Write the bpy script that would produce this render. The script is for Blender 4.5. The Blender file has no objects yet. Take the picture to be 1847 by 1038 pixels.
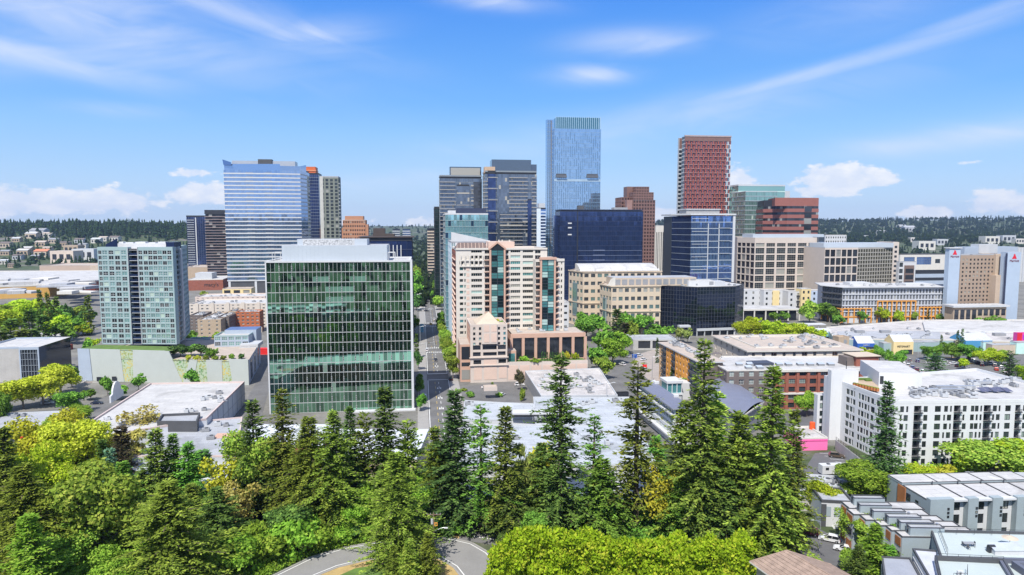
import bpy, bmesh, math, random
import numpy as np
from mathutils import Vector, Matrix
R = math.radians
random.seed(7)
SC = bpy.context.scene
COL = SC.collection

# ------------------------------------------------------------------ camera
CAMH = 74.0
FPX, CX, CY = 1231.0, 923.5, 519.0
PITCH = math.atan(111.0 / 1231.0)
cd = bpy.data.cameras.new("camera")
cam = bpy.data.objects.new("camera", cd); COL.objects.link(cam)
cam.location = (0, 0, CAMH)
cam.rotation_euler = (R(90) - PITCH, 0, 0)
cd.sensor_width = 36.0; cd.lens = 36.0 * FPX / 1847.0
cd.clip_start = 1.0; cd.clip_end = 40000.0
SC.camera = cam

# ------------------------------------------------------------------ light
SUN_EL, SUN_AZ = R(54), R(197)          # azimuth clockwise from +Y (view direction)
sd = bpy.data.lights.new("sun", 'SUN'); sd.energy = 4.7; sd.angle = R(0.6); sd.color = (1.0, 0.95, 0.87)
sun = bpy.data.objects.new("sun", sd); COL.objects.link(sun)
to_sun = Vector((math.sin(SUN_AZ) * math.cos(SUN_EL), math.cos(SUN_AZ) * math.cos(SUN_EL), math.sin(SUN_EL)))
sun.rotation_euler = to_sun.to_track_quat('Z', 'Y').to_euler()
sun.location = (0, -200, 600)

VS = SC.view_settings
SC.display_settings.display_device = 'sRGB'
VS.view_transform = 'Standard'; VS.look = 'None'; VS.gamma = 1.0; VS.use_curve_mapping = False
VS.exposure = 0.42
CY_ = SC.cycles
CY_.max_bounces = 7; CY_.diffuse_bounces = 3; CY_.glossy_bounces = 3; CY_.transmission_bounces = 3
CY_.volume_bounces = 0; CY_.caustics_reflective = False; CY_.caustics_refractive = False
CY_.sample_clamp_indirect = 4.0
CY_.use_denoising = True
try: CY_.denoiser = 'OPENIMAGEDENOISE'
except Exception: pass

# ------------------------------------------------------------------ node helpers
class NT:
 def __init__(s, t): s.t = t; s.n = t.nodes; s.l = t.links
 def new(s, typ, **kw):
  nd = s.n.new(typ)
  for k, v in kw.items(): setattr(nd, k, v)
  return nd
 def put(s, sock, v):
  if hasattr(v, 'is_output') or isinstance(v, bpy.types.NodeSocket): s.l.new(v, sock)
  elif v is not None: sock.default_value = v
 def math(s, op, a, b=None, c=None, clamp=False):
  nd = s.n.new('ShaderNodeMath'); nd.operation = op; nd.use_clamp = clamp
  s.put(nd.inputs[0], a)
  if b is not None: s.put(nd.inputs[1], b)
  if c is not None: s.put(nd.inputs[2], c)
  return nd.outputs[0]
 def mix(s, f, a, b, blend='MIX'):
  nd = s.n.new('ShaderNodeMix'); nd.data_type = 'RGBA'; nd.blend_type = blend
  s.put(nd.inputs[0], f); s.put(nd.inputs[6], a); s.put(nd.inputs[7], b)
  return nd.outputs[2]
 def rng(s, v, a, b, c=0.0, d=1.0, smooth=False):
  nd = s.n.new('ShaderNodeMapRange'); nd.interpolation_type = 'SMOOTHSTEP' if smooth else 'LINEAR'
  s.put(nd.inputs[0], v); nd.inputs[1].default_value = a; nd.inputs[2].default_value = b
  nd.inputs[3].default_value = c; nd.inputs[4].default_value = d
  return nd.outputs[0]
 def noise(s, vec, scale, detail=3.0, rough=0.55, dist=0.0):
  nd = s.n.new('ShaderNodeTexNoise'); s.put(nd.inputs['Vector'], vec)
  nd.inputs['Scale'].default_value = scale; nd.inputs['Detail'].default_value = detail
  nd.inputs['Roughness'].default_value = rough; nd.inputs['Distortion'].default_value = dist
  return nd.outputs[0]

def c4(c): return (c[0], c[1], c[2], 1.0)
def srgb(r, g, b):
 f = lambda x: (x / 255 / 12.92) if x / 255 <= 0.04045 else ((x / 255 + 0.055) / 1.055) ** 2.4
 return (f(r), f(g), f(b))

# ------------------------------------------------------------------ sky
world = bpy.data.worlds.new("World"); SC.world = world; world.use_nodes = True
def build_sky():
 w = NT(world.node_tree); w.n.clear()
 out = w.new('ShaderNodeOutputWorld'); bg = w.new('ShaderNodeBackground')
 w.l.new(bg.outputs[0], out.inputs[0]); bg.inputs[1].default_value = 0.15
 sky = w.new('ShaderNodeTexSky'); sky.sky_type = 'NISHITA'; sky.sun_disc = False
 sky.sun_elevation = SUN_EL; sky.sun_rotation = SUN_AZ
 sky.altitude = 100; sky.air_density = 1.0; sky.dust_density = 0.6; sky.ozone_density = 2.2
 hs = w.new('ShaderNodeHueSaturation'); hs.inputs[1].default_value = 1.5; hs.inputs[2].default_value = 0.85
 w.l.new(sky.outputs[0], hs.inputs[4])
 tc = w.new('ShaderNodeTexCoord'); gen = tc.outputs['Generated']
 sep = w.new('ShaderNodeSeparateXYZ'); w.l.new(gen, sep.inputs[0])
 X, Y, Z = sep.outputs
 az = w.math('MULTIPLY', w.math('ARCTAN2', X, Y), 57.29578)          # degrees, + to the right
 el = w.math('MULTIPLY', w.math('ARCSINE', Z), 57.29578)
 def comb(a, b, c=0.0):
  nd = w.new('ShaderNodeCombineXYZ'); w.put(nd.inputs[0], a); w.put(nd.inputs[1], b); w.put(nd.inputs[2], c); return nd.outputs[0]
 # cumulus texture
 cum = w.noise(comb(w.math('MULTIPLY', az, 0.55), w.math('MULTIPLY', el, 1.05)), 1.0, 6.0, 0.6)
 # cirrus texture, long streaks leaning up to the right
 def streak(ang, sx, sy, off):
  ca, sa = math.cos(R(ang)), math.sin(R(ang))
  u = w.math('ADD', w.math('MULTIPLY', az, ca), w.math('MULTIPLY', el, sa))
  v = w.math('SUBTRACT', w.math('MULTIPLY', el, ca), w.math('MULTIPLY', az, sa))
  return w.noise(comb(w.math('MULTIPLY', u, sx), w.math('MULTIPLY', v, sy), off), 1.0, 5.0, 0.55, 0.4)
 st1 = streak(10, 0.07, 0.35, 3.3)
 st2 = streak(-16, 0.06, 0.40, 9.1)
 def blob(px, py, wx, wy, ang=0.0):
  a0 = math.degrees(math.atan((px - CX) / FPX)); e0 = math.degrees(math.atan((408 - py) / FPX))
  k = 57.3 / FPX
  ca, sa = math.cos(R(ang)), math.sin(R(ang))
  da = w.math('SUBTRACT', az, a0); de = w.math('SUBTRACT', el, e0)
  u = w.math('DIVIDE', w.math('ADD', w.math('MULTIPLY', da, ca), w.math('MULTIPLY', de, sa)), wx * k)
  v = w.math('DIVIDE', w.math('SUBTRACT', w.math('MULTIPLY', de, ca), w.math('MULTIPLY', da, sa)), wy * k)
  r2 = w.math('ADD', w.math('MULTIPLY', u, u), w.math('MULTIPLY', v, v))
  return w.math('POWER', 2.718, w.math('MULTIPLY', r2, -0.5))
 def total(lst, amp):
  t = None
  for b in lst:
   g = w.math('MULTIPLY', blob(*b[:5]), b[5])
   t = g if t is None else w.math('MAXIMUM', t, g)
  return t
 cu = [(100, 372, 120, 20, 0, 1.0), (215, 370, 60, 22, 0, 1.0), (10, 372, 60, 26, 0, 1.0), (352, 322, 34, 9, 0, .9), (365, 357, 55, 20, 0, 1.0),
          (1195, 392, 60, 20, 0, 1.0), (1330, 330, 28, 24, 0, 1.0), (1500, 330, 60, 22, 0, 1.08), (1560, 335, 50, 14, 0, 1.0), (1480, 350, 55, 16, 0, .9),
          (1665, 388, 40, 11, 0, 1.0), (1790, 372, 45, 20, 0, 1.0), (1845, 375, 60, 18, 0, 1.0), (760, 402, 40, 12, 0, .8), (1735, 314, 22, 5, 0, .7), (620, 400, 60, 12, 0, .7)]
 ci = [(130, 90, 230, 45, -8, .9), (60, 160, 150, 16, -6, 1.0), (250, 150, 160, 18, 8, .8), (420, 60, 160, 22, -14, .75), (560, 88, 75, 16, 8, 1.0),
          (900, 20, 60, 10, -4, .9), (1140, 92, 70, 14, 0, 1.0), (1060, 145, 50, 11, 0, .95), (1480, 158, 330, 9, 11, .62), (1780, 95, 90, 9, 14, .7),
          (1200, 225, 260, 24, 8, .6), (1720, 278, 140, 13, 4, .9), (1640, 55, 160, 26, 8, .55), (225, 230, 50, 8, 0, .5), (700, 330, 90, 14, 6, .5), (870, 268, 80, 14, 4, .45)]
 cuG = total(cu, 1); ciG = total(ci, 1)
 # clouds go on round the sky, with cirrus added overhead to whiten the fill
 az_n = w.noise(comb(w.math('MULTIPLY', X, 2.2), w.math('MULTIPLY', Y, 2.2), 4.0), 1.0, 2.0)
 inview = w.rng(w.math('ABSOLUTE', az), 38, 46, 0.0, 1.0, True)
 band = w.math('MULTIPLY', w.rng(el, 0.0, 1.0, 0, 1, True), w.rng(el, 3.0, 7.0, 1, 0, True))
 cuR = w.math('MULTIPLY', w.math('MULTIPLY', w.rng(az_n, 0.45, 0.6, 0.2, 1.0, True), band), inview)
 cuG = w.math('MAXIMUM', cuG, cuR)
 cuM = w.rng(w.math('ADD', w.math('MULTIPLY', cum, 1.0), w.math('MULTIPLY', cuG, 0.75)), 0.92, 1.08, 0.0, 1.0, True)
 ciR = w.math('MULTIPLY', w.rng(az_n, 0.38, 0.58, 0.4, 0.95, True), w.math('MAXIMUM', inview, w.rng(el, 22, 32, 0, 1, True)))
 ciG = w.math('MAXIMUM', ciG, ciR)
 ciN = w.math('MAXIMUM', st1, st2)
 ciM = w.math('MULTIPLY', w.rng(ciN, 0.25, 0.88, 0.12, 1.0, True), w.math('MULTIPLY', ciG, 0.98))
 # base gradient: physically based sky, a little richer
 cr = w.new('ShaderNodeValToRGB'); e = cr.color_ramp.elements
 stops = [(0, (2.75, 3.6, 5.0)), (2, (2.5, 3.5, 5.05)), (7.3, (1.6, 3.0, 5.1)), (10, (1.0, 2.45, 5.1)), (17.5, (.50, 1.65, 4.8)), (32, (.6, 1.4, 3.9)), (90, (.85, 1.35, 2.6))]
 while len(e) < len(stops): e.new(.5)
 for k, (a, c) in enumerate(stops): e[k].position = a / 90; e[k].color = (c[0] / 6, c[1] / 6, c[2] / 6, 1)
 w.l.new(w.math('DIVIDE', w.math('MAXIMUM', el, 0.0), 90.0), cr.inputs[0])
 six = w.new('ShaderNodeVectorMath'); six.operation = 'SCALE'; w.l.new(cr.outputs[0], six.inputs[0]); six.inputs['Scale'].default_value = 6.0
 base = w.mix(0.86, hs.outputs[0], six.outputs[0])
 c1 = w.mix(ciM, base, (3.9, 4.3, 5.2, 1.0))
 shade = w.rng(cum, 0.45, 0.72, 0.0, 1.0)
 cc = w.mix(shade, (4.0, 4.35, 5.05, 1.0), (5.05, 5.1, 5.25, 1.0))
 c2 = w.mix(w.math('MULTIPLY', cuM, 0.92), c1, cc)
 w.l.new(c2, bg.inputs[0])
build_sky()

# ------------------------------------------------------------------ pixel -> place
cp, sp = math.cos(PITCH), math.sin(PITCH)
def _ray(px, py):
 a = (px - CX) / FPX; b = (CY - py) / FPX
 return a, cp + b * sp, b * cp - sp
def G(px, py, z=0.0):
 a, y, dz = _ray(px, py); t = (z - CAMH) / dz
 return (a * t, y * t)
def P(px, py, Y):
 a, y, dz = _ray(px, py); t = Y / y
 return (a * t, Y, CAMH + dz * t)
def ZAT(py, Y): return P(CX, py, Y)[2]
def DY(py, z=0.0): return G(CX, py, z)[1]
YG = R(7.6)
def ax(yaw): return (math.cos(yaw), math.sin(yaw)), (-math.sin(yaw), math.cos(yaw))
def along(p, d, px, py=450):
 a, y, dz = _ray(px, py); r = a / y
 s = (r * p[1] - p[0]) / (d[0] - r * d[1])
 return (p[0] + d[0] * s, p[1] + d[1] * s)
def bx(pl, pr, pt, Y, depth=None, pb=None, yaw=YG):
 """footprint (counter-clockwise from the front-left corner) and height of a box seen at these pixels"""
 X0, _, Zt = P(pl, pt, Y)
 v, u = ax(yaw); fl = (X0, Y); fr = along(fl, v, pr, pt)
 if depth is None:
  if pb < pl: bl = along(fl, u, pb, pt); depth = math.hypot(bl[0] - fl[0], bl[1] - fl[1])
  else: br = along(fr, u, pb, pt); depth = math.hypot(br[0] - fr[0], br[1] - fr[1])
 return [fl, fr, (fr[0] + u[0] * depth, fr[1] + u[1] * depth), (fl[0] + u[0] * depth, fl[1] + u[1] * depth)], Zt

# ------------------------------------------------------------------ materials
LEAFK = 2.95
MATS = {}
def M(name, col, rough=0.8, metal=0.0, var=0.12, scale=0.25, bump=0.0, spec=0.4, fine=0.0, streak=0.0, seam=0.0):
 if name in MATS: return MATS[name]
 m = bpy.data.materials.new(name); m.use_nodes = True; t = NT(m.node_tree)
 bs = t.n['Principled BSDF']; bs.inputs['Roughness'].default_value = rough; bs.inputs['Metallic'].default_value = metal
 bs.inputs['Specular IOR Level'].default_value = spec
 tc = t.new('ShaderNodeTexCoord'); ge = t.new('ShaderNodeNewGeometry')
 n1 = t.noise(ge.outputs['Position'], scale, 5.0, 0.6)
 n2 = t.noise(ge.outputs['Position'], scale * 9.0, 3.0, 0.6)
 f = t.math('ADD', t.math('MULTIPLY', n1, 0.65), t.math('MULTIPLY', n2, 0.35))
 f = t.rng(f, 0.32, 0.68, 0.0, 1.0)
 lo = tuple(max(0, c * (1 - var)) for c in col); hi = tuple(min(1.0, c * (1 + var)) for c in col)
 colr = t.mix(f, c4(lo), c4(hi))
 if streak:
  mp = t.new('ShaderNodeMapping'); mp.inputs['Scale'].default_value = (1.2, 1.2, 0.06)
  t.l.new(ge.outputs['Position'], mp.inputs[0])
  sn = t.noise(mp.outputs[0], 1.0, 4.0, 0.6)
  colr = t.mix(t.rng(sn, 0.5, 0.75, 0.0, streak), colr, c4(tuple(c * 0.45 for c in col)))
 if seam:                                            # membrane laps every few metres, ponding marks and patches
  mp = t.new('ShaderNodeMapping'); mp.inputs['Rotation'].default_value = (0, 0, -YG); t.l.new(ge.outputs['Position'], mp.inputs[0])
  bk = t.new('ShaderNodeTexBrick'); t.l.new(mp.outputs[0], bk.inputs['Vector']); bk.inputs['Scale'].default_value = .35
  bk.inputs['Mortar Size'].default_value = .018; bk.inputs['Color1'].default_value = (1, 1, 1, 1); bk.inputs['Color2'].default_value = (.9, .9, .91, 1); bk.inputs['Mortar'].default_value = (.62, .62, .62, 1)
  bk.inputs['Brick Width'].default_value = 2.2; bk.inputs['Row Height'].default_value = .9
  colr = t.mix(1.0, colr, bk.outputs[0], 'MULTIPLY')
  pn = t.noise(ge.outputs['Position'], .07, 5.0, .65, .6)
  colr = t.mix(t.rng(pn, .54, .66, 0, seam), colr, c4(tuple(c * .62 for c in col)))
 t.l.new(colr, bs.inputs['Base Color'])
 if bump:
  bp = t.new('ShaderNodeBump'); bp.inputs['Strength'].default_value = bump; bp.inputs['Distance'].default_value = 0.05
  t.l.new(n2, bp.inputs['Height']); t.l.new(bp.outputs[0], bs.inputs['Normal'])
 m.diffuse_color = c4(col); MATS[name] = m; return m

def GL(name, tint, metal=0.7, rough=0.06, var=0.25, light=None, plight=0.0, dark=None, pdark=0.0, jit=0.012, spec=0.5):
 """coated window glass; every pane (mesh island or object) has its own tone and a hair of tilt"""
 if name in MATS: return MATS[name]
 m = bpy.data.materials.new(name); m.use_nodes = True; t = NT(m.node_tree)
 bs = t.n['Principled BSDF']
 ge = t.new('ShaderNodeNewGeometry'); oi = t.new('ShaderNodeObjectInfo')
 r = t.math('FRACT', t.math('ADD', ge.outputs['Random Per Island'], t.math('MULTIPLY', oi.outputs['Random'], 7.31)))
 wn = t.new('ShaderNodeTexWhiteNoise'); wn.noise_dimensions = '1D'; t.l.new(t.math('MULTIPLY', r, 91.7), wn.inputs['W'])
 col = t.mix(wn.outputs['Value'], c4(tuple(c * (1 - var) for c in tint)), c4(tuple(min(1, c * (1 + var)) for c in tint)))
 met = metal
 if light is not None:
  f = t.math('LESS_THAN', r, plight)
  col = t.mix(f, col, c4(light)); met = t.rng(f, 0, 1, metal, metal * 0.35)
 if dark is not None:
  f2 = t.math('GREATER_THAN', r, 1 - pdark)
  col = t.mix(f2, col, c4(dark))
 t.l.new(col, bs.inputs['Base Color']); t.put(bs.inputs['Metallic'], met)
 bs.inputs['Roughness'].default_value = rough; bs.inputs['Specular IOR Level'].default_value = spec
 if jit:
  s = t.new('ShaderNodeVectorMath'); s.operation = 'SUBTRACT'; t.l.new(wn.outputs['Color'], s.inputs[0]); s.inputs[1].default_value = (.5, .5, .5)
  k = t.new('ShaderNodeVectorMath'); k.operation = 'SCALE'; t.l.new(s.outputs[0], k.inputs[0]); k.inputs['Scale'].default_value = jit
  wv = t.noise(ge.outputs['Position'], 0.35, 2.0)
  a = t.new('ShaderNodeVectorMath'); a.operation = 'ADD'; t.l.new(ge.outputs['Normal'], a.inputs[0]); t.l.new(k.outputs[0], a.inputs[1])
  nn = t.new('ShaderNodeVectorMath'); nn.operation = 'NORMALIZE'; t.l.new(a.outputs[0], nn.inputs[0])
  t.l.new(nn.outputs[0], bs.inputs['Normal'])
 MATS[name] = m; return m

def LEAF(name, c1, c2, c3, trans=0.25):
 if name in MATS: return MATS[name]
 c1, c2, c3 = [tuple(min(.62, c * LEAFK * q * wm) for c, wm in zip(k, (1.1, 1.0, .9))) for k, q in ((c1, .6), (c2, 1.0), (c3, 1.35))]  # dark and light leaf tones pushed apart: highlight and shade contrast in the colour
 m = bpy.data.materials.new(name); m.use_nodes = True; t = NT(m.node_tree); t.n.clear()
 out = t.new('ShaderNodeOutputMaterial')
 ge = t.new('ShaderNodeNewGeometry'); oi = t.new('ShaderNodeObjectInfo')
 cr = t.new('ShaderNodeValToRGB'); e = cr.color_ramp.elements
 e[0].color = c4(c1); e[0].position = 0.0; e[1].color = c4(c3); e[1].position = 1.0
 k = e.new(0.5); k.color = c4(c2)
 clump = t.noise(ge.outputs['Position'], 0.45, 2.0)
 f = t.math('ADD', t.math('MULTIPLY', ge.outputs['Random Per Island'], 0.55), t.rng(clump, 0.3, 0.7, 0.0, 0.45))
 t.l.new(f, cr.inputs[0])
 hs = t.new('ShaderNodeHueSaturation'); t.l.new(cr.outputs[0], hs.inputs[4])
 t.l.new(t.rng(oi.outputs['Random'], 0, 1, 0.485, 0.515), hs.inputs[0]); t.l.new(t.rng(oi.outputs['Random'], 0, 1, 0.78, 1.2), hs.inputs[2])
 d = t.new('ShaderNodeBsdfDiffuse'); tr = t.new('ShaderNodeBsdfTranslucent'); mx = t.new('ShaderNodeMixShader')
 t.l.new(hs.outputs[0], d.inputs[0]); t.l.new(hs.outputs[0], tr.inputs[0])
 mx.inputs[0].default_value = trans; t.l.new(d.outputs[0], mx.inputs[1]); t.l.new(tr.outputs[0], mx.inputs[2])
 t.l.new(mx.outputs[0], out.inputs[0])
 MATS[name] = m; return m

# ------------------------------------------------------------------ mesh building
class MB:
 def __init__(s): s.v = []; s.f = []; s.m = []; s.mats = []
 def mi(s, m):
  if m not in s.mats: s.mats.append(m)
  return s.mats.index(m)
 def poly(s, pts, m):
  i = len(s.v); s.v.extend([tuple(p) for p in pts]); s.f.append(tuple(range(i, i + len(pts)))); s.m.append(s.mi(m))
 def obox(s, c, a, b, h, m, bottom=True):
  """corner c, edge vectors a (along), b (away), h (up)"""
  c, a, b, h = Vector(c), Vector(a), Vector(b), Vector(h)
  p = [c, c + a, c + a + b, c + b]; i = len(s.v)
  s.v.extend([tuple(q) for q in p] + [tuple(q + h) for q in p])
  fs = [(0, 1, 5, 4), (1, 2, 6, 5), (2, 3, 7, 6), (3, 0, 4, 7), (4, 5, 6, 7)] + ([(3, 2, 1, 0)] if bottom else [])
  k = s.mi(m)
  for f in fs: s.f.append(tuple(i + q for q in f)); s.m.append(k)
 def box(s, x0, x1, y0, y1, z0, z1, m): s.obox((x0, y0, z0), (x1 - x0, 0, 0), (0, y1 - y0, 0), (0, 0, z1 - z0), m)
 def prism(s, pts, z0, z1, m, top=None, bottom=False):
  n = len(pts); i = len(s.v)
  s.v.extend([(p[0], p[1], z0) for p in pts] + [(p[0], p[1], z1) for p in pts]); k = s.mi(m)
  for j in range(n):
   s.f.append((i + j, i + (j + 1) % n, i + n + (j + 1) % n, i + n + j)); s.m.append(k)
  s.f.append(tuple(range(i + n, i + 2 * n))); s.m.append(s.mi(top or m))
  if bottom: s.f.append(tuple(range(i + n - 1, i - 1, -1))); s.m.append(k)
 def ring(s, pts, z0, z1, d_in, d_out, m):
  """a closed band round a footprint, from d_in inside to d_out outside of it"""
  A = offset(pts, d_out); Bq = offset(pts, -d_in); n = len(pts)
  for j in range(n):
   k = (j + 1) % n
   a0, a1, b0, b1 = A[j], A[k], Bq[j], Bq[k]
   s.poly([(*a0, z0), (*a1, z0), (*a1, z1), (*a0, z1)], m)
   s.poly([(*a0, z1), (*a1, z1), (*b1, z1), (*b0, z1)], m)
   s.poly([(*b1, z0), (*b0, z0), (*b0, z1), (*b1, z1)], m)
   s.poly([(*a1, z0), (*a0, z0), (*b0, z0), (*b1, z0)], m)
 def tube(s, p, q, r0, r1, m, seg=8, cap=True):
  p, q = Vector(p), Vector(q); d = (q - p).normalized()
  e = d.orthogonal().normalized(); g = d.cross(e); i = len(s.v)
  for c, r in ((p, r0), (q, r1)):
   for k in range(seg):
    t = 2 * math.pi * k / seg; s.v.append(tuple(c + (e * math.cos(t) + g * math.sin(t)) * r))
  k = s.mi(m)
  for j in range(seg):
   s.f.append((i + j, i + (j + 1) % seg, i + seg + (j + 1) % seg, i + seg + j)); s.m.append(k)
  if cap:
   s.f.append(tuple(range(i + seg, i + 2 * seg))); s.m.append(k); s.f.append(tuple(range(i + seg - 1, i - 1, -1))); s.m.append(k)
 def mesh(s, name, loc=(0, 0, 0), smooth=False):
  me = bpy.data.meshes.new(name)
  l = loc
  me.from_pydata([(v[0] - l[0], v[1] - l[1], v[2] - l[2]) for v in s.v], [], s.f)
  for m in s.mats: me.materials.append(m)
  if s.m: me.polygons.foreach_set('material_index', s.m)
  if smooth: me.polygons.foreach_set('use_smooth', [True] * len(s.f))
  me.update(); return me

def offset(pts, d):
 n = len(pts); out = []
 for i in range(n):
  p0, p1, p2 = pts[i - 1], pts[i], pts[(i + 1) % n]
  def nrm(a, b):
   l = math.hypot(b[0] - a[0], b[1] - a[1]) or 1e-9
   return ((b[1] - a[1]) / l, -(b[0] - a[0]) / l)
  n1, n2 = nrm(p0, p1), nrm(p1, p2)
  k = 1 + n1[0] * n2[0] + n1[1] * n2[1]
  k = max(k, 0.25)
  out.append((p1[0] + d * (n1[0] + n2[0]) / k, p1[1] + d * (n1[1] + n2[1]) / k))
 return out

def link(name, data, loc=(0, 0, 0), rz=0.0, parent=None):
 o = bpy.data.objects.new(name, data); COL.objects.link(o)
 o.location = loc; o.rotation_euler = (0, 0, rz)
 if parent is not None: o.parent = parent
 return o
def tag(o, label=None, cat=None, group=None, kind=None):
 if label: o['label'] = label
 if cat: o['category'] = cat
 if group: o['group'] = group
 if kind: o['kind'] = kind
 return o
def structure(name, mb, z=0): return tag(link(name, mb.mesh(name)), kind='structure')
def inst(src_mesh, name, loc, rz, parent, scale=None):
 o = bpy.data.objects.new(name, src_mesh); COL.objects.link(o); o.parent = parent
 o.location = loc; o.rotation_euler = (0, 0, rz)
 if scale: o.scale = scale
 return o
def copy_tree(root, loc, rz=None, label=None, scale=None):
 r = root.copy(); COL.objects.link(r); r.location = loc
 if rz is not None: r.rotation_euler = (0, 0, rz)
 if scale: r.scale = scale
 if label: r['label'] = label
 for ch in root.children:
  c = ch.copy(); COL.objects.link(c); c.parent = r
  for g in ch.children:
   d = g.copy(); COL.objects.link(d); d.parent = c
 return r
ORD = 'first second third fourth fifth sixth seventh eighth ninth tenth eleventh twelfth thirteenth fourteenth fifteenth sixteenth seventeenth eighteenth nineteenth twentieth'.split()

# ------------------------------------------------------------------ buildings
class Face:
 def __init__(s, p, q, z0, z1):
  s.p0 = p; s.W = math.hypot(q[0] - p[0], q[1] - p[1]); s.z0 = z0; s.H = z1 - z0
  s.a = ((q[0] - p[0]) / s.W, (q[1] - p[1]) / s.W); s.n = (s.a[1], -s.a[0]); s.rz = math.atan2(s.a[1], s.a[0])
 def p(s, x, z, o=0.0): return (s.p0[0] + s.a[0] * x + s.n[0] * o, s.p0[1] + s.a[1] * x + s.n[1] * o, s.z0 + z)
 def box(s, mb, x0, x1, z0, z1, o0, o1, m):
  """box on the face from o0 to o1 outwards"""
  c = s.p(x0, z0, o1); w = x1 - x0; d = o1 - o0
  mb.obox(c, (s.a[0] * w, s.a[1] * w, 0), (-s.n[0] * d, -s.n[1] * d, 0), (0, 0, z1 - z0), m)
 def quad(s, mb, x0, x1, z0, z1, o, m):
  mb.poly([s.p(x0, z0, o), s.p(x1, z0, o), s.p(x1, z1, o), s.p(x0, z1, o)], m)
 def px(s, px, py=450):
  """distance along the face at which a picture column falls"""
  q = along(s.p0, s.a, px, py); return (q[0] - s.p0[0]) * s.a[0] + (q[1] - s.p0[1]) * s.a[1]

WMESH = {}
class B:
 LIM = 290
 def __init__(s, name, label, cat, pts, H, z0=0.0, group=None):
  s.pts = pts; s.H = H; s.z0 = z0
  cx = sum(p[0] for p in pts) / len(pts); cy = sum(p[1] for p in pts) / len(pts)
  s.loc = (cx, cy, z0)
  s.root = link(name, None, s.loc); tag(s.root, label, cat, group)
  s.root.empty_display_size = 2
  s.cnt = {}; s.rest = {}; s.acc = {}
 def face(s, i, z0=None, z1=None, pts=None):
  P_ = pts or s.pts
  return Face(P_[i], P_[(i + 1) % len(P_)], s.z0 if z0 is None else z0, s.H if z1 is None else z1)
 def mb(s, name):
  if name not in s.acc: s.acc[name] = MB()
  return s.acc[name]
 def put(s, mb, name, kind=None, parent=None, label=None, smooth=False):
  if not mb.f: return None
  if parent is None: o = link(name, mb.mesh(name, s.loc, smooth), (0, 0, 0), 0, s.root)
  else: o = link(name, mb.mesh(name, s.loc, smooth), (0, 0, 0), 0, parent)
  return tag(o, label, None, None, kind)
 def at(s, mesh, name, pos, rz=0.0):
  return inst(mesh, name, (pos[0] - s.loc[0], pos[1] - s.loc[1], pos[2] - s.loc[2]), rz, s.root)
 # ---- openings
 def wall(s, F, ops, m, depth=0.25, part='wall', reveal=None):
  mb = s.mb(part)
  xs = sorted({0.0, F.W, *[round(o[0], 4) for o in ops], *[round(o[1], 4) for o in ops]})
  zs = sorted({0.0, F.H, *[round(o[2], 4) for o in ops], *[round(o[3], 4) for o in ops]})
  xs = [x for x in xs if -1e-4 <= x <= F.W + 1e-4]; zs = [z for z in zs if -1e-4 <= z <= F.H + 1e-4]
  for j in range(len(zs) - 1):
   zc = (zs[j] + zs[j + 1]) / 2; run = None
   row = [o for o in ops if o[2] < zc < o[3]]
   for i in range(len(xs) - 1):
    xc = (xs[i] + xs[i + 1]) / 2
    op = any(o[0] < xc < o[1] for o in row)
    if not op:
     if run is None: run = xs[i]
    if (op or i == len(xs) - 2) and run is not None:
     F.quad(mb, run, xs[i] if op else xs[i + 1], zs[j], zs[j + 1], 0, m); run = None
  rv = reveal or m
  for (x0, x1, z0, z1) in [o[:4] for o in ops]:
   mb.poly([F.p(x0, z0), F.p(x1, z0), F.p(x1, z0, -depth), F.p(x0, z0, -depth)], rv)
   mb.poly([F.p(x1, z1), F.p(x0, z1), F.p(x0, z1, -depth), F.p(x1, z1, -depth)], rv)
   mb.poly([F.p(x0, z1), F.p(x0, z0), F.p(x0, z0, -depth), F.p(x0, z1, -depth)], rv)
   mb.poly([F.p(x1, z0), F.p(x1, z1), F.p(x1, z1, -depth), F.p(x1, z0, -depth)], rv)
 def window(s, F, x0, x1, z0, z1, depth=0.25, gl=None, fr=None, fw=0.07, nx=1, nz=0, name='window', o=None):
  w, h = x1 - x0, z1 - z0
  g = gl if not isinstance(gl, (list, tuple)) else random.choice(gl)
  out = -depth if o is None else o
  key = (round(w, 2), round(h, 2), g.name, fr.name if fr else '', round(fw, 3), nx, nz)
  c = s.cnt.get(name, 0); s.cnt[name] = c + 1
  def geo(mb, Fq, a, b, c_, d):
   Fq.quad(mb, a, b, c_, d, 0.0, g)
   if fr:
    if fw > 0:
     Fq.box(mb, a, b, c_, c_ + fw, 0.0, 0.06, fr); Fq.box(mb, a, b, d - fw, d, 0.0, 0.06, fr)
     Fq.box(mb, a, a + fw, c_ + fw, d - fw, 0.0, 0.06, fr); Fq.box(mb, b - fw, b, c_ + fw, d - fw, 0.0, 0.06, fr)
    for i in range(nx):
     xm = a + (b - a) * (i + 1) / (nx + 1); Fq.box(mb, xm - fw / 2, xm + fw / 2, c_ + fw, d - fw, 0.0, 0.05, fr)
    for i in range(nz):
     zm = c_ + (d - c_) * (i + 1) / (nz + 1); Fq.box(mb, a + fw, b - fw, zm - fw / 2, zm + fw / 2, 0.0, 0.045, fr)
  if c < B.LIM:
   if key not in WMESH:
    mb = MB(); geo(mb, Face((0, 0), (w, 0), 0, h), 0, w, 0, h); WMESH[key] = mb.mesh(name)
   s.at(WMESH[key], name, F.p(x0, z0, out), F.rz)
  else:
   mb = s.rest.setdefault(name, MB())
   Fs = Face((F.p0[0] + F.n[0] * out, F.p0[1] + F.n[1] * out), (F.p0[0] + F.n[0] * out + F.a[0] * F.W, F.p0[1] + F.n[1] * out + F.a[1] * F.W), F.z0, F.z0 + F.H)
   geo(mb, Fs, x0, x1, z0, z1)
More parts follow.
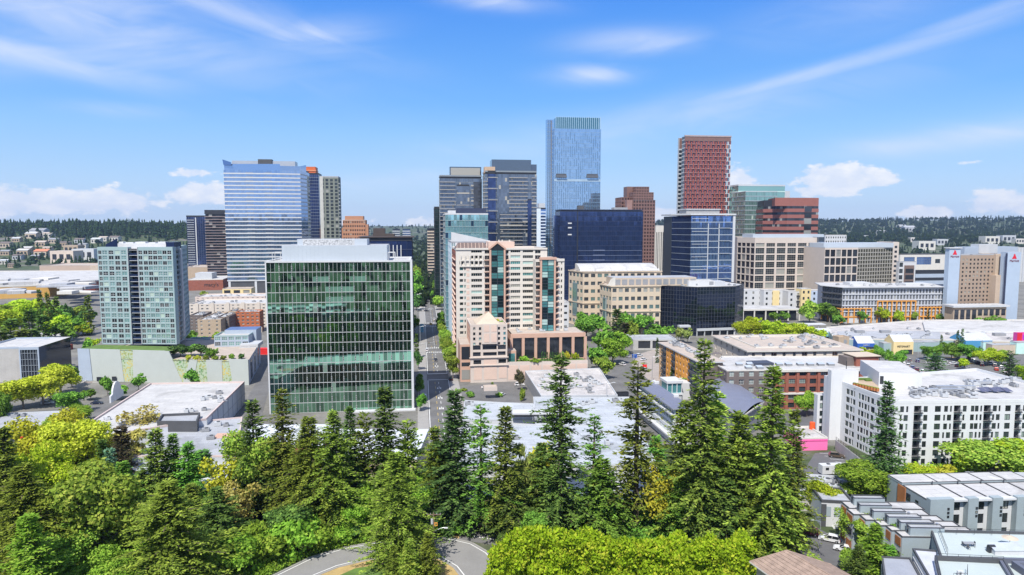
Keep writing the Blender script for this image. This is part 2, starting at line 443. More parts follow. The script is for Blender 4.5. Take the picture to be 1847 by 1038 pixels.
 def punched(s, F, cols, rows, wallm, gl, fr=None, depth=0.25, fw=0.07, nx=1, nz=0, skip=None, name='window', part='wall'):
  ops = [(a, b, c, d) for (c, d) in rows for (a, b) in cols]
  if skip: ops = [o for o in ops if not skip(*o)]
  s.wall(F, ops, wallm, depth, part)
  for o in ops: s.window(F, *o, depth=depth, gl=gl, fr=fr, fw=fw, nx=nx, nz=nz, name=name)
 def plain(s, i, m, z0=None, z1=None, part='wall', pts=None):
  F = s.face(i, z0, z1, pts); F.quad(s.mb(part), 0, F.W, 0, F.H, 0, m); return F
 # ---- stacked storeys
 def storeys(s, pts, z0, fh, n, band, gl, bandm, mullm=None, mull=1.5, out=0.15, gname='window_strip', bname='floor_band', faces=None, mw=0.08, mo=0.06, band_top=False, bb=0.0):
  gm, bm = MB(), MB()
  L = len(pts)
  fs = faces if faces is not None else range(L)
  for i in fs:
   F = Face(pts[i], pts[(i + 1) % L], 0, fh)
   k = max(1, round(F.W / mull))
   for j in range(k):
    F.quad(gm, F.W * j / k, F.W * (j + 1) / k, band if band else 0, fh, 0, gl)
   if mullm:
    for j in range(k + 1):
     xx = F.W * j / k; F.box(gm, max(0, xx - mw / 2), min(F.W, xx + mw / 2), band, fh, -0.02, mo, mullm)
  if band:
   if faces is None: bm.ring(pts, 0, band, 0.4, out, bandm)
   else:
    for i in fs:
     F = Face(pts[i], pts[(i + 1) % L], 0, fh); F.box(bm, 0, F.W, 0, band, -0.4, out, bandm)
  me = gm.mesh(gname, (s.loc[0], s.loc[1], 0)); be = bm.mesh(bname, (s.loc[0], s.loc[1], 0)) if band else None
  for q in range(n):
   inst(me, gname, (0, 0, z0 + q * fh - s.z0), 0, s.root)
   if be: inst(be, bname, (0, 0, z0 + q * fh - s.z0), 0, s.root)
 def flat_roof(s, pts=None, H=None, m=None, par=0.7, parm=None, th=0.35, name='roof'):
  pts = pts or s.pts; H = s.H if H is None else H
  mb = MB(); pin = offset(pts, -th + 0.01)
  mb.poly([(p[0], p[1], H - par) for p in pin], m)
  s.put(mb, name)
  if par > 0.05:
   mb = MB(); mb.ring(pts, H - par - 0.1, H + 0.02, th, 0.03, parm or m); s.put(mb, 'parapet')
 def core(s, pts, z0, z1, m, d=0.4, name='core'):
  mb = MB(); mb.prism(offset(pts, -d), z0, z1, m); s.put(mb, name)
 def block(s, pts, z0, z1, m, name, top=None, parent=None):
  mb = MB(); mb.prism(pts, z0, z1, m, top); return s.put(mb, name, parent=parent)
 def units(s, spots, H, size=1.6, m=None):
  for (x, y, k) in spots:
   s.at(UNIT[k % len(UNIT)], 'rooftop_unit', (x, y, H), YG + random.choice((0, math.pi / 2)))
 def done(s):
  for k, mb in s.acc.items(): s.put(mb, k)
  for k, mb in s.rest.items(): s.put(mb, k, kind='stuff')
  return s
def rect_in(pts, n, rng, d=2.0):
 """n random places on a four-cornered roof"""
 q = offset(pts, -d); out = []
 for i in range(n):
  u, v = rng.random(), rng.random()
  x = (q[0][0] * (1 - u) + q[1][0] * u) * (1 - v) + (q[3][0] * (1 - u) + q[2][0] * u) * v
  y = (q[0][1] * (1 - u) + q[1][1] * u) * (1 - v) + (q[3][1] * (1 - u) + q[2][1] * u) * v
  out.append((x, y, rng.randrange(9)))
 return out
def even(W, n, w, m0=None):
 """n openings of width w spread evenly over W"""
 if m0 is None: p = W / n; return [(p * (i + .5) - w / 2, p * (i + .5) + w / 2) for i in range(n)]
 p = (W - 2 * m0) / n; return [(m0 + p * (i + .5) - w / 2, m0 + p * (i + .5) + w / 2) for i in range(n)]
def floors(n, fh, s0, h, z0=0): return [(z0 + i * fh + s0, z0 + i * fh + s0 + h) for i in range(n)]

def lettering(t, F, txt, x, z, o, size, m, ext=.05):
 """flat raised letters on a face, turned into an ordinary mesh"""
 c = bpy.data.curves.new('lettering', 'FONT'); c.body = txt; c.size = size; c.align_x = 'CENTER'; c.extrude = ext; c.resolution_u = 2
 tmp = bpy.data.objects.new('lettering', c); COL.objects.link(tmp)
 dg = bpy.context.evaluated_depsgraph_get(); me = bpy.data.meshes.new_from_object(tmp.evaluated_get(dg))
 bpy.data.objects.remove(tmp); bpy.data.curves.remove(c)
 me.materials.clear(); me.materials.append(m)
 pos = F.p(x, z, o); ob = link('lettering', me, (pos[0] - t.loc[0], pos[1] - t.loc[1], pos[2] - t.loc[2]), 0, t.root)
 ob.rotation_euler = (R(90), 0, F.rz); return ob
# ------------------------------------------------------------------ palette
WHITE = M('white_paint', (.55, .56, .57), .55, var=.05, streak=.12)
OFFWH = M('off_white_wall', (.60, .58, .53), .7, var=.06, streak=.12)
CREAM = M('cream_precast', (.58, .48, .36), .75, var=.07, streak=.15)
BEIGE = M('beige_wall', (.50, .42, .33), .8, var=.08, streak=.15)
TAN = M('tan_stucco', (.42, .33, .24), .85, var=.08, streak=.15)
SALMON = M('salmon_stucco', (.52, .33, .25), .8, var=.08)
PALEPINK = M('pale_pink_panel', (.62, .47, .39), .8, var=.06)
BRICK = M('red_brick_wall', (.27, .095, .065), .85, var=.2, scale=.5)
RUST = M('rust_brick_wall', (.40, .13, .06), .85, var=.2, scale=.5)
BROWNB = M('brown_granite', (.20, .115, .095), .45, var=.15, spec=.5)
ORANGE = M('orange_stucco', (.68, .31, .06), .8, var=.07, streak=.1)
YELLOW = M('ochre_wall', (.60, .36, .10), .8, var=.07)
SUNNY = M('pale_yellow_wall', (.72, .58, .30), .8, var=.05)
DGREY = M('dark_grey_panel', (.075, .078, .085), .6, var=.15)
MGREY = M('grey_panel', (.26, .27, .285), .6, var=.1)
LGREY = M('light_grey_panel', (.46, .48, .50), .6, var=.07)
BLUEGREY = M('blue_grey_panel', (.36, .42, .50), .5, var=.06)
NAVY = M('navy_panel', (.035, .045, .085), .5, var=.15)
SLATE = M('slate_siding', (.29, .345, .37), .7, var=.08)
TAUPE = M('taupe_siding', (.15, .125, .115), .8, var=.12)
METAL = M('brushed_metal', (.55, .57, .60), .4, metal=.6, var=.06)
SILVER = M('silver_metal_panel', (.50, .55, .60), .45, metal=.2, var=.04, scale=.1)
MULW = M('pale_mullion', (.44, .46, .45), .5, var=.04)
MULD = M('dark_mullion', (.03, .033, .04), .45, var=.1)
MULG = M('grey_mullion', (.22, .25, .28), .45, var=.1)
ROOFW = M('white_membrane_roof', (.49, .485, .475), .8, var=.12, scale=.14, seam=.8)
ROOFDW = M('stained_white_roof', (.48, .46, .445), .85, var=.25, scale=.16, seam=1.0)
ROOFG = M('grey_membrane_roof', (.37, .385, .41), .85, var=.12, scale=.15, seam=.7)
ROOFT = M('tan_gravel_roof', (.42, .36, .31), .9, var=.15, scale=.3)
ROOFD = M('dark_roof', (.10, .105, .115), .8, var=.15)
STANDING = M('slate_blue_metal_roof', (.17, .18, .235), .5, var=.08)
SHINGLE = M('brown_shake_roof', (.30, .22, .175), .9, var=.3, scale=.8, bump=.4)
MOSSY = M('rusty_brown_roof', (.32, .15, .08), .9, var=.4, scale=.35)
CONC = M('concrete', (.42, .41, .39), .85, var=.12, scale=.2, streak=.15)
PINK = M('hot_pink_wall', (.85, .17, .42), .7, var=.05)
BLUEW = M('blue_siding', (.03, .11, .42), .7, var=.06)
SKYW = M('sky_blue_wall', (.26, .58, .78), .7, var=.05)
TEALW = M('pale_teal_panel', (.29, .39, .40), .6, var=.06)
MIDB = M('mid_blue_wall', (.07, .26, .46), .7, var=.06)
PODW = M('podium_panel', (.44, .475, .45), .55, var=.04)
REDP = M('red_panel', (.34, .085, .055), .6, var=.12)
WOODP = M('cedar_panel', (.36, .14, .05), .7, var=.2)
ASPH = M('asphalt', (.115, .115, .12), .9, var=.18, scale=.12, bump=.1)
ASPHL = M('worn_asphalt', (.14, .138, .136), .9, var=.3, scale=.12, bump=.1, streak=0)
PAVE = M('pavement_concrete', (.30, .29, .275), .9, var=.12, scale=.4)
PAINTW = M('road_paint_white', (.72, .72, .70), .7, var=.06)
PAINTY = M('road_paint_yellow', (.66, .45, .08), .7, var=.06)
GRASS = M('lawn_grass', (.10, .17, .035), .95, var=.3, scale=.3)
DRY = M('dry_grass', (.40, .29, .12), .95, var=.25, scale=.5)
BARK = M('bark', (.10, .075, .055), .95, var=.3, scale=1.5)
BARKG = M('grey_bark', (.20, .17, .145), .95, var=.25, scale=1.5)
WOODPOLE = M('pole_wood', (.17, .12, .085), .9, var=.2)
DIRT = M('bare_soil', (.16, .115, .075), .95, var=.25)
# glass
G_SKY = GL('sky_blue_glass', (.27, .41, .66), .85, .05, .07, jit=.006)
G_BLUE = GL('deep_blue_glass', (.16, .27, .52), .8, .05, .15)
G_NAVY = GL('navy_glass', (.045, .075, .19), .7, .06, .18)
G_DARK = GL('dark_glass', (.05, .058, .072), .5, .06, .4, light=(.30, .30, .28), plight=.10)
G_WIN = GL('window_glass', (.045, .055, .06), .35, .07, .5, light=(.36, .36, .32), plight=.14)
G_GREEN = GL('green_tinted_glass', (.185, .36, .255), .97, .025, .5, light=(.22, .33, .26), plight=.012, jit=.004)
G_TEAL = GL('teal_glass', (.14, .40, .42), .6, .06, .25, light=(.45, .62, .58), plight=.15, dark=(.02, .04, .05), pdark=.25)
G_AQUA = GL('aqua_glass', (.26, .46, .48), .55, .08, .2, light=(.46, .60, .52), plight=.22)
G_AQUAD = GL('aqua_dark_glass', (.045, .06, .07), .5, .06, .4)
G_CYAN = GL('pale_teal_glass', (.36, .66, .72), .75, .05, .10, dark=(.05, .12, .2), pdark=.04)
G_GREY = GL('grey_glass', (.15, .19, .255), .75, .06, .22, light=(.40, .38, .33), plight=.06)
G_SGREEN = GL('sea_green_glass', (.26, .44, .40), .7, .06, .2, light=(.5, .62, .55), plight=.06)
G_MIRROR = GL('black_mirror_glass', (.06, .08, .14), .9, .04, .10)
G_BRONZE = GL('bronze_glass', (.13, .075, .065), .6, .08, .2)

# ------------------------------------------------------------------ numpy meshes
def np_mesh(name, V, F, mats, mi=None, smooth=False):
 me = bpy.data.meshes.new(name)
 V = np.asarray(V, np.float32); F = np.asarray(F, np.int32); k = F.shape[1]
 me.vertices.add(len(V)); me.vertices.foreach_set('co', V.ravel())
 me.loops.add(F.size); me.loops.foreach_set('vertex_index', F.ravel())
 me.polygons.add(len(F)); me.polygons.foreach_set('loop_start', np.arange(0, F.size, k, dtype=np.int32))
 for m in mats: me.materials.append(m)
 if mi is not None: me.polygons.foreach_set('material_index', np.asarray(mi, np.int32))
 if smooth: me.polygons.foreach_set('use_smooth', np.ones(len(F), bool))
 me.update(calc_edges=True); return me

# ------------------------------------------------------------------ terrain
def sstep(a, b, x):
 t = np.clip((x - a) / (b - a), 0, 1); return t * t * (3 - 2 * t)
def hgt(x, y):
 x = np.asarray(x, float); y = np.asarray(y, float)
 a = x / np.maximum(y, 1.0)
 wl = 1 - sstep(-.36, -.16, a); wr = sstep(.12, .26, a)
 l = sstep(1250, 2350, y) * 62 + 5 * np.sin(x * .004 + 1) * sstep(1400, 2200, y)
 r = sstep(1500, 2900, y) * 26 + sstep(2700, 4700, y) * (84 + 9 * np.sin(x * .0021 + .6))
 c = sstep(3200, 5200, y) * 62 + sstep(1400, 2400, y) * 8
 mid = np.clip(1 - wl - wr, 0, 1)
 front = wl * l + wr * r + mid * c
 back = sstep(250, 1700, -y) * 95
 return np.where(y > 0, front, back)
def ground_mat():
 m = bpy.data.materials.new('ground_cover'); m.use_nodes = True; t = NT(m.node_tree); bs = t.n['Principled BSDF']
 ge = t.new('ShaderNodeNewGeometry')
 n1 = t.noise(ge.outputs['Position'], .012, 6, .65); n2 = t.noise(ge.outputs['Position'], .12, 4, .6)
 g = t.mix(n2, (.030, .052, .020, 1), (.075, .10, .03, 1))
 t.l.new(t.mix(t.rng(n1, .54, .62), g, (.16, .15, .13, 1)), bs.inputs['Base Color']); bs.inputs['Roughness'].default_value = .95
 return m
GROUND = ground_mat()
def terrain():
 V, F = [], []
 # one sheet out to the horizon: rings round the camera, finer near
 rs = [1, 120, 300, 600, 900, 1200, 1350, 1500, 1650, 1800, 1950, 2100, 2250, 2400, 2600, 2800, 3000, 3300, 3600, 3900, 4200, 4500, 4800, 5300, 6000, 8000, 12000, 20000]
 na = 220
 for r in rs:
  for k in range(na):
   t = 2 * math.pi * k / na; V.append((r * math.sin(t), r * math.cos(t), 0))
 V = np.array(V); V[:, 2] = hgt(V[:, 0], V[:, 1])
 for i in range(len(rs) - 1):
  for k in range(na):
   q = (k + 1) % na; F.append((i * na + k, i * na + q, (i + 1) * na + q, (i + 1) * na + k))
 F = np.array(F)[:, ::-1]
 tag(link('ground', np_mesh('ground', V, F, [GROUND], smooth=True)), kind='structure')
terrain()

def sheet(name, pts, m, z):
 mb = MB(); A = 0
 for i in range(len(pts)):
  p, q = pts[i], pts[(i + 1) % len(pts)]; A += p[0] * q[1] - q[0] * p[1]
 if A < 0: pts = pts[::-1]
 mb.poly([(p[0], p[1], z) for p in pts], m); return structure(name, mb)
def gp(*px): return [G(*p) for p in px]
def strip(c, w, off=0.0):
 """ribbon polygon along a centre line; returns left and right edges"""
 L, Rr = [], []
 for i, p in enumerate(c):
  a = c[max(0, i - 1)]; b = c[min(len(c) - 1, i + 1)]; l = math.hypot(b[0] - a[0], b[1] - a[1])
  n = (-(b[1] - a[1]) / l, (b[0] - a[0]) / l)
  L.append((p[0] + n[0] * (w / 2 + off), p[1] + n[1] * (w / 2 + off))); Rr.append((p[0] + n[0] * (off - w / 2), p[1] + n[1] * (off - w / 2)))
 return L, Rr
def ribbon(mb, L, Rr, z, m):
 for i in range(len(L) - 1): mb.poly([(*Rr[i], z), (*Rr[i + 1], z), (*L[i + 1], z), (*L[i], z)], m)

# city ground: paved town floor, lots and yards
sheet('city_ground', [(-900, 225), (900, 225), (1100, 1150), (-1000, 1150)], M('town_paving', (.17, .165, .15), .9, var=.4, scale=.05), .02)

# ------------------------------------------------------------------ the avenue
U = ax(YG)[1]; V_ = ax(YG)[0]
RC = G(797, 745)                                        # centre of the avenue near the trees
def rd(s, t=0.0): return (RC[0] + U[0] * s + V_[0] * t, RC[1] + U[1] * s + V_[1] * t)
RW = 10.6
def road():
 mb = MB(); L, Rr = [rd(-60, -RW / 2), rd(1500, -RW / 2)], [rd(-60, RW / 2), rd(1500, RW / 2)]
 ribbon(mb, L, Rr, .06, ASPHL); structure('road', mb)
 mb = MB()
 for sgn in (-1, 1):                                  # pavements with a real kerb
  a, b = (RW / 2, RW / 2 + 4.2)
  p = [rd(-60, sgn * a), rd(900, sgn * a), rd(900, sgn * b), rd(-60, sgn * b)]
  if sgn < 0: p = p[::-1]
  mb.prism(p, .03, .18, PAVE)
 structure('pavement', mb)
 mk = MB()
 for sgn in (-1, 1):
  for (a, b) in ((-40, 58), (72, 132), (148, 238), (256, 420), (440, 640)):
   p = [rd(a, sgn * (RW / 2 - .55)), rd(b, sgn * (RW / 2 - .55)), rd(b, sgn * (RW / 2 - .3)), rd(a, sgn * (RW / 2 - .3))]
   mk.poly([(*q, .085) for q in (p if sgn > 0 else p[::-1])][::-1], PAINTW)
 def dash(s0, s1, t, w, m): mk.poly([(*rd(s0, t - w / 2), .085), (*rd(s0, t + w / 2), .085), (*rd(s1, t + w / 2), .085), (*rd(s1, t - w / 2), .085)], m)
 for s in range(-40, 640, 9):
  if not (58 < s < 72 or 132 < s < 148 or 238 < s < 256): dash(s, s + 4.0, 0.1, .2, PAINTW); dash(s, s + 4, -1.6 if s < 150 else 1.6, .16, PAINTY)
 for s in (5, 22, 40, 90, 110): # lane arrows
  for t in (-.6, .7): dash(s, s + 2.6, t, .45, PAINTW)
 for s0 in (132, 146, 238, 254):
  k = -RW / 2 + .8
  while k < RW / 2 - .6: dash(s0 - 1.6, s0 + 1.6, k, .5, PAINTW); k += 1.15
 dash(58.5, 59.2, 0, RW - 1.2, PAINTW); dash(72, 73.2, 0, RW - 1.2, PAINTW)
 dash(129, 129.6, 1.5, RW / 2, PAINTW); dash(235, 235.6, 1.5, RW / 2, PAINTW)
 structure('road_marking', mk)
 for s0, ww, ext in ((65, 11, 70), (139, 11, 260), (246, 14, 400)):
  mb = MB(); p = [rd(s0 - ww / 2, -ext), rd(s0 - ww / 2, ext), rd(s0 + ww / 2, ext), rd(s0 + ww / 2, -ext)]
  if s0 == 65: p = [rd(s0 - ww / 2, -18), rd(s0 - ww / 2, 12), rd(s0 + ww / 2, 12), rd(s0 + ww / 2, -18)]
  mb.poly([(*q, .05) for q in p], ASPHL); structure('cross_street', mb)
road()

# streets and lots read from the picture
sheet('alley', gp((402, 800), (436, 738), (462, 690), (478, 655), (490, 655), (486, 700), (470, 760), (452, 800)), ASPHL, .06)
sheet('parking_lot', gp((1560, 655), (1600, 636), (1700, 628), (1960, 632), (2050, 720), (1800, 712), (1620, 705)), ASPHL, .05)
sheet('side_street', gp((1055, 790), (1085, 720), (1092, 690), (1112, 655), (1108, 640), (1125, 636), (1150, 652), (1172, 690), (1205, 730), (1260, 800)), ASPHL, .05)
sheet('lot_forecourt', gp((826, 700), (942, 682), (960, 712), (960, 735), (832, 720)), ASPHL, .055)
sheet('apartment_lot', gp((1448, 852), (1470, 818), (1500, 815), (1560, 845), (1570, 870), (1510, 880)), ASPH, .05)
sheet('street_behind', gp((1380, 775), (1420, 742), (1480, 738), (1480, 765), (1440, 800)), ASPH, .05)
sheet('car_park_lane', gp((20, 745), (150, 735), (240, 690), (300, 700), (190, 770), (60, 770)), ASPHL, .05)
sheet('upper_lot', gp((1140, 660), (1150, 640), (1200, 625), (1190, 690), (1175, 690)), M('lot_concrete', (.33, .29, .26), .9, var=.15), .055)

def curve_road():
 outer = gp((440, 1066), (490, 1040), (560, 1006), (620, 988), (690, 976), (760, 969), (815, 971), (852, 980), (880, 996), (905, 1022), (925, 1060), (940, 1120))
 inner = gp((520, 1095), (565, 1042), (610, 1024), (668, 1010), (720, 1004), (765, 1003), (795, 1010), (818, 1024), (832, 1042), (845, 1066), (852, 1090), (860, 1140))
 mb = MB(); ribbon(mb, outer, inner, .04, M('lane_asphalt', (.235, .23, .222), .9, var=.1, scale=.2))
 structure('lane', mb)
 def kerb(line, w, m, z1):
  L, Rr = strip(line, w); k = MB()
  for i in range(len(L) - 1): k.obox((*Rr[i], .02), (Rr[i + 1][0] - Rr[i][0], Rr[i + 1][1] - Rr[i][1], 0), (L[i][0] - Rr[i][0], L[i][1] - Rr[i][1], 0), (0, 0, z1), m)
  return k
 structure('kerb', kerb(outer[1:9], .35, PAVE, .12))
 structure('kerb', kerb(inner, .35, PAVE, .12))
 fog = MB(); L, Rr = strip(inner, .22, .9); ribbon(fog, L, Rr, .065, PAINTW); L, Rr = strip(outer, .2, -.7); ribbon(fog, L, Rr, .065, PAINTW)
 structure('lane_marking', fog)
 sheet('traffic_island', inner + gp((760, 1180), (600, 1160)), DRY, .035)
 sheet('lawn', gp((600, 1044), (640, 1026), (690, 1018), (720, 1030), (730, 1060), (640, 1075)), GRASS, .06)
 sheet('driveway', gp((826, 974), (900, 985), (896, 962), (884, 935), (872, 915), (856, 915), (850, 935), (838, 955)), ASPHL, .045)
 d = MB(); a, b = G(836, 966), G(893, 975)
 for i in range(12):
  t0, t1 = i / 12, (i + .55) / 12
  p = [(a[0] + (b[0] - a[0]) * t, a[1] + (b[1] - a[1]) * t) for t in (t0, t1)]
  d.poly([(p[0][0], p[0][1], .07), (p[1][0], p[1][1], .07), (p[1][0], p[1][1] + .5, .07), (p[0][0], p[0][1] + .5, .07)], PAINTW)
 structure('stop_line', d)
 sheet('verge', gp((826, 974), (838, 955), (850, 930), (840, 925), (820, 950), (810, 968)), DRY, .03)
 sheet('verge', gp((900, 985), (896, 962), (884, 935), (905, 935), (960, 965), (940, 990)), DIRT, .03)
 sheet('residential_street', gp((1440, 1010), (1450, 968), (1470, 950), (1515, 975), (1590, 1020), (1640, 1060), (1500, 1070)), ASPH, .04)
curve_road()
# ------------------------------------------------------------------ rooftop machines (shared meshes)
def _unit(k):
 mb = MB(); r = random.Random(k); w, d, h = r.uniform(1.2, 2.6), r.uniform(1.0, 2.0), r.uniform(.7, 1.5)
 a = LGREY if k % 3 else MGREY
 mb.box(-w / 2, w / 2, -d / 2, d / 2, .12, h, a); mb.box(-w / 2 + .1, w / 2 - .1, -d / 2 + .1, d / 2 - .1, 0, .12, DGREY)
 mb.tube((w * .1, 0, h), (w * .1, 0, h + .18), min(w, d) * .33, min(w, d) * .33, DGREY, 10)
 if k % 2: mb.obox((w / 2, -.2, .25), (1.3, 0, 0), (0, .4, 0), (0, 0, .35), METAL)
 if k % 4 == 0: mb.tube((-w / 2 - .5, .2, 0), (-w / 2 - .5, .2, 1.1), .14, .14, METAL, 8)
 return mb.mesh('rooftop_unit')
UNIT = [_unit(k) for k in range(9)]

# ================================================================== THE SKYLINE
def office_tower_blue():                                # big ribboned tower, prow-shaped right end
 p, H = bx(403, 505, 300, 740, 40)
 fl, fr = p[0], p[1]
 v, u = ax(YG)
 a, b = P(505, 300, fr[1]), P(541, 308, fr[1] + 6); c = P(553, 303, fr[1] + 26)
 pts = [fl, (a[0], a[1]), (b[0], b[1]), (c[0], c[1]), (c[0] + u[0] * 18, c[1] + u[1] * 18), p[3]]
 t = B('office_tower', 'broad pale blue office tower with white floor bands and a prow shaped roof', 'office tower', pts, H, 0)
 n = 28; z0 = 14.0; fh = (H - z0 - 4) / n
 t.core(pts, 0, H - 2, DGREY, .6)
 t.storeys(pts, z0, fh, n, fh * .30, G_SKY, WHITE, MULG, 3.0, .35, mo=.03)
 F = t.face(0)
 dk = MB()
 for q in range(n):
  for x in (.45, .78): F.box(dk, F.W * x - 4, F.W * x + 4, z0 + q * fh + fh * .3, z0 + q * fh + fh * .42, .01, .25, MGREY)
 t.put(dk, 'shade_shelf', kind='stuff')
 for x in (.03, .5, .97):
  m = MB(); F.box(m, F.W * x - 1.2, F.W * x + 1.2, 0, z0, -2, .1, WHITE); t.put(m, 'column')
 m = MB(); F.box(m, F.W * .05, F.W * .95, 0, z0 - .3, -6, -3, G_DARK); t.put(m, 'lobby')
 # glazed crown and penthouse
 cr = MB(); H2 = H + 6
 q = offset(pts, -.5)
 cr.poly([(*q[0], H - 4), (*q[1], H - 4), (*q[1], H + 3.0), (*q[0], H + 2.4)], G_SKY)
 cr.poly([(*q[1], H - 4), (*q[2], H - 4), (*q[2], H + 1), (*q[1], H + 1)], G_SKY); cr.poly([(*q[2], H - 4), (*q[3], H - 4), (*q[3], H + 4), (*q[2], H + 1)], G_SKY)
 cr.poly([(*q[5], H - 4), (*q[0], H - 4), (*q[0], H + 6.5), (*q[5], H + 3)], G_BLUE); t.put(cr, 'glass_crown')
 pk, _ = bx(418, 532, 290, p[0][1] + 12, 16); t.block(pk, H - 3, ZAT(290, p[0][1] + 12), METAL, 'penthouse')
 pk, _ = bx(465, 490, 286, p[0][1] + 14, 8); t.block(pk, H, ZAT(287.5, p[0][1] + 14), DGREY, 'rooftop_unit')
 fin = MB(); fin.poly([(*P(403, 296, 739)[:2], H + 1), (*P(417, 298, 739)[:2], H + 1), (*P(417, 298, 739)[:2], H + 4), (*P(401, 289, 739)[:2], H + 7)], G_BLUE); t.put(fin, 'roof_fin')
 mb = MB(); mb.poly([(*k, H - 3.2) for k in offset(pts, -.7)], ROOFG); t.put(mb, 'roof')
 t.done()
 # white fin slab standing against it
 p, H = bx(548, 556, 326, 790, 10); s = B('stair_tower', 'narrow white concrete stair tower pierced by a column of square holes', 'stair tower', p, H)
 F = s.face(0); n = 26; fh = H / n
 s.punched(F, [(F.W * .3, F.W * .75)], floors(n, fh, fh * .25, fh * .45), WHITE, G_DARK, None, .4)
 for i in (1, 2, 3): s.plain(i, WHITE)
 s.flat_roof(m=ROOFG); s.done()
office_tower_blue()

def ribbon_tower(name, label, cat, pts, H, n, band, gl, bandm, mull=None, step=2.0, top=2.0, roofm=None, out=.25, z0=0.0, core=None, par=MULD, mw=.12):
 t = B(name, label, cat, pts, H)
 t.core(pts, 0, H - 1.2, core or MULD, .5)
 fh = (H - top - z0) / n
 t.storeys(pts, z0, fh, n, fh * band, gl, bandm, mull, step, out, mw=mw)
 if z0 > .5:
  for i in range(len(pts)): t.plain(i, bandm, 0, z0, part='base_wall')
 m = MB(); m.ring(pts, H - top, H, .5, out * .8, par); t.put(m, 'parapet')
 m = MB(); m.poly([(*k, H - 1.0) for k in offset(pts, -.45)], roofm or ROOFG); t.put(m, 'roof')
 return t
p, H = bx(336, 369, 389, 960, 30); t = ribbon_tower('residential_tower', 'dark blue apartment tower with stacked balconies beside a striped black tower', 'apartment tower', p, H, 27, .12, G_NAVY, NAVY, MULG, 3)
F = t.face(0)
for k in range(25):
 m = MB(); F.box(m, F.W * .04, F.W * .42, 4 + k * (H - 8) / 25, 4.9 + k * (H - 8) / 25, 0.02, 1.4, MULG); F.box(m, F.W * .04, F.W * .42, 4.9 + k * (H - 8) / 25, 5.2 + k * (H - 8) / 25, 1.2, 1.4, LGREY); t.put(m, 'balcony')
m = MB(); F.box(m, F.W * .47, F.W * .53, 0, H - 3, .02, .5, LGREY); t.put(m, 'pilaster'); t.done()
p, H = bx(370, 406, 379, 900, 30); t = ribbon_tower('residential_tower', 'black apartment tower with thin pale floor lines and a rounded roof', 'apartment tower', p, H, 25, .16, G_DARK, M('pale_brown_slab', (.38, .30, .29), .7), MULD, 4, 5.5, out=1.0)
t.done()
p, H = bx(550, 574, 312, 900, 30); t = ribbon_tower('residential_tower', 'dark glass apartment tower topped by an orange steel crown', 'apartment tower', p, H, 34, .1, G_NAVY, MULG, MULG, 2.5)
q, _ = bx(549, 569, 301, 905, 20); t.block(q, H - 1, ZAT(301, 905), M('orange_steel', (.55, .12, .03), .6), 'crown'); m = MB(); m.ring(q, H + 2.6, H + 4.0, .3, .6, M('pale_orange', (.6, .25, .12), .6)); t.put(m, 'crown_band')
t.done()
p, H = bx(577, 610, 318, 860, 26); t = B('residential_tower', 'grey green concrete apartment tower with small windows and side balconies', 'apartment tower', p, H)
CG = M('grey_green_concrete', (.19, .21, .18), .8, var=.08)
for i in (0, 1, 3):
 F = t.face(i); n = 30; fh = (H - 5) / n
 t.punched(F, even(F.W, 4 if i == 0 else 3, F.W / 6.5), floors(n, fh, .8, fh - 1.3, 2), CG, G_WIN, None, .3, name='window')
t.plain(2, CG); t.flat_roof(m=ROOFG, par=1.5)
F = t.face(1)
for k in range(28):
 m = MB(); F.box(m, .5, 5, 3 + k * (H - 8) / 28, 4.0 + k * (H - 8) / 28, .02, 1.6, LGREY); t.put(m, 'balcony')
m = MB(); F = t.face(0); F.box(m, -.6, F.W * .16, 2, H - .5, .03, .5, M('pale_concrete', (.5, .5, .46), .8)); t.put(m, 'pilaster')
t.done()
p, H = bx(618, 659, 397, 1000, 30); t = B('office_block', 'tawny orange brick office tower with small dark windows and stepped shoulders', 'office block', p, H)
TAWNY = M('tawny_precast', (.42, .21, .12), .8, var=.08)
for i in (0, 1, 3):
 F = t.face(i); n = 14; fh = H / n
 t.punched(F, even(F.W, 10, F.W / 18), floors(n, fh, 1.5, fh * .42), TAWNY, G_WIN, None, .4)
t.plain(2, TAWNY); t.flat_roof(m=ROOFT)
q, h2 = bx(622, 655, 390, 1006, 22); t.block(q, H - 1, h2, TAWNY, 'penthouse'); q, h2 = bx(612, 619, 412, 1005, 16); t.block(q, 0, h2, TAWNY, 'side_wing'); q, h2 = bx(658, 664, 405, 1005, 16); t.block(q, 0, h2, TAWNY, 'side_wing'); t.done()
# dark office behind the green tower
p, H = bx(650, 743, 428, 420, 40); t = ribbon_tower('office_block', 'dark navy office block with white piers, set behind the green glass tower', 'office block', p, H, 12, .08, G_NAVY, NAVY, MULD, 3, 2.5, par=MULD)
F = t.face(0)
for k in range(9):
 x = F.W * (.40 + .075 * k)
 if x < F.W * .78: m = MB(); F.box(m, x, x + .5, 3, H - 5, .02, .6, WHITE); t.put(m, 'pier')
q, h2 = bx(672, 711, 422, 432, 14); t.block(q, H - 1, ZAT(422, 432), M('dark_brown_panel', (.07, .055, .05), .7), 'penthouse'); q, h2 = bx(673, 694, 412, 434, 8); t.block(q, H + 1, ZAT(412, 434), M('dark_brown_panel', (.07, .055, .05), .7), 'penthouse')
q = offset(p, 1.2); m = MB(); m.prism(q, H - .3, H + .25, M('dark_brown_panel', (.07, .055, .05), .7), bottom=True); t.put(m, 'roof_canopy'); t.done()
for (a, b, y, lab) in ((708, 721, 413, 'tiny distant grey tower with two window columns above the tree line'), (726, 740, 413, 'tiny distant tower striped pale blue and white')):
 p, H = bx(a, b, y, 1500, 20); t = ribbon_tower('distant_tower', lab, 'tower', p, H, 14, .4, G_SKY if a > 720 else G_GREY, LGREY, None, 4, 1.5); t.done()
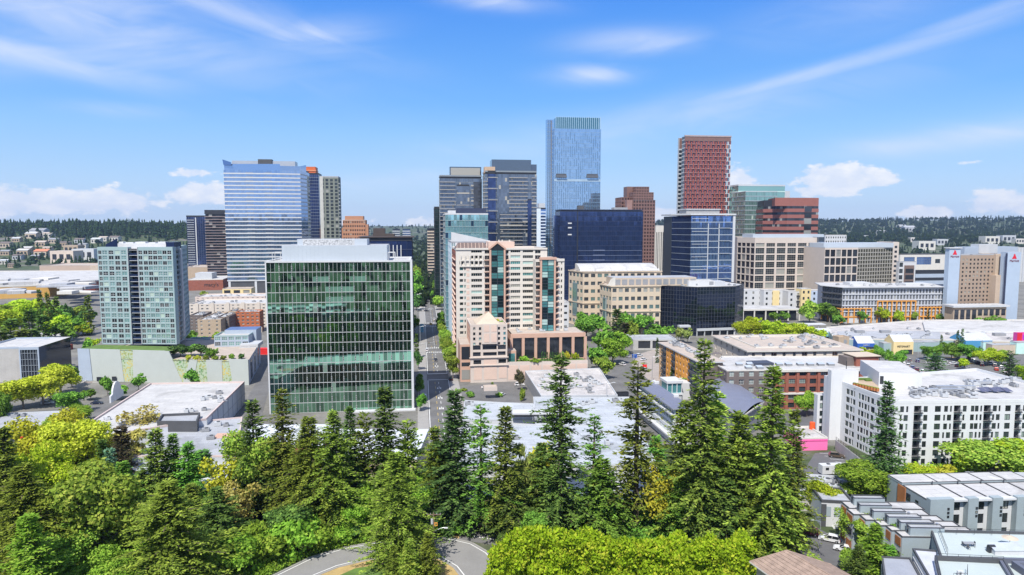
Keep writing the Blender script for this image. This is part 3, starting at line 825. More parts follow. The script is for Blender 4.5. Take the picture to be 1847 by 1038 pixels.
p, H = bx(771, 786, 412, 1000, 26, yaw=YG); t = ribbon_tower('distant_tower', 'slim beige tower with horizontal balconies where the avenue vanishes', 'tower', p, H, 16, .45, G_DARK, BEIGE, None, 4, 1.5); t.done()
p, H = bx(784, 800, 373, 640, 40); t = ribbon_tower('residential_tower', 'blackish green glass tower rising beside the end of the avenue', 'tower', p, H, 24, .1, GL('black_green_glass', (.035, .06, .06), .6, .07, .3), MULD, MULD, 3); t.done()

# twin residential towers
def twin(label, parts, Y, n):
 p, H = bx(*parts['main'], Y, 24)
 t = B('residential_tower', label, 'apartment tower', p, H)
 t.core(p, 0, H - 1, MULD, .5)
 fh = (H - 3) / n
 t.storeys(p, 0, fh, n, .35, G_GREY, MULG, MULG, 1.6, .1)
 F = t.face(0)
 for (x0, x1, z0, z1, m, o) in parts['bays']:
  mb = MB(); X0, X1 = F.W * x0, F.W * x1; k = max(1, round((X1 - X0) / 1.7))
  for r in range(n):
   a, b = r * fh, (r + 1) * fh
   if b > H * z1 or a < H * z0: continue
   for j in range(k): F.quad(mb, X0 + (X1 - X0) * j / k, X0 + (X1 - X0) * (j + 1) / k, a, b, o, m)
  F.box(mb, X0, X1, H * z0, H * z1, .12, o - .02, MULD); t.put(mb, 'bay_window')
 for (x0, x1, z0, z1, st, dep) in parts['balc']:
  mesh = None
  r = int(z0 * n)
  while r < z1 * n:
   if mesh is None:
    mb = MB(); F0 = Face(F.p0, (F.p0[0] + F.a[0] * F.W, F.p0[1] + F.a[1] * F.W), 0, H)
    F0.box(mb, F.W * x0, F.W * x1, 0, .35, 0.03, dep, M('pale_slab', (.50, .46, .40), .7)); F0.box(mb, F.W * x0, F.W * x1, .36, 1.25, dep - .08, dep, G_GREY); mesh = mb.mesh('balcony', (t.loc[0], t.loc[1], 0))
   inst(mesh, 'balcony', (0, 0, r * fh), 0, t.root); r += st
 for (a, b, y, dy, dep, m) in parts['tops']:
  q, h2 = bx(a, b, y, Y + dy, dep); k = t.block(q, H - 2, h2, m, 'penthouse')
 t.flat_roof(m=ROOFG, par=1.2, parm=MULG); t.done()
twin('grey glass apartment tower with dark sloping roof, shorter of the twin towers', dict(main=(793, 869, 316), n=32,
     bays=[(.40, .70, .0, .93, G_GREY, .9), (.80, 1.0, 0, .95, GL('smoke_glass', (.09, .10, .12), .7, .07, .25), .5)],
     balc=[(.0, .36, .60, .98, 1, 1.5), (0, .30, .1, .6, 2, 1.0), (.40, .70, .2, .96, 3, 1.3), (.74, .80, 0, .95, 1, .9)],
     tops=[(811, 868, 301, 6, 14, GL('slate_glass', (.16, .20, .25), .8, .08, .12)), (813, 866, 303, 4, 3, G_GREY)]), 620, 34)
twin('taller of the twin grey glass apartment towers, banded with pale balcony slabs', dict(main=(875, 968, 308), n=36,
     bays=[(.05, .20, 0, 1.0, G_NAVY, .8), (.22, .46, 0, .98, G_GREY, 1.2), (.82, .90, .0, .8, G_NAVY, .6)],
     balc=[(-.04, .05, 0, .97, 1, 1.2), (.46, .82, .6, 1.0, 1, 1.6), (.28, .72, .42, .72, 1, 1.9), (.46, .80, .08, .45, 1, 1.6), (.30, 1.0, .02, .3, 4, 1.9), (.90, 1.0, .0, .98, 1, 1.2), (.06, .24, .1, .98, 3, 1.3)],
     tops=[(887, 958, 288, 6, 16, GL('slate_glass', (.16, .20, .25), .8, .08, .12)), (874, 893, 301, 2, 10, M('tan_concrete', (.50, .36, .25), .8)), (956, 968, 297, 12, 10, G_GREY)]), 600, 37)

# teal office and pale blue block by the avenue
p, H = bx(803, 880, 385, 470, 45); t = ribbon_tower('office_tower', 'turquoise mirror glass office tower with a navy box on its roof', 'office tower', p, H, 20, .08, G_CYAN, TEALW, MULG, 2.0, 1.0, par=WHITE)
q, h2 = bx(823, 877, 376, 480, 20); t.block(q, H - 1, h2, NAVY, 'penthouse'); q, h2 = bx(808, 822, 380, 476, 8); m = MB(); m.ring(q, H - 1, h2, .3, 0, WHITE); t.put(m, 'roof_screen'); t.done()
def paleblue():
 p, H = bx(814, 884, 436, 398, 50)
 t = B('apartment_block', 'pale blue and white apartment block with striped windows along the avenue', 'apartment block', p, H)
 PB = M('pale_blue_panel', (.55, .66, .74), .6, var=.05)
 for i in (0, 3):
  F = t.face(i); n = 17; fh = H / n; nn = 18 if i == 3 else 20
  rows = floors(n, fh, .5, fh - .9)
  t.punched(F, even(F.W, nn, F.W / nn * .5), rows, PB if i else WHITE, [G_SKY, G_WIN, G_WIN, G_AQUA], None, .25, skip=lambda a, b, c, d: random.random() < .12)
 t.plain(1, WHITE); t.plain(2, WHITE)
 # sloping white parapet that steps up to the left
 F = t.face(0); m = MB(); m.poly([F.p(0, H, .05), F.p(F.W, H, .05), F.p(F.W, H + .5, .05), F.p(0, H + 5.5, .05)], WHITE); m.poly([F.p(F.W, H, -.3), F.p(0, H, -.3), F.p(0, H + 5.5, -.3), F.p(F.W, H + .5, -.3)], WHITE)
 m.poly([F.p(0, H + 5.5, .05), F.p(F.W, H + .5, .05), F.p(F.W, H + .5, -.3), F.p(0, H + 5.5, -.3)], WHITE); t.put(m, 'sloping_parapet')
 t.flat_roof(m=ROOFG); t.done()
paleblue()

# tall blue tower
def tall_blue():
 p, H = bx(1000, 1084, 232, 900, 22)
 t = B('office_tower', 'tallest tower, light blue glass with vertical fins and a finned crown', 'office tower', p, H)
 t.core(p, 0, H - 2, DGREY, .8)
 n = 42; fh = H / n
 GB = GL('light_blue_glass', (.36, .52, .72), .85, .05, .06, jit=.006)
 t.storeys(p, 0, fh, n, .5, GB, M('blue_spandrel', (.30, .45, .60), .4, metal=.5), MULG, 2.4, .05)
 F = t.face(0); r = random.Random(3)
 GD = M('fin_blue', (.14, .25, .38), .35, metal=.5)
 for k in range(22):
  x = F.W * (k + .5) / 22; m = MB(); z = 0
  while z < H - 12:
   l = r.choice((8, 12, 16, 20, 26)) if z < H * .68 else r.choice((7, 10, 14)); g = 4 if z < H * .68 else r.choice((3, 5, 8))
   e = min(z + l, H - 4)
   if not (H * .665 < z < H * .70): F.box(m, x - .2, x + .2, z, e, .05, .4, GD)
   z += l + g
  t.put(m, 'facade_fin', kind='stuff')
 for (a, b) in ((.04, .26), (.70, .94)):
  m = MB(); F.box(m, F.W * a, F.W * b, H * .685, H * .70, .05, 3.2, M('steel_dark', (.12, .13, .15), .5)); F.box(m, F.W * a, F.W * b, H * .70, H * .71, .05, .5, DGREY); t.put(m, 'terrace')
 m = MB(); F.box(m, 0, F.W, H * .66, H * .675, .05, .7, M('pale_steel', (.45, .58, .68), .4, metal=.4)); t.put(m, 'terrace_band')
 # crown of tall fins
 q, h2 = bx(1003, 1083, 210, 901, 18); k = 22
 t.block(offset(q, -.8), H - 1, h2 - 1, GL('crown_glass', (.10, .30, .38), .8, .06, .2), 'crown')
 Fc = Face(q[0], q[1], H, h2)
 for j in range(k + 1):
  m = MB(); Fc.box(m, Fc.W * j / k - .35, Fc.W * j / k + .35, -1.5, h2 - H, -.7, .1, M('crown_fin', (.5, .66, .74), .4, metal=.5)); t.put(m, 'crown_fin')
 # slimmer left shaft with dark slots
 q, h3 = bx(986, 999, 216, 906, 7); G2 = GB
 mm = MB(); mm.prism(q, 0, h3, G2); t.put(mm, 'side_shaft')
 Fs = Face(q[0], q[1], 0, h3)
 for (a, b, mt) in ((.18, .24, MULD), (.45, .52, MULD), (.62, .72, M('bronze_slot', (.16, .13, .11), .5))):
  m = MB(); Fs.box(m, Fs.W * a, Fs.W * b, 0, h3 - 1, -.02, .12, mt); t.put(m, 'slot')
 for r_ in range(40):
  m = MB(); Fs.box(m, 0, Fs.W, r_ * h3 / 40, r_ * h3 / 40 + .8, -.02, .08, M('blue_spandrel', (.30, .45, .60), .4, metal=.5)); t.put(m, 'floor_band')
 m = MB(); c = q[0]; m.tube((c[0] + 40, c[1] + 20, h2), (c[0] + 58, c[1] + 20, h2 + 2.2), .3, .2, MGREY); t.put(m, 'roof_crane')
 m = MB(); m.poly([(*k_, H - .5) for k_ in p], ROOFG); t.put(m, 'roof'); t.done()
tall_blue()
p, H = bx(968, 984, 375, 860, 20); t = ribbon_tower('residential_tower', 'slim pale blue apartment tower squeezed beside the tallest tower', 'apartment tower', p, H, 24, .35, G_BLUE, M('pale_blue_white', (.60, .68, .76), .6), None, 4, 2); q, h2 = bx(972, 983, 367, 864, 12); t.block(q, H - 1, h2, LGREY, 'penthouse')
F = t.face(0); m = MB(); F.box(m, 0, F.W * .45, 0, H - 1, .27, .5, M('pale_blue_white', (.60, .68, .76), .6)); t.put(m, 'pilaster'); t.done()

def navy_block():
 p, H = bx(1010, 1160, 378, 640, 24)
 pts = p
 t = B('office_block', 'wide dark navy mirror glass office block with thin floor lines', 'office block', p, H)
 t.core(p, 0, H - 1, MULD, .5)
 n = 19; fh = (H - 2) / n
 t.storeys(p, 0, fh, n, .3, G_NAVY, NAVY, M('navy_mullion', (.02, .03, .06), .4), 1.8, .12)
 F = t.face(0)
 ln = M('pale_navy_line', (.16, .19, .28), .5)
 for k in range(12):
  m = MB(); F.box(m, F.W * .22, F.W * .99, k * fh + .05, k * fh + .35, .12, .3, ln); F.box(m, F.W * .40, F.W * .54, k * fh + .35, k * fh + .9, .12, .32, ln); t.put(m, 'sunshade')
 for k in (14.2, 15.6, 16.5):
  m = MB(); F.box(m, F.W * .095, F.W * .14, k * fh, k * fh + 1.2, .1, .5, WHITE); t.put(m, 'vent')
 m = MB(); F.box(m, F.W * .205, F.W * .215, 0, H - 2, .05, .4, MULD); t.put(m, 'corner_fin')
 q, h2 = bx(1043, 1053, 371, 650, 6); t.block(q, H - 1, h2, DGREY, 'penthouse'); q, h2 = bx(1108, 1132, 374.5, 652, 10); t.block(q, H - 1, h2, MGREY, 'rooftop_unit')
 q, h2 = bx(1000, 1009, 389, 648, 8); mb = MB(); mb.prism(q, 0, h2, G_NAVY); t.put(mb, 'side_wing')
 t.flat_roof(m=ROOFW, parm=NAVY); t.done()
navy_block()
def granite_tower():
 p, H = bx(1142, 1182, 361, 800, 40); t = B('office_tower', 'stepped brown granite office tower with bronze windows', 'office tower', p, H)
 def shaft(q, z0, z1, n, nm):
  m = MB(); m.prism(offset(q, -.4), z0, z1 - .3, G_BRONZE); t.put(m, nm)
  for i in (0, 1, 3):
   F = Face(q[i], q[(i + 1) % 4], z0, z1); k = max(2, round(F.W / 3.2)); fh = (z1 - z0) / n; mb = MB()
   for j in range(n + 1): F.box(mb, 0, F.W, max(0, j * fh - .8), min(z1 - z0, j * fh + .8), -.45, 0, BROWNB)
   for j in range(k + 1): F.box(mb, max(0, F.W * j / k - .55), min(F.W, F.W * j / k + .55), 0, z1 - z0, -.45, .05, BROWNB)
   t.put(mb, 'granite_frame')
 shaft(p, 0, H, 26, 'shaft')
 q, h = bx(1143, 1179, 347, 803, 34); shaft(q, H - .2, h, 3, 'upper_shaft'); q2, h2 = bx(1148, 1171, 337, 808, 26); shaft(q2, h - .2, h2, 2, 'upper_shaft'); q, h = bx(1131, 1150, 337, 822, 14); mb = MB(); mb.prism(q, 0, h, BROWNB); t.put(mb, 'rear_shaft')
 q, h = bx(1121, 1141, 356, 812, 26); shaft(q, 0, h, 24, 'side_shaft'); q, h = bx(1131, 1141, 361, 799, 8); mb = MB(); mb.prism(q, 0, h, M('pale_granite', (.30, .18, .155), .5)); t.put(mb, 'stair_shaft')
 t.flat_roof(m=ROOFD); t.done()
granite_tower()
p, H = bx(1183, 1213, 407, 920, 6); t = B('office_block', 'cream office block with tall dark vertical window slots', 'office block', p, H)
for i in (0, 3):
 F = t.face(i); cols = even(F.W, 10, F.W / 20); t.punched(F, cols, [(5, H - 9)], OFFWH, G_DARK, None, .8)
t.plain(1, OFFWH); t.plain(2, OFFWH); t.flat_roof(m=ROOFW); t.done()

def blue_office():
 p, H = bx(1247, 1324, 388, 640, 45); fl = p[0]
 l = P(1212, 393, 668)
 pts = [(l[0], l[1]), p[0], p[1], p[2], (p[2][0] - 50, p[2][1] + 4)]
 t = B('office_block', 'chamfered royal blue glass office block with a flat white canopy roof', 'office block', pts, H)
 t.core(pts, 0, H - 1, MULD, .5); n = 14; fh = (H - 1) / n
 t.storeys(pts, 0, fh, n, .55, GL('royal_blue_glass', (.16, .28, .58), .85, .04, .12), SILVER, MULG, 1.5, .12, faces=[1, 2], mo=.03)
 t.storeys(pts, 0, fh, n, .45, G_NAVY, MULG, MULD, 1.5, .08, faces=[0], gname='window_strip', bname='floor_band', mo=.03)
 F = t.face(1)
 for k in range(n):
  m = MB(); F.box(m, F.W * .02, F.W * .40, k * fh + fh * .55, k * fh + fh * .62, .02, .5, LGREY) if k % 2 else F.box(m, F.W * .65, F.W * .92, k * fh + .55, k * fh + .9, .13, 1.0, LGREY); t.put(m, 'light_shelf')
 for x in (.40, .655): m = MB(); F.box(m, F.W * x - .4, F.W * x + .4, 0, H - 8, .02, .45, LGREY); t.put(m, 'pier')
 m = MB(); F.box(m, F.W - 1, F.W + 1.2, 0, H + 1, -1, .8, WHITE); t.put(m, 'corner_pier')
 m = MB(); m.prism(offset(pts, 1.5), H - .2, H + 1.2, WHITE, bottom=True); t.put(m, 'canopy_roof')
 q, h2 = bx(1238, 1298, 377, 655, 18); m = MB(); m.prism(q, H + 1, h2, M('louvre_grey', (.30, .30, .30), .6)); m.ring(q, h2 - .8, h2, .2, 1.0, LGREY); t.put(m, 'penthouse'); t.done()
blue_office()

def red_tower():
 p, H = bx(1235, 1319, 246, 900, 9)
 t = B('office_tower', 'tall red panelled tower with a woven pattern of small windows', 'office tower', p, H)
 t.core(p, 0, H - 1, MULD, .6)
 n = 36; F = t.face(0); fh = H / n; nc = 19
 for i in (1, 3): t.storeys(p, 0, fh, n, fh * .3, G_WIN, LGREY, MULG, 2, .1, faces=[i], gname='side_window_strip', bname='side_floor_band')
 for var in range(2):
  mb, gb, wb = MB(), MB(), MB(); cw = F.W / nc; F0 = Face(p[0], p[1], 0, fh)
  for c in range(nc):
   x = c * cw; o = (c + var) % 2
   if c < nc - 2:
    F0.quad(gb, x + .1, x + cw * .62, .9, fh - .2, 0, GL('dusk_glass', (.17, .085, .10), .6, .07, .4))
    F0.box(mb, x + cw * .62, x + cw, 0, fh * (.95 if o else .65), -.1, .35, REDP)
    F0.box(mb, x, x + cw * .62, 0, .55, -.1, .25, REDP)
    F0.box(wb, x, x + cw * (.95 if o else .55), .57, .95, -.1, .38, M('pale_sill', (.38, .30, .29), .6))
   else:
    F0.quad(gb, x + .1, x + cw - .2, .9, fh - .2, 0, G_GREY); F0.box(wb, x, x + cw, 0, .8, -.1, .35, LGREY)
    if o: F0.box(wb, x + cw * .5, x + cw, .8, fh, -.1, .35, LGREY)
    else: F0.box(mb, x + cw * .4, x + cw * .7, .8, fh, -.1, .35, REDP)
  gm = [k.mesh(nm, (t.loc[0], t.loc[1], 0)) for k, nm in ((mb, 'red_panel_row'), (gb, 'window_strip'), (wb, 'sill_row'))]
  for r in range(var, n, 2):
   for me, nm in zip(gm, ('red_panel_row', 'window_strip', 'sill_row')): inst(me, nm, (0, 0, r * fh), 0, t.root)
 q, h2 = bx(1225, 1235, 249, 915, 4)
 mb = MB(); mb.prism(q, 0, h2, LGREY); t.put(mb, 'side_shaft'); Fs = Face(q[0], q[1], 0, h2)
 m = MB(); Fs.box(m, Fs.W * .05, Fs.W * .6, h2 - 14, h2 - .5, -.02, .15, BROWNB); t.put(m, 'shaft_cladding')
 for r in range(33): m = MB(); Fs.box(m, Fs.W * .02, Fs.W * .55, r * fh + 1.2, r * fh + fh - .6, -.02, .12, G_DARK); Fs.box(m, Fs.W * .7, Fs.W * .98, r * fh + 1, r * fh + fh - .4, -.02, .12, DGREY); t.put(m, 'window')
 m = MB(); F.box(m, 0, F.W * .99, H - 6, H + 1, .3, .45, BROWNB); F.box(m, F.W * .0, F.W, H - .4, H + 1.4, -.6, .9, M('pale_sill', (.38, .30, .29), .6)); t.put(m, 'crown_screen')
 m = MB(); m.tube((p[0][0] + 6, p[0][1] + 9, H), (p[0][0] + 1, p[0][1] + 9, H + 3), .3, .2, MGREY); t.put(m, 'roof_crane')
 t.flat_roof(m=ROOFG, par=.4); t.done()
red_tower()

def green_offices():
 l = P(1321, 350, 900); p, H = bx(1345, 1402, 345, 860, 40)
 pts = [(l[0], l[1]), p[0], p[1], p[2], (l[0] + 3, l[1] + 45)]
 t = ribbon_tower('office_tower', 'sea green glass office tower with a stepped flat top', 'office tower', pts, H, 20, .18, G_SGREEN, SLATE, M('grey_green_mullion', (.30, .38, .36), .5), 2.2, 1.0, par=LGREY)
 F = t.face(1); dk = MB(); r = random.Random(5)
 q, h2 = bx(1332, 1416, 333, 885, 40); mb = MB(); mb.prism(q, 0, h2 - 2, G_SGREEN); mb.ring(q, h2 - 2, h2, .5, .3, LGREY); mb.ring(q, h2 - 9.5, h2 - 8.3, .3, .4, M('pale_green_band', (.5, .66, .6), .5)); t.put(mb, 'upper_block')
 q, h3 = bx(1413, 1425, 345, 895, 30); t.block(q, 0, h3, LGREY, 'side_wing'); t.done()
green_offices()
def banded():
 p, H = bx(1421, 1477, 357, 790, 45); l = P(1377, 372, 815)
 pts = [(l[0], l[1]), p[0], p[1], p[2], (l[0] + 6, l[1] + 40)]
 t = B('office_block', 'brick red office block ringed by dark ribbon windows', 'office block', pts, H)
 RB = M('brick_red_precast', (.27, .105, .085), .7, var=.08)
 t.core(pts, 0, H - 2, MULD, .8); n = 14; hw = P(1421, 372, 790)[2]; fh = hw / n
 t.storeys(pts, 0, fh, n, fh * .58, G_DARK, RB, None, 3, .25)
 m = MB(); q = [p[0], p[1], p[2], p[3]]; q[0] = along(p[0], (-ax(YG)[0][0], -ax(YG)[0][1]), 1398, 360); m.prism(q, hw, H, RB, ROOFD); t.put(m, 'top_block')
 F = t.face(1)
 for k in range(n): m = MB(); F.box(m, F.W * .55, F.W * .78, k * fh + .3, k * fh + fh - .3, .1, .34, G_DARK); t.put(m, 'bay_window')
 mb = MB(); mb.poly([(*k, hw + .01) for k in offset(pts, -.3)], ROOFD); t.put(mb, 'roof'); t.done()
banded()

def grid_office(label, label_roof, left, corner, right, ytop, Yc, Yl, nl, ncol, nrow, sub, extra=None):
 l = P(left, ytop + 1, Yl); p, H = bx(corner, right, ytop, Yc, 40)
 pts = [(l[0], l[1]), p[0], p[1], p[2], (l[0] + 8, l[1] + 40)]
 t = B('office_block', label, 'office block', pts, H)
 t.core(pts, 0, H - 1, MULD, 1.2)
 PC = M('pale_pink_precast', (.56, .49, .43), .75, var=.05)
 for i, nc in ((0, nl), (1, ncol)):
  F = t.face(i); fh = (H - 3) / nrow; cw = F.W / nc
  cols = [(c * cw + cw * .09, (c + 1) * cw - cw * .09) for c in range(nc)]; rows = [(r * fh + fh * .10, (r + 1) * fh - fh * .08) for r in range(nrow)]
  rows[-1] = (rows[-1][0], rows[-1][0] + (rows[-1][1] - rows[-1][0]) * .62) if sub else rows[-1]
  t.punched(F, cols, rows, PC, G_WIN if i else G_DARK, M('tan_mullion', (.36, .34, .30), .6) if i and sub else MULD, .6, .12, 3 if i and sub else 1, 2 if i and sub else 1)
 t.plain(2, PC); t.plain(3, PC); t.plain(4, PC)
 t.flat_roof(m=ROOFG, parm=PC)
 return t, pts, H
t, pts, H = grid_office('cream gridded office block with square framed windows', '', 1330, 1362, 1476, 429, 720, 750, 4, 6, 8, True)
q, h2 = bx(1358, 1486, 423, 728, 24); t.block(q, H - 1, h2, SILVER, 'penthouse'); q, h2 = bx(1477, 1487, 428, 726, 30); m = MB(); m.prism(q, 0, h2, G_GREY); t.put(m, 'glass_link'); t.done()
def grid2():
 p, H = bx(1488, 1548, 446, 690, 40); r = P(1611, 448, 712)
 pts = [p[0], p[1], (r[0], r[1]), (r[0] - 4, r[1] + 40), p[3]]
 t = B('office_block', 'chamfered office block, half cream grid and half brown glass grid', 'office block', pts, H)
 PC = MATS['pale_pink_precast']; t.core(pts, 0, H - 1, MULD, 1.2); n = 6; fh = (H - 2) / n
 F = t.face(0); cw = F.W / 6; t.punched(F, [(c * cw + .5, (c + 1) * cw - .5) for c in range(6)], [(k * fh + .7, (k + 1) * fh - .7) for k in range(n)], PC, G_DARK, MULD, .6, .12, 1, 1)
 F = t.face(1); cw = F.W / 14; n2 = 13; f2 = (H - 2) / n2
 t.punched(F, [(c * cw + .35, (c + 1) * cw - .35) for c in range(14)], [(k * f2 + .45, (k + 1) * f2 - .45) for k in range(n2)], M('tan_mullion', (.36, .34, .30), .6), GL('khaki_glass', (.10, .095, .07), .5, .08, .3), None, .3, name='pane')
 F = t.face(2); t.plain(2, PC); t.plain(3, PC); t.plain(4, PC)
 q, h2 = bx(1486, 1612, 439, 698, 26); m = MB(); m.prism(q, H - 1, h2, SILVER); t.put(m, 'penthouse')
 q, h2 = bx(1611, 1622, 437, 714, 26); m = MB(); m.prism(q, 0, h2, PC); t.put(m, 'stair_shaft'); Fs = Face(q[0], q[1], 0, h2)
 for k in range(11): m = MB(); Fs.box(m, Fs.W * .3, Fs.W * .7, k * 5 + 1, k * 5 + 3.4, -.02, .1, G_DARK); t.put(m, 'window')
 t.flat_roof(m=ROOFG, parm=SILVER); t.done()
grid2()
p, H = bx(1489, 1527, 424, 1000, 8); t = B('office_block', 'far white block with a row of square windows above the cream grid', 'office block', p, H)
F = t.face(0); t.punched(F, even(F.W, 9, F.W / 20), floors(int(H / 6), 6, 2, 2.6), WHITE, G_WIN, None, .4); [t.plain(i, WHITE) for i in (1, 2, 3)]; t.flat_roof(m=ROOFW); t.done()

# hotel
def hotel():
 YH = 520
 T_ = M('hotel_tan', (.33, .25, .19), .8, var=.06); T2 = M('hotel_tan_lit', (.48, .38, .29), .8, var=.06); LB = M('hotel_pale_blue', (.38, .46, .56), .6, var=.05)  # end face and side blocks in a lighter copy: sunlight put into the colour
 p, H = bx(1733, 1797, 459, YH, 6, yaw=R(10)); t = B('hotel', 'tan slab hotel between pale blue end towers with red logos', 'hotel', p, H)
 F = t.face(0); n = 15; fh = (H - 6) / n
 t.punched(F, even(F.W, 9, 1.5, 1.0), floors(n, fh, 1.1, 1.5, 3), T_, G_WIN, None, .25)
 t.plain(1, T2); t.plain(2, T_); t.plain(3, T_); t.flat_roof(m=ROOFG)
 q, h = bx(1797, 1815, 459, YH + 3, 18, yaw=R(10)); t.block(q, 0, h, T2, 'side_block'); q, h = bx(1797, 1818, 497, YH - 1, 12, yaw=R(10)); t.block(q, 0, h, T2, 'side_block')
 q, h = bx(1713, 1733, 448, YH - 3, 4, yaw=R(10)); m = MB(); m.prism(q, 0, h, LB, ROOFG); m.prism(offset(q, .8), h - .2, h + .5, WHITE, bottom=True); t.put(m, 'end_tower')
 def logo(F, xc, zc, s):
  m = MB(); rr = M('logo_red', (.62, .02, .04), .5, var=.02)
  def st(x0, x1, xt0, xt1): m.poly([F.p(xc + x0 * s, zc, .12), F.p(xc + x1 * s, zc, .12), F.p(xc + xt1 * s, zc + s * 1.25, .12), F.p(xc + xt0 * s, zc + s * 1.25, .12)], rr)
  m.poly([F.p(xc - .8 * s, zc, .12), F.p(xc - .1 * s, zc, .12), F.p(xc + .25 * s, zc + .62 * s, .12), F.p(xc - .25 * s, zc + 1.0 * s, .12)], rr)
  m.poly([F.p(xc + .05 * s, zc, .13), F.p(xc + .7 * s, zc, .13), F.p(xc + .12 * s, zc + 1.3 * s, .13), F.p(xc - .35 * s, zc + 1.25 * s, .13)], rr)
  t.put(m, 'logo')
  lettering(t, F, 'Marriott', xc, zc - s * .8, .15, s * .85, M('sign_dark_red', (.16, .01, .03), .5, var=.02))
 logo(Face(q[0], q[1], 0, h), (Face(q[0], q[1], 0, h).W) * .5, h - 5.0, 2.6)
 q, h = bx(1818, 1842, 455, YH - 5, 6, yaw=R(10)); m = MB(); m.prism(q, 0, h, LB, ROOFG); t.put(m, 'end_tower'); F2 = Face(q[0], q[1], 0, h); logo(F2, F2.W * .52, h - 5.2, 2.8)
 m = MB(); F2.box(m, -1.0, 0.0, 3, h - 1, -.8, .05, NAVY); t.put(m, 'recess_strip')
 q, h = bx(1740, 1836, 446, YH + 16, 10, yaw=R(10)); t.block(q, H - 4, h, BLUEGREY, 'penthouse'); q, h = bx(1766, 1800, 441, YH + 18, 8, yaw=R(10)); t.block(q, H, h, LGREY, 'rooftop_unit')
 q, h = bx(1720, 1822, 552, YH - 22, 12, yaw=R(6)); m = MB(); m.prism(q, h - 1.4, h, LGREY, ROOFW, bottom=True); t.put(m, 'porch_roof')
 q2 = offset(q, -1.5); m = MB(); m.prism(q2, 0, h - 1.42, TAN); t.put(m, 'porch')
 Fp = Face(q2[0], q2[1], 0, h)
 for k in range(9): m = MB(); Fp.box(m, Fp.W * (k + .15) / 9, Fp.W * (k + .85) / 9, h * (.2 if k < 4 else .5), h * .8, -.02, .06, G_DARK); t.put(m, 'window')
 t.done()
hotel()

# institutional buildings in front of the right-hand hills
def institution():
 p, H = bx(1624, 1712, 458, 980, 5); t = B('school_building', 'cream institutional building with a long blue window band', 'civic building', p, H)
 F = t.face(0); t.punched(F, [(F.W * .08, F.W * .30), (F.W * .34, F.W * .64)], [(H - 16, H - 5)], OFFWH, G_BLUE, MULG, .5, .2, 8, 2); t.window(F, F.W * .72, F.W * .82, H - 14, H - 8, .0, G_WIN, MULG, o=.05); [t.plain(i, OFFWH) for i in (1, 2, 3)]
 t.flat_roof(m=ROOFT, parm=DGREY, par=1.5); t.done()
 p, H = bx(1622, 1652, 472, 690, 4); t = B('clinic_building', 'small white block with a brown brick glazed centre', 'clinic', p, H); F = t.face(0); n = 6; fh = H / n
 t.punched(F, [(F.W * .02, F.W * .24)], floors(n, fh, .8, fh - 2, 0), WHITE, G_WIN, None, .3); m = MB(); F.box(m, F.W * .32, F.W * .88, 0, H - 4, .02, 1.0, M('brown_panel', (.17, .12, .10), .6)); t.put(m, 'bay_front')
 for k in range(5): m = MB(); F.box(m, F.W * .36, F.W * .84, k * fh + 1, k * fh + fh - 1, 1.0, 1.1, G_DARK); t.put(m, 'window')
 [t.plain(i, WHITE) for i in (1, 2, 3)]; t.flat_roof(m=ROOFG); t.done()
 p, H = bx(1652, 1714, 488, 700, 6); t = ribbon_tower('parking_garage', 'open grey parking garage with horizontal white decks', 'parking garage', p, H, 4, .55, MULD, BLUEGREY, None, 4, .6, roofm=ROOFW); t.done()
 p, H = bx(1812, 1860, 447, 900, 40); t = B('storage_tank', 'pale corrugated block behind the hotel tower', 'building', p, H); [t.plain(i, WHITE) for i in range(4)]
 F = t.face(0)
 for k in range(10): m = MB(); F.box(m, F.W * k / 10, F.W * (k + .5) / 10, 0, H - 1, .01, .8, LGREY); t.put(m, 'rib')
 t.flat_roof(m=ROOFW); t.done()
institution()
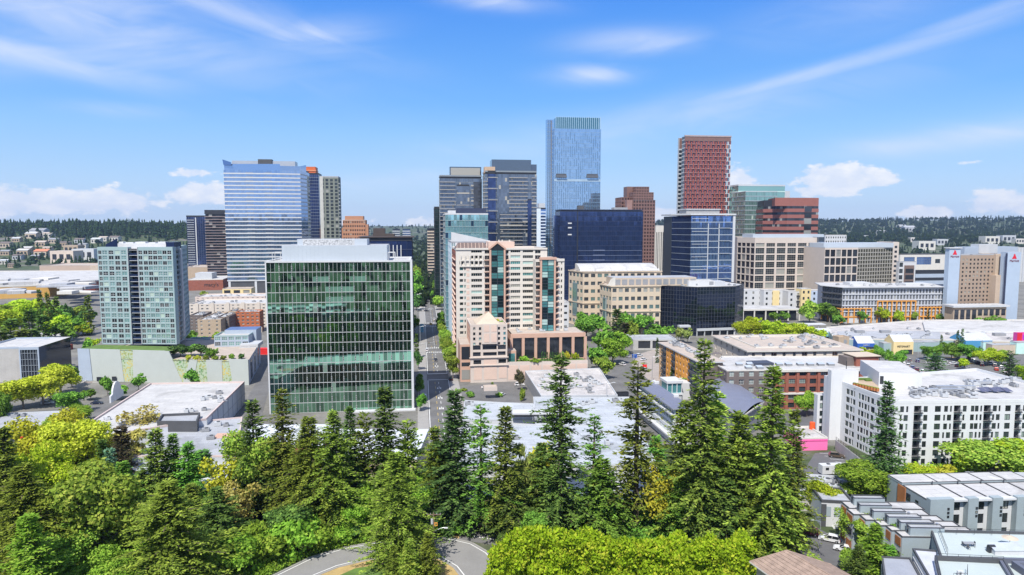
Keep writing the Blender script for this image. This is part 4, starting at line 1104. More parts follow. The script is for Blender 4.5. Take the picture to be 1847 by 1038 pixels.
# ================================================================== THE MIDDLE OF TOWN
rng = random.Random(11)
def green_office():
 Y = DY(747); p, H = bx(480, 739.5, 473, Y, 32)
 t = B('office_building', 'green glass office building with white mullion grid and a silver rooftop screen', 'office building', p, H)
 t.core(p, 0, H - 1.2, M('office_interior', (.03, .035, .033), .9), 1.0)
 n = 15; nb = 35; fh = H / n; F = t.face(0); cw = F.W / nb
 GP = GL('pale_green_blind', (.16, .32, .24), .4, .1, .12)
 rows = list(range(n - 1, -1, -1))
 for r in rows:
  k = n - 1 - r
  for c in range(nb):
   z0, z1 = r * fh + .14, (r + 1) * fh - .02
   if k in (1, 2, 3) and ((k == 1 and (11 <= c <= 14 or 20 <= c <= 23)) or (k > 1 and 14 <= c <= 20)):
    t.window(F, c * cw, (c + 1) * cw, z0, z0 + fh * .5, gl=GP, name='pane', o=0.0); z0 += fh * .5
   t.window(F, c * cw, (c + 1) * cw, z0, z1, gl=G_GREEN, name='pane', o=0.0)
 m = MB()
 for r in range(n + 1): F.box(m, 0, F.W, max(0, r * fh - .11), min(H, r * fh + .11), -.1, .12, MULW)
 for c in range(nb + 1): F.box(m, max(0, c * cw - .045), min(F.W, c * cw + .045), 0, H, -.1, .08, MULW)
 t.put(m, 'mullion_frame')
 v = MB(); Fv = Face((0, 0), (1, 0), 0, 2)
 Fv.box(v, .06, .46, 0, 1.9, 0, .05, MULW)
 for a, b in ((.15, .85), (1.05, 1.75)): Fv.box(v, .16, .38, a, b, .05, .075, MULD)
 vm = v.mesh('vent')
 for r in range(n):
  for c in range(2, nb, 3):
   if r * 12 + c // 3 < 190: t.at(vm, 'vent', F.p(c * cw + cw - .2, r * fh + .5, .17), F.rz)
 for i in (1, 3):
  Fi = t.face(i)
  mb = MB(); k = 18
  for r in range(n):
   for c in range(k): Fi.quad(mb, Fi.W * c / k, Fi.W * (c + 1) / k, r * fh, (r + 1) * fh, 0, G_GREEN)
  t.put(mb, 'side_glazing')
  mb = MB()
  for r in range(n + 1): Fi.box(mb, 0, Fi.W, max(0, r * fh - .16), min(H, r * fh + .16), -.1, .15, MULW)
  t.put(mb, 'mullion_frame')
 t.plain(2, MGREY)
 m = MB(); F.box(m, F.W, F.W + .9, 0, H + .6, -.8, .35, WHITE); F.box(m, -.5, 0, 0, H + .2, -.6, .3, WHITE); t.put(m, 'corner_pier')
 m = MB(); m.ring(p, H - .3, H + .35, .6, .3, WHITE); t.put(m, 'parapet')
 m = MB(); m.poly([(*k, H - .1) for k in offset(p, -.5)], ROOFW); t.put(m, 'roof')
 q, h = bx(508, 698, 443.5, Y + 4, 22); m = MB(); m.prism(q, H - .1, h, SILVER, ROOFG); t.put(m, 'roof_screen')
 Fq = Face(q[0], q[1], H, h)
 for k in range(26):
  m = MB(); Fq.box(m, Fq.W * k / 26 + .04, Fq.W * (k + 1) / 26 - .04, .2, h - H - .1, 0, .05, SILVER); t.put(m, 'screen_panel')
 q, h = bx(536, 662, 432, Y + 9, 12); m = MB(); m.prism(q, H, h, SILVER, ROOFG); t.put(m, 'penthouse'); Fq = Face(q[0], q[1], H, h)
 dots = MB(); r = random.Random(2)
 Fq.box(dots, Fq.W * .08, Fq.W * .82, h - H - 2.7, h - H - .1, 0, .08, WHITE)
 for k in range(420):
  x = r.uniform(.085, .81) * Fq.W; z = h - H - r.uniform(.3, 2.6); s = r.uniform(.08, .22)
  dots.poly([Fq.p(x - s, z - s * .5, .09), Fq.p(x, z - s, .09), Fq.p(x + s, z + s * .5, .09), Fq.p(x, z + s, .09)], MGREY)
 t.put(dots, 'perforated_screen')
 for (a, b) in ((491, 506), (700, 712)):
  m = MB(); q, h = bx(a, b, 456, Y + 6, 5)
  for k in range(4): m.tube((*q[k], H), (*q[k], h), .12, .12, WHITE, 6)
  for k in range(4): m.tube((*q[k], h), (*q[(k + 1) % 4], h), .12, .12, WHITE, 6)
  t.put(m, 'roof_frame')
 # base canopy at the right corner
 m = MB(); F.box(m, F.W * .55, F.W + 1.5, -.0, .5, .2, 3.0, WHITE); t.put(m, 'entrance_canopy')
 t.done()
green_office()

def podium():
 Yp = DY(690); v, u = ax(R(6))
 a, b, c = P(140, 636, Yp + 4), P(304, 634, Yp - 2), P(447, 640, Yp - 6)
 a, b, c = a[:2], b[:2], c[:2]
 H1 = ZAT(632, Yp); H2 = ZAT(650, Yp - 4)
 e = P(470, 648, Yp + 46)[:2]
 pts = [a, b, c, e, (a[0] + 6, a[1] + 62)]
 t = B('podium_building', 'long low pale green podium wall with leaf patterned glass panels', 'podium', pts, H2)
 m = MB(); m.poly([(*k, H2 - .4) for k in pts], ROOFT); t.put(m, 'roof_terrace')
 LP = bpy.data.materials.new('leaf_print_glass'); LP.use_nodes = True; n = NT(LP.node_tree); bs = n.n['Principled BSDF']
 ge = n.new('ShaderNodeNewGeometry'); vor = n.new('ShaderNodeTexVoronoi'); n.l.new(ge.outputs['Position'], vor.inputs['Vector']); vor.inputs['Scale'].default_value = 1.1
 nn = n.noise(ge.outputs['Position'], .22, 3)
 colr = n.mix(n.rng(nn, .38, .62), (.10, .24, .09, 1), (.62, .46, .10, 1)); colr = n.mix(n.rng(vor.outputs['Distance'], .25, .6), colr, (.42, .50, .36, 1))
 n.l.new(colr, bs.inputs['Base Color']); bs.inputs['Roughness'].default_value = .25
 F1 = Face(a, b, 0, H1); F2 = Face(b, c, 0, H2)
 def slab(F, x0, x1, t0, t1, h, mt, nm, o=.0, d=.5):
  m = MB(); pts_ = [(x0, 0), (x1, 0), (t1, h), (t0, h)]
  fr = [F.p(x * F.W, z, o) for x, z in pts_]; bk = [F.p(x * F.W, z, o - d) for x, z in pts_]
  m.poly(fr, mt)
  for i in range(4): j = (i + 1) % 4; m.poly([fr[j], fr[i], bk[i], bk[j]], mt)
  m.poly(bk[::-1], mt); t.put(m, nm)
 slab(F1, .0, .15, 0, .13, H1, BLUEGREY, 'wall_panel'); slab(F1, .155, .50, .135, .47, H1, PODW, 'wall_panel'); slab(F1, .50, .60, .47, .61, H1, LP, 'printed_glass', -.2)
 slab(F1, .60, 1.0, .61, 1.0, H1, PODW, 'wall_panel')
 slab(F2, 0, .165, -.05, .0, H1, PODW, 'wall_panel', -.02); slab(F2, .10, .22, .02, .26, H2 - .02, LP, 'printed_glass', -.25); slab(F2, .165, .30, .26, .36, H2, PODW, 'wall_panel', -.05)
 slab(F2, .30, .48, .36, .47, H2 - .02, LP, 'printed_glass', -.25); slab(F2, .48, .67, .47, .67, H2, PODW, 'wall_panel', -.05); slab(F2, .67, .80, .67, .76, H2 - .02, LP, 'printed_glass', -.25); slab(F2, .80, 1.0, .755, 1.0, H2 + .7, PODW, 'wall_panel', -.0)
 for i in (2, 3, 4):
  t.plain(i, BLUEGREY)
 F = t.face(2)
 for k in range(7): m = MB(); F.box(m, F.W * (k + .1) / 7, F.W * (k + .9) / 7, 1, H2 - 1.5, .01, .12, G_DARK if k % 2 else BLUEGREY); t.put(m, 'facade_panel')
 m = MB(); k = F1.p(F1.W, 0); m.poly([(*a, H1 - .2), (*b, H1 - .2), (b[0] + 3, b[1] + 12, H1 - .2), (a[0] + 3, a[1] + 12, H1 - .2)], GRASS); t.put(m, 'green_roof')
 t.done(); return H1, H2
PH1, PH2 = podium()

def glass_tower():
 z0 = PH1 - .4; Y = 338
 a, b, c, d = P(175, 447, Y)[:2], P(311, 445, Y - 1)[:2], P(322, 445, Y + 10)[:2], P(337, 445, Y + 40)[:2]
 H = ZAT(446, Y); pts = [a, b, c, d, (a[0] + 2, a[1] + 34)]
 t = B('residential_tower', 'aqua glass apartment tower split by a dark balcony recess on the podium', 'apartment tower', pts, H, z0)
 n = 18; fh = (H - z0 - 1.5) / n
 t.core(pts, z0, H - 1, MULD, 3.4)
 F = t.face(0); W = F.W; x1, x2 = F.px(230), F.px(248)
 cols1 = [(.4, 2.0)] + [(2.4 + i * (x1 - 2.6) / 4, 2.4 + (i + .78) * (x1 - 2.6) / 4) for i in range(4)]
 k = W - x2; cols2 = [(x2 + .3, x2 + 2.2)] + [(x2 + 2.8 + i * (k - 3.2) / 6, x2 + 2.8 + (i + .86) * (k - 3.2) / 6) for i in range(6)]
 rows = floors(n, fh, .5, fh - .72)
 def part(x0, xe, cols, out, first):
  Fq = Face(F.p(x0, 0)[:2], F.p(xe, 0)[:2], z0, H)
  cc = [(p - x0, q - x0) for p, q in cols]
  ops = [(p, q, r0, r1) for (r0, r1) in rows for (p, q) in cc]
  t.wall(Fq, ops, TEALW, .18)
  for o in ops:
   edge = o[0] == cc[0][0]
   g = rng.choice((G_AQUA, G_AQUA, G_AQUA, G_AQUAD, G_AQUAD)) if not edge else G_AQUAD
   t.window(Fq, *o, depth=.18, gl=g, fr=WHITE, fw=.1, nx=1, nz=1 if rng.random() < .5 else 0)
  m = MB(); Fq.quad(m, 0, 0.01, 0, H - z0, 0, TEALW)
  for s, e in ((0, 1), (1, 0)):
   x = 0 if s == 0 else xe - x0
   q = [Fq.p(x, 0, 0), Fq.p(x, H - z0, 0), Fq.p(x, H - z0, -3.2), Fq.p(x, 0, -3.2)]; m.poly(q, TEALW)
  m.poly([Fq.p(0, H - z0, 0), Fq.p(xe - x0, H - z0, 0), Fq.p(xe - x0, H - z0, -3.2), Fq.p(0, H - z0, -3.2)], TEALW); t.put(m, 'wall_return')
 part(0, x1, cols1, 0, 1); part(x2, W, cols2, 0, 0)
 for r in range(n + 1):
  m = MB(); F.box(m, x1 + .02, x2 - .02, r * fh - .12, r * fh + .12, -2.6, -.5, LGREY);
  if r < n: F.box(m, x1 + .02, x2 - .02, r * fh + .12, r * fh + 1.1, -.6, -.52, G_NAVY)
  t.put(m, 'balcony')
 for (xa, xb, zz) in ((x1 - .1, x1 + .15, H - z0), (x2 - .15, x2 + .1, H - z0)):
  m = MB(); F.box(m, xa, xb, 0, zz, -.2, .25, LGREY); t.put(m, 'edge_fin')
 # dark chamfer and the side facing the avenue
 F1 = t.face(1); t.punched(F1, [(.6, F1.W - .6)], floors(n, fh, .5, fh - .7), M('slate_blue_frame', (.13, .17, .20), .5), [G_AQUAD, G_NAVY], WHITE, .3, .12, 1, 0)
 F2 = t.face(2); t.punched(F2, even(F2.W, 8, F2.W / 11), floors(n, fh, .75, fh - 1.1), TEALW, [G_AQUAD, G_SGREEN, G_AQUA], WHITE, .2, .1, 0, 0)
 m = MB(); F2.box(m, F2.W * .06, F2.W * .2, 2, H - z0 - 1, .02, .8, LGREY); t.put(m, 'pilaster')
 t.plain(3, TEALW); F4 = t.face(4); t.punched(F4, even(F4.W, 7, 2.6), floors(n, fh, .75, fh - 1.1), MULG, [G_AQUAD, G_NAVY], None, .2)
 m = MB(); m.poly([(*k, H - .8) for k in offset(pts, -.2)], ROOFW); t.put(m, 'roof')
 q, h = bx(212, 300, 439.5, Y + 8, 10); t.block(q, H - 1, h, WHITE, 'penthouse')
 for (i, (aa, bb)) in enumerate(((214, 222), (226, 240), (244, 262), (268, 280), (285, 298))): q, h = bx(aa, bb, 436.5 + i % 2, Y + 12, 4); t.block(q, H, h, WHITE, 'rooftop_unit')
 m = MB(); q = P(191, 447, Y + 4); w = P(212, 447, Y + 4); m.poly([(q[0], q[1], H - 1), (w[0], w[1], H - 1), (w[0], w[1], H + 4.2), (q[0], q[1], H + 1.2)], G_NAVY); m.poly([(w[0], w[1], H - 1), (q[0], q[1], H - 1), (q[0], q[1] + .4, H + 1.2), (w[0], w[1] + .4, H + 4.2)], G_NAVY); t.put(m, 'roof_fin')
 q, h = bx(299, 314, 437, Y + 6, 10); t.block(q, H - 1, h, G_NAVY, 'roof_fin'); t.done()
glass_tower()

def podium_houses():
 z0 = PH2 - .4
 p, H = bx(386, 448, 606, 352, 14); t = B('pavilion', 'two storey aqua glass pavilion with blue panels on the podium terrace', 'pavilion', p, H, z0)
 F = t.face(0); fh = (H - z0) / 2
 t.punched(F, even(F.W, 5, F.W / 6.2), floors(2, fh, .5, fh - .9), BLUEGREY, [G_AQUA, G_AQUA, G_AQUAD], WHITE, .2, .1, 2, 1); [t.plain(i, BLUEGREY) for i in (1, 2, 3)]; t.flat_roof(m=ROOFW, parm=TEALW)
 q, h = bx(405, 462, 596, 362, 12); m = MB(); m.prism(q, z0, h, BLUEGREY, M('blue_metal_roof', (.10, .16, .32), .5)); t.put(m, 'upper_volume')
 q, h = bx(432, 465, 622, 349, 12); m = MB(); m.prism(q, z0, h, LGREY); t.put(m, 'entrance_block'); Fq = Face(q[0], q[1], z0, h)
 for k in range(2): m = MB(); Fq.box(m, Fq.W * (.08 + .48 * k), Fq.W * (.45 + .46 * k), .8, h - z0 - 1, -.02, .08, G_DARK); t.put(m, 'window')
 t.done()
 p, H = bx(336, 372, 614, 372, 10); t = B('pavilion', 'low pale glass pavilion half hidden by terrace shrubs', 'pavilion', p, H, z0); [t.plain(i, TEALW) for i in range(4)]; t.flat_roof(m=TEALW); t.done()
podium_houses()

def warehouse():
 zr = 9.5
 q = [G(100, 800, zr), G(372, 755, zr), G(441, 688, zr), G(271, 691, zr)]
 t = B('warehouse', 'big white flat roofed warehouse with a streaked side wall along the alley', 'warehouse', q, zr)
 W2 = M('streaked_white_wall', (.62, .64, .68), .7, var=.06, streak=.35)
 for i in range(4): t.plain(i, W2)
 F = t.face(1)
 for k in range(8): m = MB(); F.box(m, F.W * k / 8, F.W * k / 8 + .35, 0, zr - .5, .02, .2, LGREY); t.put(m, 'pilaster')
 m = MB(); F.box(m, 0, F.W, zr * .45, zr * .48, .02, .12, LGREY); t.put(m, 'wall_rail')
 t.flat_roof(m=ROOFW, par=.55, parm=M('pinkish_coping', (.55, .45, .42), .7), th=.5)
 def ru(px, py, k): x, y = G(px, py, zr); t.at(UNIT[k], 'rooftop_unit', (x, y, zr - .55), .3)
 for px, py, k in ((366, 720, 1), (376, 715, 2), (387, 717, 3), (397, 716, 4), (398, 723, 5), (395, 708, 6), (345, 741, 7), (336, 742, 1), (368, 738, 3), (195, 755, 4), (221, 763, 2)): ru(px, py, k)
 # round-headed gable sign on the street parapet
 m = MB(); c = G(212, 718, 8.0); dx = (q[3][0] - q[0][0], q[3][1] - q[0][1]); L = math.hypot(*dx); dx = (dx[0] / L, dx[1] / L); nn = (-dx[1], dx[0])
 prof = [(-6, 0), (6, 0), (6, 2.5), (4, 3)] + [(4 * math.cos(R(a)), 3 + 4.0 * math.sin(R(a))) for a in range(15, 180, 15)] + [(-4, 3), (-6, 2.5)]
 f = [(c[0] + dx[0] * a, c[1] + dx[1] * a, 7.5 + z) for a, z in prof]; bk = [(x + nn[0] * .6, y + nn[1] * .6, z) for x, y, z in f]
 m.poly(f, WHITE); m.poly(bk[::-1], WHITE)
 for i in range(len(f)): j = (i + 1) % len(f); m.poly([f[j], f[i], bk[i], bk[j]], WHITE)
 t.put(m, 'arched_gable'); t.done()
 # grey roofed shop in front of it
 zr = 7.5; q = [G(236, 822, zr), G(428, 822, zr), G(437, 752, zr), G(300, 765, zr)]
 t = B('shop_building', 'low grey roofed shop building with a dark rooftop box', 'shop', q, zr); [t.plain(i, LGREY) for i in range(4)]
 t.flat_roof(m=ROOFG, par=.4, parm=M('pinkish_coping', (.55, .45, .42), .7))
 z2 = zr + 3.2; k = [G(283, 760, z2), G(355, 760, z2), G(361, 744, z2), G(292, 747, z2)]
 k2 = [(a, b) for a, b in k]; m = MB(); m.ring(k2, zr - .4, z2, .4, 0, DGREY); m.poly([(*a, z2 - .8) for a in offset(k2, -.4)], ROOFG); t.put(m, 'roof_box')
 for px, py, kk in ((371, 776, 0), (393, 766, 5), (408, 767, 3), (380, 790, 6)): x, y = G(px, py, zr); t.at(UNIT[kk], 'rooftop_unit', (x, y, zr - .4), .3)
 m = MB(); a = [G(x, y, zr) for x, y in ((383, 790), (432, 786), (434, 779), (392, 780))]; m.poly([(*c, zr - .36) for c in a], SALMON); t.put(m, 'roof_patch')
 t.done()
 zr = 5.0; q = [G(222, 880, zr), G(430, 885, zr), G(432, 815, zr), G(245, 815, zr)]
 t = B('shop_building', 'low white sheet roofed shed between the shop and the trees', 'shop', q, zr); [t.plain(i, BRICK) for i in range(4)]; t.flat_roof(m=M('pale_blue_roof', (.55, .58, .62), .7, var=.1), par=.25); t.done()
 zr = 4.0; q = [G(330, 985, zr), G(560, 965, zr), G(600, 880, zr), G(370, 880, zr)]
 t = B('shop_building', 'white roofed low building glimpsed between foreground conifer trunks', 'shop', q, zr); [t.plain(i, WHITE) for i in range(4)]; t.flat_roof(m=ROOFW, par=.3); t.done()
 t = B('shop_building', 'white roof glimpsed through the light green maple', 'shop', q, zr); [t.plain(i, WHITE) for i in range(4)]; t.flat_roof(m=ROOFW, par=.3); t.done()
 t = B('house', 'small white roofed house behind the pole among the conifers', 'house', q, zr); [t.plain(i, BRICK) for i in range(4)]; t.flat_roof(m=ROOFW, par=.3); t.done()
warehouse()

def left_edge():
 p, H = bx(-40, 36, 628, 318, 30); t = B('office_annex', 'blue grey framed glass annex with a stained concrete wall', 'office', p, H); t.plain(0, CONC); [t.plain(i, CONC) for i in (1, 2, 3)]; t.flat_roof(m=ROOFW, parm=BLUEGREY)
 q, h = bx(34, 70, 627, 316, 30); m = MB(); F = Face(q[0], q[1], 0, h)
 m.prism(offset(q, -.3), 0, h - .1, G_DARK); t.put(m, 'glazed_wing')
 m = MB(); F.box(m, 0, F.W, h - 1.2, h, 0, .35, BLUEGREY); F.box(m, 0, .6, 0, h - 1.2, 0, .35, BLUEGREY); F.box(m, F.W - .6, F.W, 0, h - 1.2, 0, .35, BLUEGREY)
 for k in range(1, 7): F.box(m, F.W * k / 7 - .08, F.W * k / 7 + .08, 0, h - 1.2, 0, .25, MULG)
 for k in range(1, 6): F.box(m, .6, F.W - .6, h * k / 6 - .1, h * k / 6 + .1, 0, .2, MULG)
 t.put(m, 'facade_frame'); m = MB(); m.poly([(*c, h) for c in q], ROOFW); t.put(m, 'roof'); t.done()
 p, H = bx(74, 96, 645, 330, 14); t = B('shop_building', 'small rounded red brick corner shop with pale bands', 'shop', p, H); t.plain(0, BRICK); [t.plain(i, BRICK) for i in (1, 2, 3)]; t.flat_roof(m=ROOFT)
 F = t.face(0)
 for z in (.45, .7): m = MB(); F.box(m, 0, F.W, H * z, H * z + .4, .01, .15, OFFWH); t.put(m, 'stone_band')
 t.done()
 p, H = bx(33, 124, 611, 425, 40, yaw=R(20)); t = B('shop_building', 'long white low shop with a bright yellow sign panel', 'shop', p, H); [t.plain(i, WHITE) for i in range(4)]; F = t.face(0); m = MB(); F.box(m, F.W * .36, F.W * .62, H * .15, H * .8, .02, .25, M('sign_yellow', (.70, .42, .03), .6)); t.put(m, 'sign_panel'); t.flat_roof(m=ROOFW, par=.4)
 for s in rect_in(p, 8, rng): t.units([s], H - .4)
 t.done()
 p, H = bx(60, 160, 598, 470, 24, yaw=R(16)); t = B('shop_building', 'pale beige shop row behind the yellow sign shop', 'shop', p, H); [t.plain(i, OFFWH) for i in range(4)]; t.flat_roof(m=ROOFW, par=.4); t.done()
 p, H = bx(147, 216, 690, 318, 12); t = B('shop_building', 'small tan shop with a flat roof below the podium wall', 'shop', p, H); [t.plain(i, BEIGE) for i in range(4)]; t.flat_roof(m=ROOFT, par=.5, parm=OFFWH); F = t.face(0); m = MB(); F.box(m, F.W * .05, F.W * .28, H * .55, H * .85, .02, .12, M('dull_red_sign', (.35, .10, .06), .6)); t.put(m, 'sign_board')
 for k in range(3): m = MB(); F.box(m, F.W * (.4 + .2 * k), F.W * (.52 + .2 * k), .5, 2.6, .01, .08, G_DARK); t.put(m, 'window')
 for s in rect_in(p, 5, rng): t.units([s], H - .5)
 t.done()
 zr = 5; q = [G(-60, 778, zr), G(90, 766, zr), G(112, 741, zr), G(-50, 748, zr)]
 t = B('shop_building', 'low white roofed shop with a navy front and red sign band', 'shop', q, zr); t.plain(0, NAVY); [t.plain(i, NAVY) for i in (1, 2, 3)]; t.flat_roof(m=ROOFG, par=.5, parm=LGREY); F = t.face(0); m = MB(); F.box(m, F.W * .6, F.W * .95, .6, 1.6, .02, .3, M('sign_red', (.55, .05, .02), .6)); t.put(m, 'sign_band')
 for k in range(4): m = MB(); F.box(m, F.W * (.62 + .09 * k), F.W * (.69 + .09 * k), 1.9, 3.6, .02, .1, G_DARK); t.put(m, 'window')
 for px, py, k in ((28, 750, 0), (43, 749, 3), (30, 756, 4)): x, y = G(px, py, zr); t.at(UNIT[k], 'rooftop_unit', (x, y, zr - .5))
 t.done()
left_edge()

def mall():
 # long ochre and red wall with a patchwork of white roofs
 zr = 13; q = [G(-160, 546, 0), G(90, 536, 0), G(146, 529, 0), G(172, 527, 0)]
 H = zr
 pts = q + [(q[3][0] + 30, q[3][1] + 190), (q[0][0] - 120, q[0][1] + 260)]
 t = B('shopping_mall', 'sprawling mall with a white patchwork roof and ochre and red walls', 'shopping mall', pts, H)
 for i, m_ in ((0, YELLOW), (1, YELLOW), (2, REDP), (3, BRICK), (4, CONC), (5, CONC)): t.plain(i, m_)
 F = t.face(1); m = MB(); F.box(m, F.W * .4, F.W * .66, 0, H - .6, .02, .2, M('yellow_panel', (.72, .45, .04), .7)); t.put(m, 'wall_panel')
 m = MB(); m.poly([(*k, H - .3) for k in offset(pts, -.3)], ROOFW); t.put(m, 'roof'); m = MB(); m.ring(pts, H - 1.2, H + .3, .5, .25, OFFWH); t.put(m, 'parapet')
 r = random.Random(4)
 for k in range(26):
  px, py = r.uniform(-20, 165), r.uniform(499, 528); x, y = G(px, py, H + 2); w, d = r.uniform(12, 40), r.uniform(8, 26)
  c, u = ax(R(r.choice((7, 30, -15)))); qq = [(x - c[0] * w / 2, y - c[1] * w / 2), (x + c[0] * w / 2, y + c[1] * w / 2), (x + c[0] * w / 2 + u[0] * d, y + c[1] * w / 2 + u[1] * d), (x - c[0] * w / 2 + u[0] * d, y - c[1] * w / 2 + u[1] * d)]
  t.block(qq, H - .3, H + r.uniform(.6, 3.0), r.choice((ROOFW, ROOFW, ROOFG, OFFWH)), 'roof_volume')
 t.done()
 p, H = bx(71, 180, 479, 980, 60, yaw=R(3)); t = B('store_building', 'windowless tan department store box at the rear of the mall', 'store', p, H); [t.plain(i, M('tan_pink_wall', (.46, .36, .29), .85, var=.05)) for i in range(4)]; t.flat_roof(m=ROOFT, par=1)
 F = t.face(0); m = MB(); F.box(m, F.W * .84, F.W * 1.0, 0, H - 1, .02, 1.5, BEIGE); t.put(m, 'wall_bay'); t.done()
 p, H = bx(336, 402, 505, 780, 60, yaw=R(12)); t = B('store_building', 'dark red brick department store with white roof and black lettering', 'store', p, H)
 for i in range(4): t.plain(i, BRICK)
 F = t.face(0)
 lettering(t, F, "macy's", F.W * .68, H - 8, .2, 6, MULD)
 t.flat_roof(m=ROOFW, par=.6, parm=OFFWH); q, h = bx(352, 382, 493, 800, 20); t.block(q, H - .6, h, LGREY, 'roof_volume'); t.done()
 p, H = bx(330, 410, 482, 900, 50); t = B('store_building', 'beige flat roofed store behind the red brick one', 'store', p, H); [t.plain(i, TAN) for i in range(4)]; t.flat_roof(m=ROOFT); [t.units([s], H - .7) for s in rect_in(p, 14, rng)]; t.done()
 p, H = bx(337, 405, 476, 1000, 40); t = B('parking_garage', 'low dark parking deck at the foot of the two dark towers', 'parking garage', p, H); F = t.face(0); [t.plain(i, CONC) for i in range(4)]
 for k in range(2): m = MB(); F.box(m, 1, F.W - 1, H * (.15 + .45 * k), H * (.4 + .45 * k), .01, .1, MULD); t.put(m, 'deck_opening')
 t.flat_roof(m=ROOFT); t.done()
 p, H = bx(401, 453, 521, 640, 16); t = B('shop_building', 'low pale orange shop with dark windows under the blue office tower', 'shop', p, H); F = t.face(0); t.punched(F, even(F.W, 3, F.W / 4.5), [(H - 4.5, H - 1.6)], SUNNY, G_DARK, None, .4); [t.plain(i, SUNNY) for i in (1, 2, 3)]; t.flat_roof(m=ROOFT, par=.5); t.done()
mall()

def left_apartments():
 def apt(label, pl, pr, pt, Y, d, mat, n, nc, wins=G_WIN, fr=WHITE, w=1.5, roof=ROOFW, low=None, lowm=None, z0=0, ww=.42, pilasters=0):
  p, H = bx(pl, pr, pt, Y, d); t = B('apartment_building', label, 'apartment building', p, H)
  fh = H / n
  for i in (0, 1, 3):
   F = t.face(i); k = nc if i == 0 else max(3, int(nc * F.W / t.face(0).W)); t.punched(F, even(F.W, k, F.W / k * ww), floors(n, fh, fh * .32, fh * .45), mat, wins, fr, .25, .12, 1, 0)
  t.plain(2, mat); t.flat_roof(m=roof, par=.8, parm=mat)
  if low:
   F = t.face(0); m = MB(); F.box(m, 0, F.W, 0, low * H, .02, .25, lowm); t.put(m, 'base_wall')
  for k in range(pilasters): F = t.face(0); m = MB(); F.box(m, F.W * (k + .5) / pilasters - 1.1, F.W * (k + .5) / pilasters + 1.1, 0, H + .8, .02, .6, mat); t.put(m, 'wall_bay')
  for s in rect_in(p, 10, rng, 3): t.units([s], H - .8)
  t.done(); return t, p, H
 apt('long off-white apartment building with small paired windows', 341, 480, 549, 492, 34, M('pale_beige_wall', (.60, .54, .47), .8, var=.06), 7, 15, pilasters=5)
 apt('pale apartment building stepping up behind the off-white one', 352, 478, 536, 545, 26, M('pale_pink_wall', (.60, .50, .44), .8, var=.06), 8, 14)
 t, p, H = apt('rust brick apartment building with white framed windows above a shop', 425, 468, 563, 470, 12, RUST, 6, 5, ww=.5)
 F = t.face(0)
 m = MB(); F.box(m, 0, F.W * 1.1, 0, H * .26, .3, 1.0, BEIGE); F.box(m, F.W * .05, F.W * .45, H * .08, H * .2, 1.0, 1.1, G_DARK); F.box(m, F.W * .84, F.W * .98, H * .02, H * .22, 1.0, 1.12, MULD); t.put(m, 'shop_front')
 m = MB(); c = F.p(F.W * .62, H * .14, 1.25); pts = [(c[0] + F.a[0] * 4.4 * math.cos(R(a)), c[1] + F.a[1] * 4.4 * math.cos(R(a)), c[2] + 1.6 * math.sin(R(a))) for a in range(0, 360, 24)]; m.poly(pts, M('sign_bright_red', (.70, .03, .03), .5)); t.put(m, 'oval_sign')
 lettering(t, F, 'QFC', F.W * .62, H * .14 - .9, 1.4, 2.6, WHITE)
 apt('brown and dark grey apartment wing with corner balconies', 341, 366, 569, 462, 20, TAUPE, 6, 3)
 apt('taupe apartment wing with a blank end wall and white roof', 356, 398, 577, 440, 40, TAN, 5, 3, ww=.25)
 apt('dark brown apartment wing behind the taupe blank wall', 391, 413, 572, 452, 30, TAUPE, 6, 3)
 apt('tan apartment slab between the brown wing and rust brick block', 411, 428, 562, 474, 16, TAN, 6, 2)
left_apartments()
